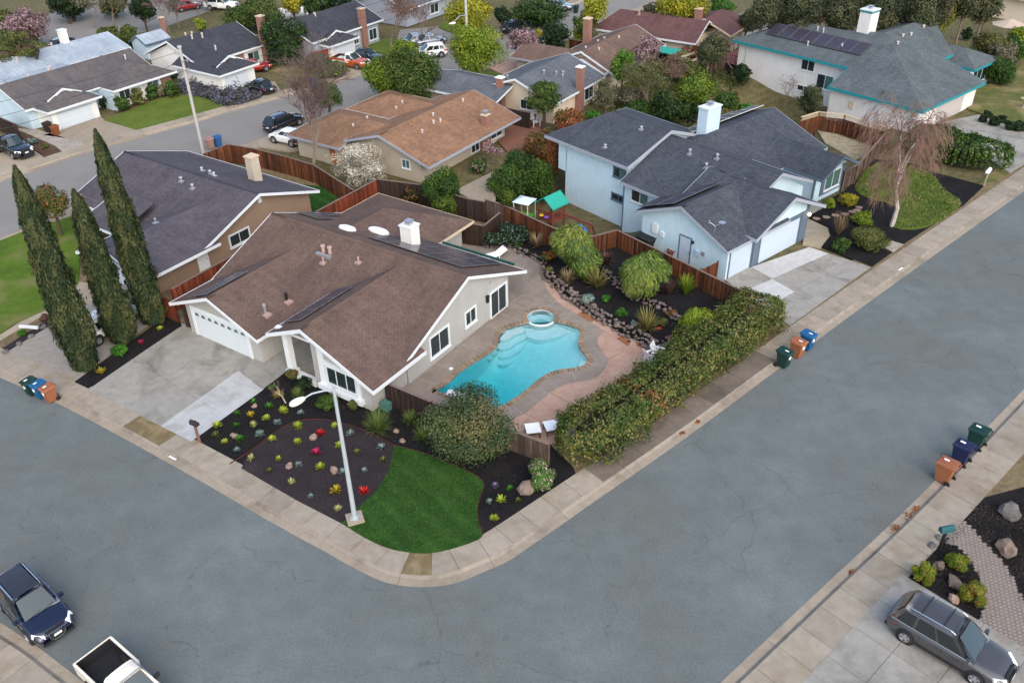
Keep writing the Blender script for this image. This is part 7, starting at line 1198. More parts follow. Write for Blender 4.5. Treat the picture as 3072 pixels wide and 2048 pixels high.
for px, c, lb in ((r2(485, 775), (170, 110, 96), 'small reddish bin at the far kerb'), (r2(528, 775), (48, 92, 140), 'blue bin at the far kerb beside the reddish one'), (r1(1925, 1290), (60, 110, 170), 'blue bin behind the brown back fence'), (r1(1855, 1310), (190, 150, 132), 'tan bin next to the utility pole'), (r1(500, 1195), (150, 86, 56), 'orange-brown bin beside the far white garage'), (r1(430, 1165), (60, 50, 44), 'dark bin leaning by the far garage wall'), (r3(375, 205), (34, 84, 150), 'blue bin in the street at the top, left of three'), (r3(408, 192), (140, 92, 62), 'brown bin in the street at the top, middle of three'), (r3(430, 185), (40, 44, 44), 'black bin in the street at the top, right of three'), (r3(668, 115), (40, 66, 62), 'dark green bin alone by the top sidewalk')): bin_(px, PHI, c, lb, 1.0, z=.05, group='bins along the far street', small=True)
# ------------------------------------------------------------ mailboxes and small street things
def mailbox(px, rz, c, pc, label, h_=1.05, sc=1.0):
    q = P(*px, .13); o = empty('mailbox', q, rz, label, 'mailbox'); obj('post', MB().box(-.06, .06, -.06, .06, -.1, h_), pc, o); mb = MB(); k = 8; vs = []
    for y in (-.28 * sc, .28 * sc): vs += [(-.12 * sc, y, h_), (.12 * sc, y, h_)] + [(.12 * sc * math.cos(math.pi * i / k), y, h_ + .14 * sc + .12 * sc * math.sin(math.pi * i / k)) for i in range(k + 1)]
    n = k + 3; mb.add(vs, [tuple(range(n))[::-1], tuple(range(n, 2 * n))] + [(i, (i + 1) % n, n + (i + 1) % n, n + i) for i in range(n)]); obj('box', mb, c, o); obj('flag', MB().box(.125 * sc, .14 * sc, -.05, .1, h_ + .1, h_ + .2), mat('flag_red', S(150, 40, 36)), o)
mailbox(s1(1757, 1365), R(60), mat('mail_dark', S(48, 44, 46)), mat('mail_post', S(120, 92, 78)), 'dark mailbox on a brown post between driveway and mulch bed', 1.25); mailbox(s8(1605, 385), R(100), mat('mail_teal', S(40, 86, 88)), 'black', 'teal mailbox on a black post by the paver path', 1.2, 1.2); mailbox(r8(1998, 520), R(-40), 'dome', mat('mail_post2', S(150, 140, 124)), 'white mailbox on a wooden post at the end of the clipped hedge', 1.25, 1.3)
q = P(*pC(1562, 860), .3); o = obj('utility_box', MB().box(-.28, .28, -.2, .2, -.18, .3).box(-.3, .3, -.22, .22, .3, .34), mat('box_green', S(70, 112, 104), .6, .1)); o.location = q; o.rotation_euler = (0, 0, PHI); tag(o, 'small green utility box beside the house corner fence', 'utility box')
# ------------------------------------------------------------ patio furniture
mat('plastic', (.78, .8, .82), .4, .04)
def lounger(px, rz, label, z=DZ):
    q = P(*px, z); o = empty('sun_lounger', q, rz, label, 'lounger'); obj('cushion', MB().box(-.33, .33, -.9, .3, .28, .4), 'plastic', o); obj('backrest', MB().hexa([(-.33, .3, .28), (.33, .3, .28), (.33, .95, .62), (-.33, .95, .62)], [(-.33, .26, .4), (.33, .26, .4), (.33, .9, .74), (-.33, .9, .74)]), 'plastic', o)
    for x in (-.28, .28):
        for y in (-.8, .25): obj('leg', MB().box(x - .03, x + .03, y - .03, y + .03, 0, .28), 'plastic', o)
def side_table(px, rz, label, s=.42, h_=.5, z=DZ):
    q = P(*px, z); o = empty('patio_table', q, rz, label, 'table'); obj('table_top', MB().box(-s, s, -s, s, h_ - .06, h_), 'plastic', o); obj('apron', MB().box(-s + .04, s - .04, -s + .04, s - .04, h_ - .2, h_ - .064), mat('rattan', S(70, 66, 64)), o)
    for x in (-1, 1):
        for y in (-1, 1): obj('leg', MB().box(x * (s - .06) - .04, x * (s - .06) + .04, y * (s - .06) - .04, y * (s - .06) + .04, 0, h_ - .2), 'rattan', o)
side_table(s3(290, 1300), R(8), 'white square table on the pink patio, in full view'); side_table(s3(455, 1275), R(14), 'white square table half hidden by the hedge')
def chair(px, rz, label, m='plastic', z=DZ, sc=1.0, cat='chair'):
    q = P(*px, z); o = empty('garden_chair', q, rz, label, cat); o.scale = (sc,) * 3
    for i in range(5): obj('seat_slat', MB().box(-.29, .29, -.3 + i * .12, -.2 + i * .12, .38 - i * .02, .41 - i * .02), m, o)
    for i in range(5): x = -.26 + i * .115; obj('back_slat', MB().hexa([(x, .26, .28), (x + .1, .26, .28), (x + .1, .29, .28), (x, .29, .28)], [(x, .56, 1.0), (x + .1, .56, 1.0), (x + .1, .59, 1.0), (x, .59, 1.0)]), m, o)
    for s in (-1, 1): obj('arm', MB().box(s * .34 - .06, s * .34 + .06, -.35, .4, .6, .63), m, o); obj('leg', MB().box(s * .32 - .03, s * .32 + .03, -.3, -.22, 0, .6), m, o); obj('leg', MB().hexa([(s * .32 - .03, .3, 0), (s * .32 + .03, .3, 0), (s * .32 + .03, .4, 0), (s * .32 - .03, .4, 0)], [(s * .32 - .03, .2, .6), (s * .32 + .03, .2, .6), (s * .32 + .03, .3, .6), (s * .32 - .03, .3, .6)]), m, o)
chair(s3(1345, 670), R(120), 'white garden chair nearest the rock wall end', sc=1.15); chair(s3(1410, 650), R(60), 'white garden chair pushed against the hedge', sc=1.15); chair(s3(1345, 775), R(150), 'white garden chair half hidden in the hedge leaves', sc=1.1)
lounger(pB(330, 530), R(-60), 'white sun lounger on the patio behind the solar roof')
q = P(*pA(530, 1235), .5); o = empty('diving_board', (q.x, q.y, DZ), R(62), 'white diving board over the near end of the pool', 'diving board'); obj('board', MB().box(-.24, .24, -.5, 1.2, .42, .5), 'plastic', o); obj('stand', MB().box(-.2, .2, -.4, .1, -.05, .42), 'plastic', o)
# toys and things in the sunken yard of the blue house
wd = mat('play_wood', S(120, 62, 48), .8, .15)
q = PT(*r7(440, 905)); q = P(*r7(455, 830), -1.0); gz = T(q.x, q.y); o = empty('play_tower', (q.x, q.y, gz), R(-45), 'wooden play tower with teal gable roof behind the fence', 'play set'); Zp = 3.3
for x in (-.75, .75):
    for y in (-.75, .75): obj('post', MB().box(x - .06, x + .06, y - .06, y + .06, -.1, Zp - .6), wd, o)
obj('platform', MB().box(-.8, .8, -.8, .8, 1.3, 1.4), wd, o); rl_ = roof(o, gw('v', -1.0, 1.0, 0, Zp + .2, .75, .75, 1.05, 1.05), mat('canvas_teal', S(40, 150, 132), .6, .06), 'canvas_teal', .04, .06)
for i in range(6): obj('balustrade', MB().box(-.8 + i * .29, -.72 + i * .29, -.82, -.78, 1.4, 2.1), wd, o)
obj('rail', MB().box(-.8, .8, -.84, -.76, 2.1, 2.18).box(.76, .84, -.8, .8, 2.1, 2.18), wd, o); obj('swing_beam', MB().box(.8, 4.4, -.06, .06, 2.0, 2.16), wd, o)
for s in (-1, 1): obj('swing_leg', MB().hexa([(4.3, s * 1.1 - .05, -.2), (4.42, s * 1.1 - .05, -.2), (4.42, s * 1.1 + .05, -.2), (4.3, s * 1.1 + .05, -.2)], [(4.3, s * .08 - .05, 2.05), (4.42, s * .08 - .05, 2.05), (4.42, s * .08 + .05, 2.05), (4.3, s * .08 + .05, 2.05)]), wd, o)
for x, c in ((-.35, (220, 190, 60)), (.2, (130, 90, 190))): obj('steering_wheel', MB().lathe([(.05, 0), (.2, .02), (.2, .08), (.05, .1)], 12, (x, -.9, 1.7)), mat('toy_%d' % c[0], S(*c)), o)
def canopy(px, z, rz, c, label, name, w_=.75, cat='toy', hgt=1.5, base=None):
    q = P(*px, z); gz = T(q.x, q.y); o = empty(name, (q.x, q.y, gz), rz, label, cat); t = q.z - gz; obj('canopy', MB().add([(-w_, -w_, t), (w_, -w_, t), (w_, w_, t), (-w_, w_, t), (0, 0, t + .35)], [(0, 1, 4), (1, 2, 4), (2, 3, 4), (3, 0, 4), (3, 2, 1, 0)]), c, o)
    for x in (-1, 1):
        for y in (-1, 1): obj('post', MB().box(x * w_ * .85 - .03, x * w_ * .85 + .03, y * w_ * .85 - .03, y * w_ * .85 + .03, -.05, t), 'plastic', o)
    if base: obj('body', MB().box(-w_ * .85, w_ * .85, -w_ * .85, w_ * .85, 0, t * .35), base, o); obj('counter', MB().box(-w_ * .6, w_ * .6, -w_ * .95, -w_ * .86, t * .45, t * .62), mat('toy_red', S(190, 50, 46)), o)
canopy(r7(215, 650), .2, R(-30), mat('canvas_pale', S(200, 216, 232), .6, .05), 'small toy playhouse with pale blue roof and lime green base', 'toy_playhouse', .8, 'playhouse', base=mat('toy_green', S(90, 170, 60), .5, .08)); canopy(r7(675, 900), -.2, R(20), mat('canvas_blue', S(40, 110, 200), .6, .06), 'bright blue toy canopy beside the swing beam', 'toy_canopy', .7, 'toy canopy')
q = P(*r7(1290, 985), .8); o = empty('garden_cart', (q.x, q.y, .12), R(-50), 'black open bin on a wheeled cart beside the blue garage wall', 'cart'); mb = MB(); mb.hexa([(-.55, -.4, .35), (.55, -.4, .35), (.55, .4, .35), (-.55, .4, .35)], [(-.7, -.52, .85), (.7, -.52, .85), (.7, .52, .85), (-.7, .52, .85)]); obj('tub', mb, 'black', o); obj('rim', MB().box(-.74, .74, -.56, -.5, .83, .9).box(-.74, .74, .5, .56, .83, .9).box(-.74, -.68, -.5, .5, .83, .9).box(.68, .74, -.5, .5, .83, .9), mat('dark_grey', S(50, 54, 56)), o)
for x in (-.45, .45): obj('wheel', MB().tube((x - .04, -.3, .17), (x + .04, -.3, .17), .17, .17, 12).tube((x - .04, .3, .17), (x + .04, .3, .17), .17, .17, 12), 'black', o)
q = P(*r7(1502, 1108), .4); o = obj('flower_pot', MB().lathe([(.18, 0), (.28, .4), (.32, .42), (.32, .48), (.25, .48), (.24, .44), (.02, .43)], 16), mat('pot', S(110, 62, 58))); o.location = (q.x, q.y, .12); tag(o, 'dark red flower pot beside the blue garage door', 'flower pot')
q = P(*r3(785, 900), .0); o = empty('garden_umbrella', (q.x, q.y, .05), 0, 'closed lilac garden umbrella beside the grey house chimney', 'umbrella'); obj('pole', MB().tube((0, 0, 0), (0, 0, 2.6), .03), 'metal', o); obj('canopy', MB().lathe([(.05, .5), (.2, .6), (.24, 1.2), (.15, 2.2), (.04, 2.7)], 10), mat('lilac', S(150, 140, 168), .8, .1), o)
chair(r3(310, 1110), R(30), 'pale garden chair on the brick patio behind the tan house', mat('chair_grey', S(206, 206, 208)), .13, 1.2); q = P(*r3(185, 1075), .2); o = obj('garden_bench', MB().box(-1.6, 1.6, -.4, .4, .5, .6).box(-1.5, -1.4, -.3, .3, 0, .5).box(1.4, 1.5, -.3, .3, 0, .5).box(-1.6, 1.6, .36, .42, .6, 1.1), wd); o.location = (q.x, q.y, .1); o.rotation_euler = (0, 0, PHI); tag(o, 'reddish timber bench table against the fence behind the tan house', 'bench')
q = P(*r3(1445, 440), 2.4); o = empty('awning', (q.x, q.y, .0), PHI, 'bright teal awning beside the brown roof', 'awning'); obj('canvas', MB().box(-1.8, 1.8, -1.2, 1.2, 2.36, 2.42), 'canvas_teal', o)
for x in (-1.6, 1.6): obj('post', MB().box(x - .04, x + .04, -1.1, -1.02, 0, 2.36).box(x - .04, x + .04, 1.02, 1.1, 0, 2.36), 'metal', o)
q = P(*r3(1690, 505), 2.2); o = empty('pergola', (q.x, q.y, -.3), R(40), 'pale timber pergola beams behind the wine-red house', 'pergola')
for y in (-.9, .9): obj('beam', MB().box(-2.2, 2.2, y - .07, y + .07, 2.4, 2.6), 'trim_tan', o)
for x in (-2, 2):
    for y in (-.9, .9): obj('post', MB().box(x - .06, x + .06, y - .06, y + .06, -1, 2.4), 'trim_tan', o)
q = P(*r4(2230, 200), 2.5); o = empty('patio_umbrella', (q.x, q.y, .05), 0, 'open tan patio umbrella at the upper right', 'umbrella'); obj('pole', MB().tube((0, 0, 0), (0, 0, 2.9), .04), 'metal', o); obj('canopy', MB().add([(2.2 * math.cos(i * math.pi / 4), 2.2 * math.sin(i * math.pi / 4), 2.2) for i in range(8)] + [(0, 0, 2.95)], [(i, (i + 1) % 8, 8) for i in range(8)]), mat('canvas_tan', S(176, 160, 142), .8, .08), o)
q = P(*r4(2349, 930), .3); o = obj('bird_bath', MB().lathe([(.3, 0), (.12, .15), (.1, .7), (.5, .85), (.52, .95), (.45, .92), (.02, .84)], 18), 'gutter'); o.location = (q.x, q.y, .12); tag(o, 'pale stone bird bath on the lawn at the right edge', 'bird bath')
q = P(*s1(250, 345), .3); o = obj('timber_beam', MB().box(-.7, .7, -.09, .09, 0, .16), 'trim_white'); o.location = (q.x, q.y, .14); o.rotation_euler = (0, 0, R(-10)); tag(o, 'short white beam lying beside the left front walk', 'beam')
# ------------------------------------------------------------ lot across the street: drive, path, beds
dv = Vector((math.cos(R(41.5)), math.sin(R(41.5)))); dp = Vector((dv.y, -dv.x)); c0 = Vector(P(*s8(1278, 608), .14)[:2])
quad_slabs('driveway', (c0 - dv * 10.8, c0, c0 + dp * 9, c0 - dv * 10.8 + dp * 9), (0, .2, .42, .64, .86, 1), (0, .2, .4, .6, .8, 1), 'drive')
yard('mulch_bed', [s8(1285, 600), s8(1500, 380), s8(1640, 215), s8(1760, 110), s8(1900, -40), s8(2500, -200), s8(2700, 500), s8(2700, 1100), s8(2349, 1350), s8(2250, 1320), s8(1930, 1010), s8(1500, 745)], 'mulch', .125)
pv = [Vector(p[:2]) for p in smooth_poly(pxs([s8(1650, 205), s8(1745, 135), s8(1850, 165), s8(2010, 340), s8(2180, 520), s8(2290, 720), s8(2349, 900), s8(2420, 1150), s8(2349, 1330), s8(2230, 1290), s8(2080, 1130), s8(1960, 1010), s8(2010, 850), s8(1945, 610), s8(1800, 390), s8(1700, 320)], .14), 3)]
pp = empty('paver_path', (0, 0, 0)); pp['kind'] = 'structure'; mb = MB(); pr = random.Random(4); xs = [p.x for p in pv]; ys = [p.y for p in pv]
for i in range(int((max(xs) - min(xs)) / .12) + 60):
    for j in range(int((max(ys) - min(ys)) / .12) + 60):
        c = Vector((min(xs), min(ys))) + Vector((math.cos(.4), math.sin(.4))) * ((i - 30) * .25 + (j % 2) * .125) + Vector((-math.sin(.4), math.cos(.4))) * ((j - 30) * .145)
        if inside(c, pv):
            z = .145 + pr.uniform(0, .008); q = [c + Vector((math.cos(.4 + t), math.sin(.4 + t))) * r_ for t, r_ in ((.5, .125), (1.57, .066), (2.64, .125), (3.64, .125), (4.71, .066), (5.78, .125))]
            k = len(mb.v); mb.add([(p.x, p.y, z) for p in q] + [(p.x, p.y, .11) for p in q], [tuple(range(6))] + [((a_ + 1) % 6, a_, 6 + a_, 6 + (a_ + 1) % 6) for a_ in range(6)])
pvo = obj('paver', mb, mat('paver', S(164, 152, 142, K), .9, .16, 4, 12), pp); pvo['kind'] = 'stuff'; obj('sand_bed', MB().prism(pv, .05, .128), 'joint', pp)
for i, (x, y) in enumerate(((1610, 285), (1690, 320), (1535, 350))): stone(s8(x, y), 12, ['pale stone left of the teal mailbox post', 'pale stone right of the teal mailbox post', 'small white stone at the sidewalk edge of the mulch'][i], 'boulder_grey', 90 + i, .6)
# bark chips and pebbles thrown over the nearest beds
def chips(name, px, n, size, cols, label, z):
    poly = [Vector(p[:2]) for p in pxs(px, z)]; pc_ = sum(poly, Vector((0, 0))) / len(poly); poly = [pc_ + (p - pc_) * .9 for p in poly]; PAL['_c'] = cols; scatter(name, poly, n, size, '_c', label, z, 'bark chips', .02)
chips('bark_chips', bed_px[1:9] + bed_px[11:], 9000, .05, [(30, 28, 27), (44, 40, 38), (22, 21, 21), (58, 50, 46)], 'loose black bark chips on the front mulch bed', .14)
chips('bark_chips', [s8(1300, 590), s8(1640, 215), s8(1900, -40), s8(2400, -100), s8(2500, 900), s8(2349, 900), s8(2180, 520), s8(1850, 165), s8(1700, 320), s8(1990, 800), s8(1930, 1000), s8(1500, 740)], 7000, .045, [(40, 36, 33), (62, 54, 48), (26, 24, 23), (84, 74, 66)], 'loose dark bark chips on the bed across the street', .13)
# leaf litter in the gutters
gl = [P(*q, .02) for q in ((1065, 1682), (1120, 1712), (1400, 1712), (1560, 1642), (1918, 1385), (2100, 1262), (1880, 1412))]
for i, (px, w_) in enumerate(((s8(1215, 205), .3), (s8(1345, 90), .38), (s8(1400, 40), .25), (s8(832, 590), .16), (s3(1740, 1190), .22), (s3(1605, 1285), .16))):
    SEED[0] += 1; g = np.random.default_rng(SEED[0]); q = P(*px, .03); n = 60; C = np.stack([g.normal(size=n) * w_ * .6, g.normal(size=n) * w_ * .3, np.abs(g.normal(size=n)) * .03 + .01], 1); c_, s_ = math.cos(R(41.8)), math.sin(R(41.8)); C[:, :2] = C[:, :2] @ np.array([[c_, s_], [-s_, c_]]); PAL['_l'] = [(168, 104, 60), (140, 84, 50), (120, 72, 46)]
    o = obj('leaf_litter', leafmesh('leaf_litter', C, np.tile([0., 0, 1], (n, 1)), .07, pal('_l')[g.integers(0, 3, n)], g, 1.3, .6), 'leaf'); o.location = (q.x, q.y, .02); tag(o, 'rusty leaf litter lying in the gutter', 'leaves', kind='stuff')
# ------------------------------------------------------------ vehicles (x forward)
mat('tyre', (.02, .02, .021), .8, .2); gloss('rim', S(190, 192, 196), .3, .8); gloss('chrome', (.7, .7, .72), .15, 1); gloss('car_glass', (.012, .016, .018), .04, 0, .5, .6); gloss('headlamp', (.75, .76, .76), .1, 0, .6); gloss('taillamp', (.35, .02, .025), .15, 0, .6); mat('plastic_black', (.02, .02, .022), .6, .2); mat('plate_white', (.75, .75, .74), .5, .05); gloss('windshield', S(60, 78, 80, .5), .05, 0, .5, .6)
def loft(secs, closed_ends=True):
    mb = MB(); n = len(secs[0]); vs = [p for s in secs for p in s]; fs = []
    for i in range(len(secs) - 1): fs += [(i * n + k, i * n + (k + 1) % n, (i + 1) * n + (k + 1) % n, (i + 1) * n + k) for k in range(n)]
    fs += [tuple(range(n)), tuple(range((len(secs) - 1) * n, len(secs) * n))[::-1]]; return mb.add(vs, [f[::-1] for f in fs])
def bil(q, u, v): return (Vector(q[0]) * (1 - u) + Vector(q[1]) * u) * (1 - v) + (Vector(q[3]) * (1 - u) + Vector(q[2]) * u) * v
def patch(q, u0, u1, v0, v1, off=.012, t=.02, nu=4, nv=3, bow=0):
    n = (Vector(q[1]) - Vector(q[0])).cross(Vector(q[3]) - Vector(q[0])).normalized(); mb = MB(); f = lambda u, v, o: bil(q, u, v) + n * (o + bow * (1 - (2 * u - 1) ** 2) * 1)
    vs = [f(u0 + (u1 - u0) * i / nu, v0 + (v1 - v0) * j / nv, off) for j in range(nv + 1) for i in range(nu + 1)]
    fs = [(j * (nu + 1) + i, j * (nu + 1) + i + 1, (j + 1) * (nu + 1) + i + 1, (j + 1) * (nu + 1) + i) for j in range(nv) for i in range(nu)]; return mb.add(vs, fs)
CARS = {}
def wheel(o, x, y, r_, w_):
    s = 1 if y > 0 else -1; mb = MB(); prof = [(r_ * .62, -w_ / 2), (r_ * .93, -w_ / 2), (r_, -w_ * .3), (r_, w_ * .3), (r_ * .93, w_ / 2), (r_ * .62, w_ / 2)]; n = 24
    vs = [(x + p * math.cos(2 * math.pi * k / n), y + d, r_ + p * math.sin(2 * math.pi * k / n)) for p, d in prof for k in range(n)]; fs = [(i * n + k, i * n + (k + 1) % n, (i + 1) * n + (k + 1) % n, (i + 1) * n + k) for i in range(5) for k in range(n)]
    wo = obj('wheel', mb.add(vs, fs), 'tyre', o, True); rm = MB(); yo = y + s * w_ * .42; rm.tube((x, y - s * w_ * .3, r_), (x, yo - s * .02, r_), r_ * .62, r_ * .62, 20)
    obj('rim_barrel', rm, 'plastic_black', wo); sp = MB()
    for k in range(5):
        a = 2 * math.pi * k / 5 + .3; ca, sa = math.cos(a), math.sin(a); nx, nz = -sa * .035, ca * .035; pts = []
        for d in (0, .025):
            for rr, ww in ((.06, 1.5), (r_ * .62, 1.7)):
                for sg in (-1, 1): pts.append((x + ca * rr + nx * sg * ww, yo + s * (d - .01), r_ + sa * rr + nz * sg * ww))
        sp.add(pts, [(0, 1, 3, 2), (4, 6, 7, 5), (0, 4, 5, 1), (2, 3, 7, 6), (0, 2, 6, 4), (1, 5, 7, 3)])
    sp.tube((x, yo - s * .015, r_), (x, yo + s * .02, r_), .09, .08, 12); n = 20; vs = [(x + p * math.cos(2 * math.pi * k / n), yo + s * d, r_ + p * math.sin(2 * math.pi * k / n)) for p, d in ((r_ * .64, 0), (r_ * .64, .03), (r_ * .56, .03), (r_ * .56, 0)) for k in range(n)]
    sp.add(vs, [(i * n + k, i * n + (k + 1) % n, (i + 1) * n + (k + 1) % n, (i + 1) * n + k) for i in range(3) for k in range(n)]); obj('rim', sp, 'rim', wo)
def vehicle(label, loc, rz, paint, kind='suv', L=4.6, W=1.86, Ht=1.66, cat='car', name='parked_car', group=None, rails=True, roofm=None, detail=True, badge=None, two=None, roofpanel=None):
    o = empty(name, loc, rz, label, cat, group); hw = W / 2; sd = kind == 'sedan'; pk = kind == 'pickup'; hl = L / 2
    zb = .98 if kind in ('suv', 'wagon') else (.86 if sd else 1.08); hood = zb - (.04 if not sd else .06)
    # (position from the rear 0..1, half width, underside, top)
    st = [(0, .78, .48, .62 * zb + .2), (.015, .88, .36, .78 * zb + .14), (.05, .95, .3, zb - .04), (.14, .985, .26, zb), (.3, 1, .24, zb), (.5, 1, .24, zb), (.66, 1, .24, zb + .01), (.74, .995, .25, hood + .02), (.86, .97, .26, hood - .05), (.935, .92, .3, hood - .13), (.975, .84, .34, hood - .24), (1, .70, .42, hood - .36)]
    if pk: st = [s for s in st if s[0] > .4]; st[0] = (.415, 1, .3, zb)
    secs = []
    for t, w_, b, tp in st:
        x = -hl + L * t; w_ *= hw; half = [(0, b), (.84 * w_, b), (.95 * w_, b + .06), (.985 * w_, b + .2), (w_, b + (tp - b) * .55), (.985 * w_, b + (tp - b) * .74), (.95 * w_, tp - .05), (.88 * w_, tp - .005), (.5 * w_, tp + .025), (0, tp + .035)]
        secs.append([(x, y, z) for y, z in half] + [(x, -y, z) for y, z in half[-2:0:-1]])
    body = obj('body', loft(secs), paint, o, True)
    if two: obj('side_panel', MB().box(-hl * .9, hl * .05, -hw - .01, hw + .01, .7, .9), two, o)
    gb, gr = .90 * hw, .70 * hw
    if pk: xr0, xr1, xa1, xa0 = -hl + L * .415, -hl + L * .425, -hl + L * .56, -hl + L * .69
    elif sd: xr0, xr1, xa1, xa0 = -hl + L * .12, -hl + L * .27, -hl + L * .52, -hl + L * .70
    else: xr0, xr1, xa1, xa0 = -hl + L * .025, -hl + L * .11, -hl + L * .55, -hl + L * .735
    zt = Ht - .05; zbase = zb - .02; rows = []; nrow = 9
    for i in range(nrow):      # cabin shell: sections from the rear glass to the windscreen
        t = i / (nrow - 1); rows.append(t)
    q_side = [(xr0, gb, zbase), (xa0, gb * .96, zbase), (xa1, gr, zt), (xr1, gr * .97, zt)]
    cab = MB(); g_ = [(xr0, gb * .97, zbase), (xa0, gb * .96, zbase), (xa1, gr, zt), (xr1, gr * .97, zt)]
    def cs(x0, x1, wb, wt, n=5):
        return [(x0 + (x1 - x0) * k / n, 1 * (wb + (wt - wb) * k / n), zbase + (zt - zbase) * k / n) for k in range(n + 1)]
    ring = []
    nlen = 8
    for i in range(nlen + 1):
        t = i / nlen; xb = xr0 + (xa0 - xr0) * t; xt = xr1 + (xa1 - xr1) * t; ez = .035 * math.sin(math.pi * t)
        half = [(xb, gb, zbase)] + [(xb + (xt - xb) * k, gb + (gr - gb) * k ** 1.2, zbase + (zt - .03 - zbase) * k) for k in (.35, .7, .92)] + [(xt, gr * .9, zt + ez * .6), (xt, gr * .5, zt + .035 + ez), (xt, 0, zt + .045 + ez)]
        ring.append(half + [(x, -y, z) for x, y, z in half[-2::-1]])
    n = len(ring[0]); cab.add([p for r_ in ring for p in r_], [(i * n + k + 1, i * n + k, (i + 1) * n + k, (i + 1) * n + k + 1)[::-1] for i in range(nlen) for k in range(n - 1)] + [tuple(range(n)), tuple(range(nlen * n, (nlen + 1) * n))[::-1]])
    cabo = obj('cabin', cab, roofm or paint, o, False)
    for pl_ in cabo.data.polygons: pl_.use_smooth = abs(pl_.normal.x) < .85
    # glazing
    fq = [(xa0, -gb * .96, zbase), (xa0, gb * .96, zbase), (xa1, gr * .98, zt), (xa1, -gr * .98, zt)]; obj('windshield', patch(fq, .06, .94, .06, .95, .018, bow=.02), 'windshield', o, True)
    rq = [(xr0, gb * .96, zbase), (xr0, -gb * .96, zbase), (xr1, -gr * .95, zt), (xr1, gr * .95, zt)]; obj('rear_window', patch(rq, .1, .9, .22 if not sd else .08, .9, .018, bow=.015), 'car_glass', o, True)
    cuts = {'suv': ((.07, .27), (.31, .57), (.60, .88)), 'wagon': ((.07, .27), (.31, .57), (.60, .88)), 'sedan': ((.12, .46), (.50, .88)), 'pickup': ((.12, .82),)}[kind]
    for s in (1, -1):
        sq = [(xr0, s * gb, zbase), (xa0, s * gb, zbase), (xa1, s * gr, zt - .02), (xr1, s * gr, zt - .02)]
        if s > 0: sq = [sq[1], sq[0], sq[3], sq[2]]
        for a, b in cuts:
            u0, u1 = (1 - b, 1 - a) if s > 0 else (a, b); obj('side_window', patch(sq, u0, u1, .1, .86, .016, nu=3), 'car_glass', o, True)
    if detail:
        for s in (1, -1):
            obj('window_trim', MB().tube((xr0 + .1, s * (gb + .02), zbase + .05), (xa0 - .05, s * (gb + .015), zbase + .04), .012, .012, 5), 'chrome', o)
            if rails and kind == 'suv': obj('roof_rail', MB().path([(xr1 + .1, s * gr * .93, zt + .03), (xr1 + .25, s * gr * .93, zt + .09), (xa1 - .3, s * gr * .93, zt + .1), (xa1 - .1, s * gr * .93, zt + .03)], .022, 6), 'chrome', o)
    if detail and not pk:
        for s in (1, -1):
            for t in (.30, .485, .665): x = -hl + L * t; obj('door_gap', MB().box(x - .006, x + .006, s * (hw + .001) - .004, s * (hw + .001) + .004, .34, zb - .05), 'plastic_black', o)
            for t in (.45, .63): x = -hl + L * t; obj('door_handle', MB().box(x - .11, x, s * (hw + .012) - .014, s * (hw + .012) + .014, zb - .2, zb - .165), 'chrome' if badge == 'rings' else paint, o)
            obj('sill_trim', MB().box(-hl + L * .27, -hl + L * .7, s * (hw - .005) - .012, s * (hw - .005) + .012, .3, .4), 'plastic_black', o)
        obj('wiper', MB().tube((xa0 - .02, -gb * .6, zbase + .06), (xa0 - .1, .05, zbase + .12), .012, .012, 5).tube((xa0 - .02, .1, zbase + .06), (xa0 - .1, gb * .7, zbase + .12), .012, .012, 5), 'plastic_black', o)
        if badge == 'oval':
            for t in (.3, .72): x = xr1 + (xa1 - xr1) * t; obj('cross_bar', MB().tube((x, -gr * .93, zt + .1), (x, gr * .93, zt + .1), .025, .025, 6), 'plastic_black', o)
    if roofpanel: obj('roof_panel', MB().add([(xr1 + (xa1 - xr1) * t, y, zt + .05 + .035 * math.sin(math.pi * t) - .02 * abs(y / gr)) for t in (.05, .35, .65, .95) for y in (-gr * .8, 0, gr * .8)], [(i * 3 + k, i * 3 + 3 + k, i * 3 + 4 + k, i * 3 + 1 + k) for i in range(3) for k in range(2)]), roofpanel, o)
    # lamps, grille, plate, mirrors
    zh = hood - .25
    for s in (1, -1):
        hx = hl - .10 * L * .5; obj('headlight', MB().hexa([(hl - .50, s * hw * .90 - .03, zh), (hl - .12, s * hw * .62 - .06, zh - .04), (hl - .04, s * hw * .60 + .06, zh - .05), (hl - .42, s * hw * .965, zh + .02)], [(hl - .56, s * hw * .86 - .03, zh + .17), (hl - .22, s * hw * .58 - .06, zh + .11), (hl - .13, s * hw * .58 + .06, zh + .1), (hl - .48, s * hw * .925, zh + .17)]), 'headlamp', o)
        if not pk: obj('taillight', MB().hexa([(-hl + .03, s * hw * .7 - .1, zb - .26), (-hl + .30, s * hw * .90, zb - .24), (-hl + .42, s * hw * .975, zb - .22), (-hl + .02, s * hw * .8 + .08, zb - .26)], [(-hl + .07, s * hw * .66 - .1, zb - .08), (-hl + .34, s * hw * .88, zb - .06), (-hl + .5, s * hw * .96, zb - .06), (-hl + .06, s * hw * .78 + .08, zb - .08)]), 'taillamp', o)
        obj('mirror', MB().hexa([(xa0 - .32, s * (gb + .02), zbase + .06), (xa0 - .12, s * (gb + .02), zbase + .06), (xa0 - .14, s * (hw + .16), zbase + .08), (xa0 - .28, s * (hw + .18), zbase + .08)], [(xa0 - .32, s * (gb + .02), zbase + .2), (xa0 - .14, s * (gb + .02), zbase + .2), (xa0 - .17, s * (hw + .16), zbase + .2), (xa0 - .28, s * (hw + .18), zbase + .2)]), paint if not pk else 'plastic_black', o)
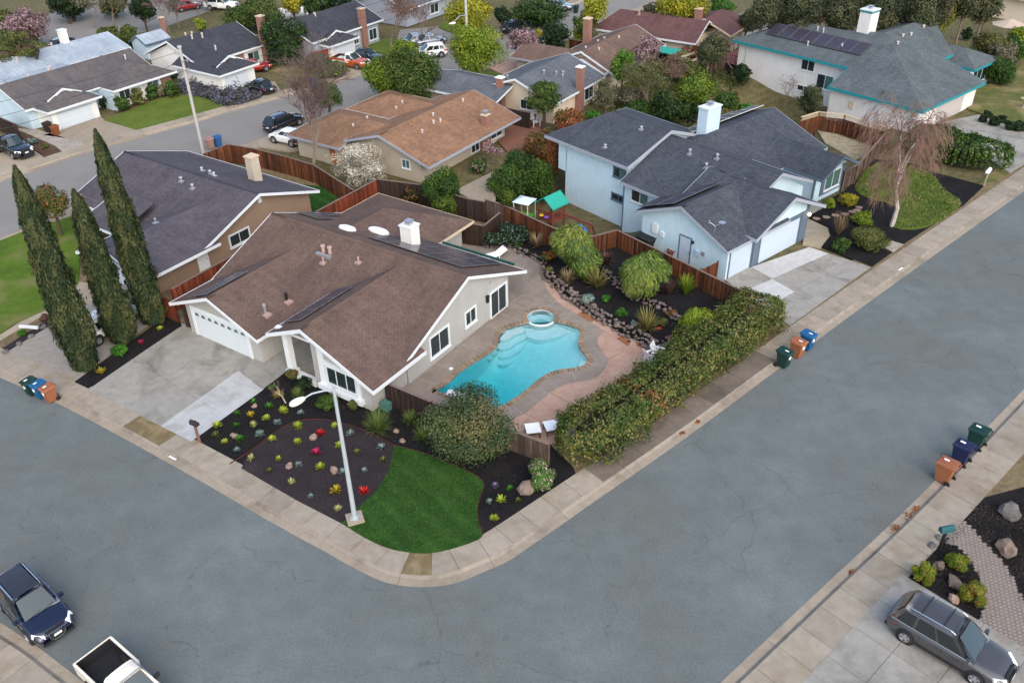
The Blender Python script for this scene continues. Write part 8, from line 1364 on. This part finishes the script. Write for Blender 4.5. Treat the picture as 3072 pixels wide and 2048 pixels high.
    gr_ = obj('grille', MB().hexa([(hl - .10, -hw * .36, .42), (hl - .10, hw * .36, .42), (hl - .16, hw * .36, .42), (hl - .16, -hw * .36, .42)], [(hl - .13, -hw * .44, zh + .16), (hl - .13, hw * .44, zh + .16), (hl - .22, hw * .44, zh + .16), (hl - .22, -hw * .44, zh + .16)]).box(hl - .06, hl + .012, -hw * .36, hw * .36, .36, zh + .06), 'plastic_black', o)
    obj('plate', MB().box(hl + .014, hl + .03, -.17, .17, zh - .14, zh - .03), 'plate_white', o); obj('bumper', MB().box(hl - .3, hl + .004, -hw * .72, hw * .72, .26, .38), 'plastic_black', o)
    if not pk: obj('bumper', MB().box(-hl - .004, -hl + .25, -hw * .82, hw * .82, .3, .44), 'plastic_black', o); obj('plate', MB().box(-hl - .02, -hl - .004, -.17, .17, .62, .74), 'plate_white', o)
    if badge == 'rings':
        f = MB()
        for i in range(4):
            c = (hl + .03, -.135 + .09 * i, zh + .06); f.path([(c[0], c[1] + .058 * math.cos(2 * math.pi * k / 14), c[2] + .058 * math.sin(2 * math.pi * k / 14)) for k in range(15)], .008, 4)
        obj('badge', f, 'chrome', o); fr = MB(); pts = [(hl + .02, -hw * .38, zh + .13), (hl + .02, hw * .38, zh + .13), (hl + .02, hw * .34, zh - .12), (hl + .0, hw * .22, .36), (hl + .0, -hw * .22, .36), (hl + .02, -hw * .34, zh - .12), (hl + .02, -hw * .38, zh + .13)]; fr.path(pts, .022, 6); obj('grille_frame', fr, 'chrome', o)
    if badge == 'oval': obj('badge', MB().add([(hl + .02 - .002, .1 * math.cos(t), zh + .1 + .045 * math.sin(t)) for t in [2 * math.pi * k / 14 for k in range(14)]], [tuple(range(14))]), 'chrome', o)
    r_ = .35 if not sd else .32; wb = L * .585
    for x in (-hl + L * .195, -hl + L * .195 + wb):
        for s in (1, -1):
            obj('wheel_arch', MB().tube((x, s * (hw - .26), r_ + .02), (x, s * (hw + .004), r_ + .02), r_ + .075, r_ + .07, 22), 'plastic_black', o); wheel(o, x, s * (hw - .085), r_, .22)
    if pk:
        xb0, xb1 = -hl, -hl + L * .41; zt_ = zb + .06
        obj('bed_side', MB().box(xb0 + .06, xb1, hw - .09, hw, .5, zt_).box(xb0 + .06, xb1, hw - .1, hw + .01, zt_ + .001, zt_ + .03), paint, o); obj('bed_side', MB().box(xb0 + .06, xb1, -hw, -hw + .09, .5, zt_).box(xb0 + .06, xb1, -hw - .01, -hw + .1, zt_ + .001, zt_ + .03), paint, o); obj('tailgate', MB().box(xb0, xb0 + .056, -hw + .02, hw - .02, .55, zt_ + .02), paint, o); obj('bed_front', MB().box(xb1 - .06, xb1 - .004, -hw + .1, hw - .1, .5, zt_), paint, o)
        fl = MB().box(xb0 + .06, xb1 - .064, -hw + .095, hw - .095, .5, .56)
        for k in range(9): y = -hw + .2 + k * (W - .4) / 8; fl.box(xb0 + .1, xb1 - .1, y - .04, y + .04, .56, .58)
        obj('bed_liner', fl, 'plastic_black', o); ln = MB(); ln.box(xb0 + .062, xb1 - .07, hw - .105, hw - .092, .56, zt_ - .01).box(xb0 + .062, xb1 - .07, -hw + .092, -hw + .105, .56, zt_ - .01).box(xb0 + .058, xb0 + .07, -hw + .11, hw - .11, .56, zt_ - .01).box(xb1 - .078, xb1 - .066, -hw + .11, hw - .11, .56, zt_ - .01); obj('liner_wall', ln, 'plastic_black', o)
        obj('bumper', MB().box(-hl - .12, -hl - .006, -hw * .9, hw * .9, .42, .58), 'chrome', o)
        for s in (1, -1): obj('taillight', MB().box(xb0 - .012, xb0 + .05, s * (hw - .06) - .055, s * (hw - .06) + .055, .7, .95), 'taillamp', o)
    return o
gloss('paint_navy', S(28, 34, 62, .8), .12, .3, 1.0); gloss('paint_grey', S(84, 82, 84, .7), .3, .3, 1.0); gloss('paint_white', (.76, .76, .73), .25, 0, .6); gloss('paint_black', (.012, .013, .016), .12, .2, 1.0); gloss('paint_orange', S(188, 84, 40, .85), .2, .1, 1.0); gloss('paint_silver', S(176, 182, 190, .8), .25, .6, .8); gloss('paint_cream', S(232, 224, 206, .9), .3, 0, .4); gloss('paint_red', S(150, 34, 34), .2, .1, .8); gloss('roof_glass', (.02, .018, .02), .06, 0, 1)
# grey SUV in the lower right drive: near-side wheels stand on these two points
wr, wf = P(*s8(1285, 1203), .15), P(*s8(1895, 1570), .15); d = (wf - wr); ang = math.atan2(d.y, d.x); Ls = d.length / .585; left = Vector((-d.y, d.x, 0)).normalized(); c = (wr + wf) / 2 + left * (.93 - .02) + d.normalized() * (Ls * (.5 - .195 - .585 / 2))
vehicle('grey sport utility car with roof rails parked in the lower right driveway', (c.x, c.y, .15), ang, 'paint_grey', 'suv', Ls, 1.95, 1.74, badge='oval')
fl_, fr_ = P(*s5(655, 985), .5), P(*s5(305, 1218), .5); d = (fl_ - fr_).normalized(); fwd = Vector((d.y, -d.x, 0)); mid_ = (fl_ + fr_) / 2 + fwd * .35; c = mid_ - fwd * 2.32
vehicle('dark navy sport utility car with silver roof rails at the lower left kerb', (c.x, c.y, .0), math.atan2(fwd.y, fwd.x), 'paint_navy', 'suv', 4.64, 1.9, 1.66, badge='rings', roofpanel='roof_glass')
tl, tr = P(*s5(962, 1162), 1.14), P(*s5(650, 1395), 1.14); d = (tl - tr).normalized(); fwd = Vector((d.y, -d.x, 0)); mid_ = (tl + tr) / 2; Wp = (tl - tr).length; c = mid_ + fwd * 2.55
vehicle('cream-white pickup truck with empty black bed at the bottom left edge', (c.x, c.y, .0), math.atan2(fwd.y, fwd.x), 'paint_cream', 'pickup', 5.1, max(1.75, Wp), 1.72, 'pickup truck', 'parked_pickup')
w1, w2 = P(*s1(885, 508), .14), P(*s1(1178, 308), .14); d = w2 - w1; c = (w1 + w2) / 2 + Vector((-d.y, d.x, 0)).normalized() * .85; vehicle('white wagon half hidden behind the cypresses in the left driveway', (c.x, c.y, .14), math.atan2(d.y, d.x), 'paint_white', 'suv', d.length / .585, 1.85, 1.6)
def far_car(px, deg, paint, kind, label, L=4.4, W=1.8, Ht=1.5, z=.1, cat='car', name='parked_car', **k):
    q = P(*px, z + .6); return vehicle(label, (q.x, q.y, z), R(deg), paint, kind, L, W, Ht, cat, name, 'cars parked along the far street', detail=False, **k)
far_car(r1(120, 1300), -38, 'paint_black', 'pickup', 'dark pickup truck facing the street at the far left', 5.2, 1.95, 1.8, cat='pickup truck', name='parked_pickup'); far_car(r2(55, 760), 140, 'paint_black', 'sedan', 'dark sedan with red tail lights in front of the lavender bank'); far_car(r2(270, 1075), 56, 'paint_black', 'suv', 'black sport utility car parked on the far street', 4.6, 1.85, 1.65, rails=False); far_car(r2(300, 1205), 150, 'paint_white', 'suv', 'white hatchback in the tan house driveway', 4.0, 1.75, 1.5, .14, rails=False)
far_car(r2(865, 545), -25, 'paint_orange', 'pickup', 'orange and white vintage pickup with white roof', 4.8, 1.9, 1.75, .14, 'pickup truck', 'parked_pickup', roofm='paint_white', two='paint_white'); far_car(r2(1005, 492), -28, 'paint_black', 'sedan', 'dark car behind the orange pickup', z=.14); far_car(r2(1545, 460), 200, 'paint_white', 'suv', 'white sport utility car near the bare tree', 4.6, 1.85, 1.65, rails=False); far_car(r2(1560, 352), 30, 'paint_silver', 'sedan', 'silver sedan beside the bare tree'); far_car(r2(1450, 350), 30, 'paint_silver', 'sedan', 'grey-blue car partly behind the small bare tree')
far_car(r3(115, 232), 56, 'paint_black', 'suv', 'dark car at the kerb beside the pink tree', rails=False); far_car(r3(520, 45), -20, 'paint_silver', 'sedan', 'silver-blue car at the end of the clipped hedge'); far_car(r1(1955, 45), -10, 'paint_white', 'pickup', 'white truck parked at the top left', 5.2, 1.9, 1.8, cat='pickup truck', name='parked_pickup'); far_car(r1(560, 385), 80, 'paint_black', 'suv', 'dark car beside the pale roof', rails=False); far_car(r1(1650, 50), 40, 'paint_red', 'sedan', 'reddish car under the bare tree at the top'); far_car(r2(5, 585), 30, 'paint_red', 'sedan', 'red car nose beside the dark-roofed ranch house')
q = P(*r2(320, 120), 1.5); o = empty('covered_boat', (q.x, q.y, .05), R(30), 'white covered boat beyond the dark conifer', 'boat'); bm = bmesh.new(); bmesh.ops.create_icosphere(bm, subdivisions=3, radius=1)
for v in bm.verts: v.co = Vector((v.co.x * 2.9, v.co.y * 1.2 * (1 - .25 * max(0, v.co.x)), 1.5 + v.co.z * .95 + .15 * noise.noise(v.co * 2)))
me = bpy.data.meshes.new('cover'); bm.to_mesh(me); bm.free(); obj('cover', me, 'dome', o, True); obj('trailer', MB().box(-2.6, 2.4, -.7, .7, .35, .5).tube((-.8, -1.0, .35), (-.8, 1.0, .35), .33, .33, 14), 'black', o)
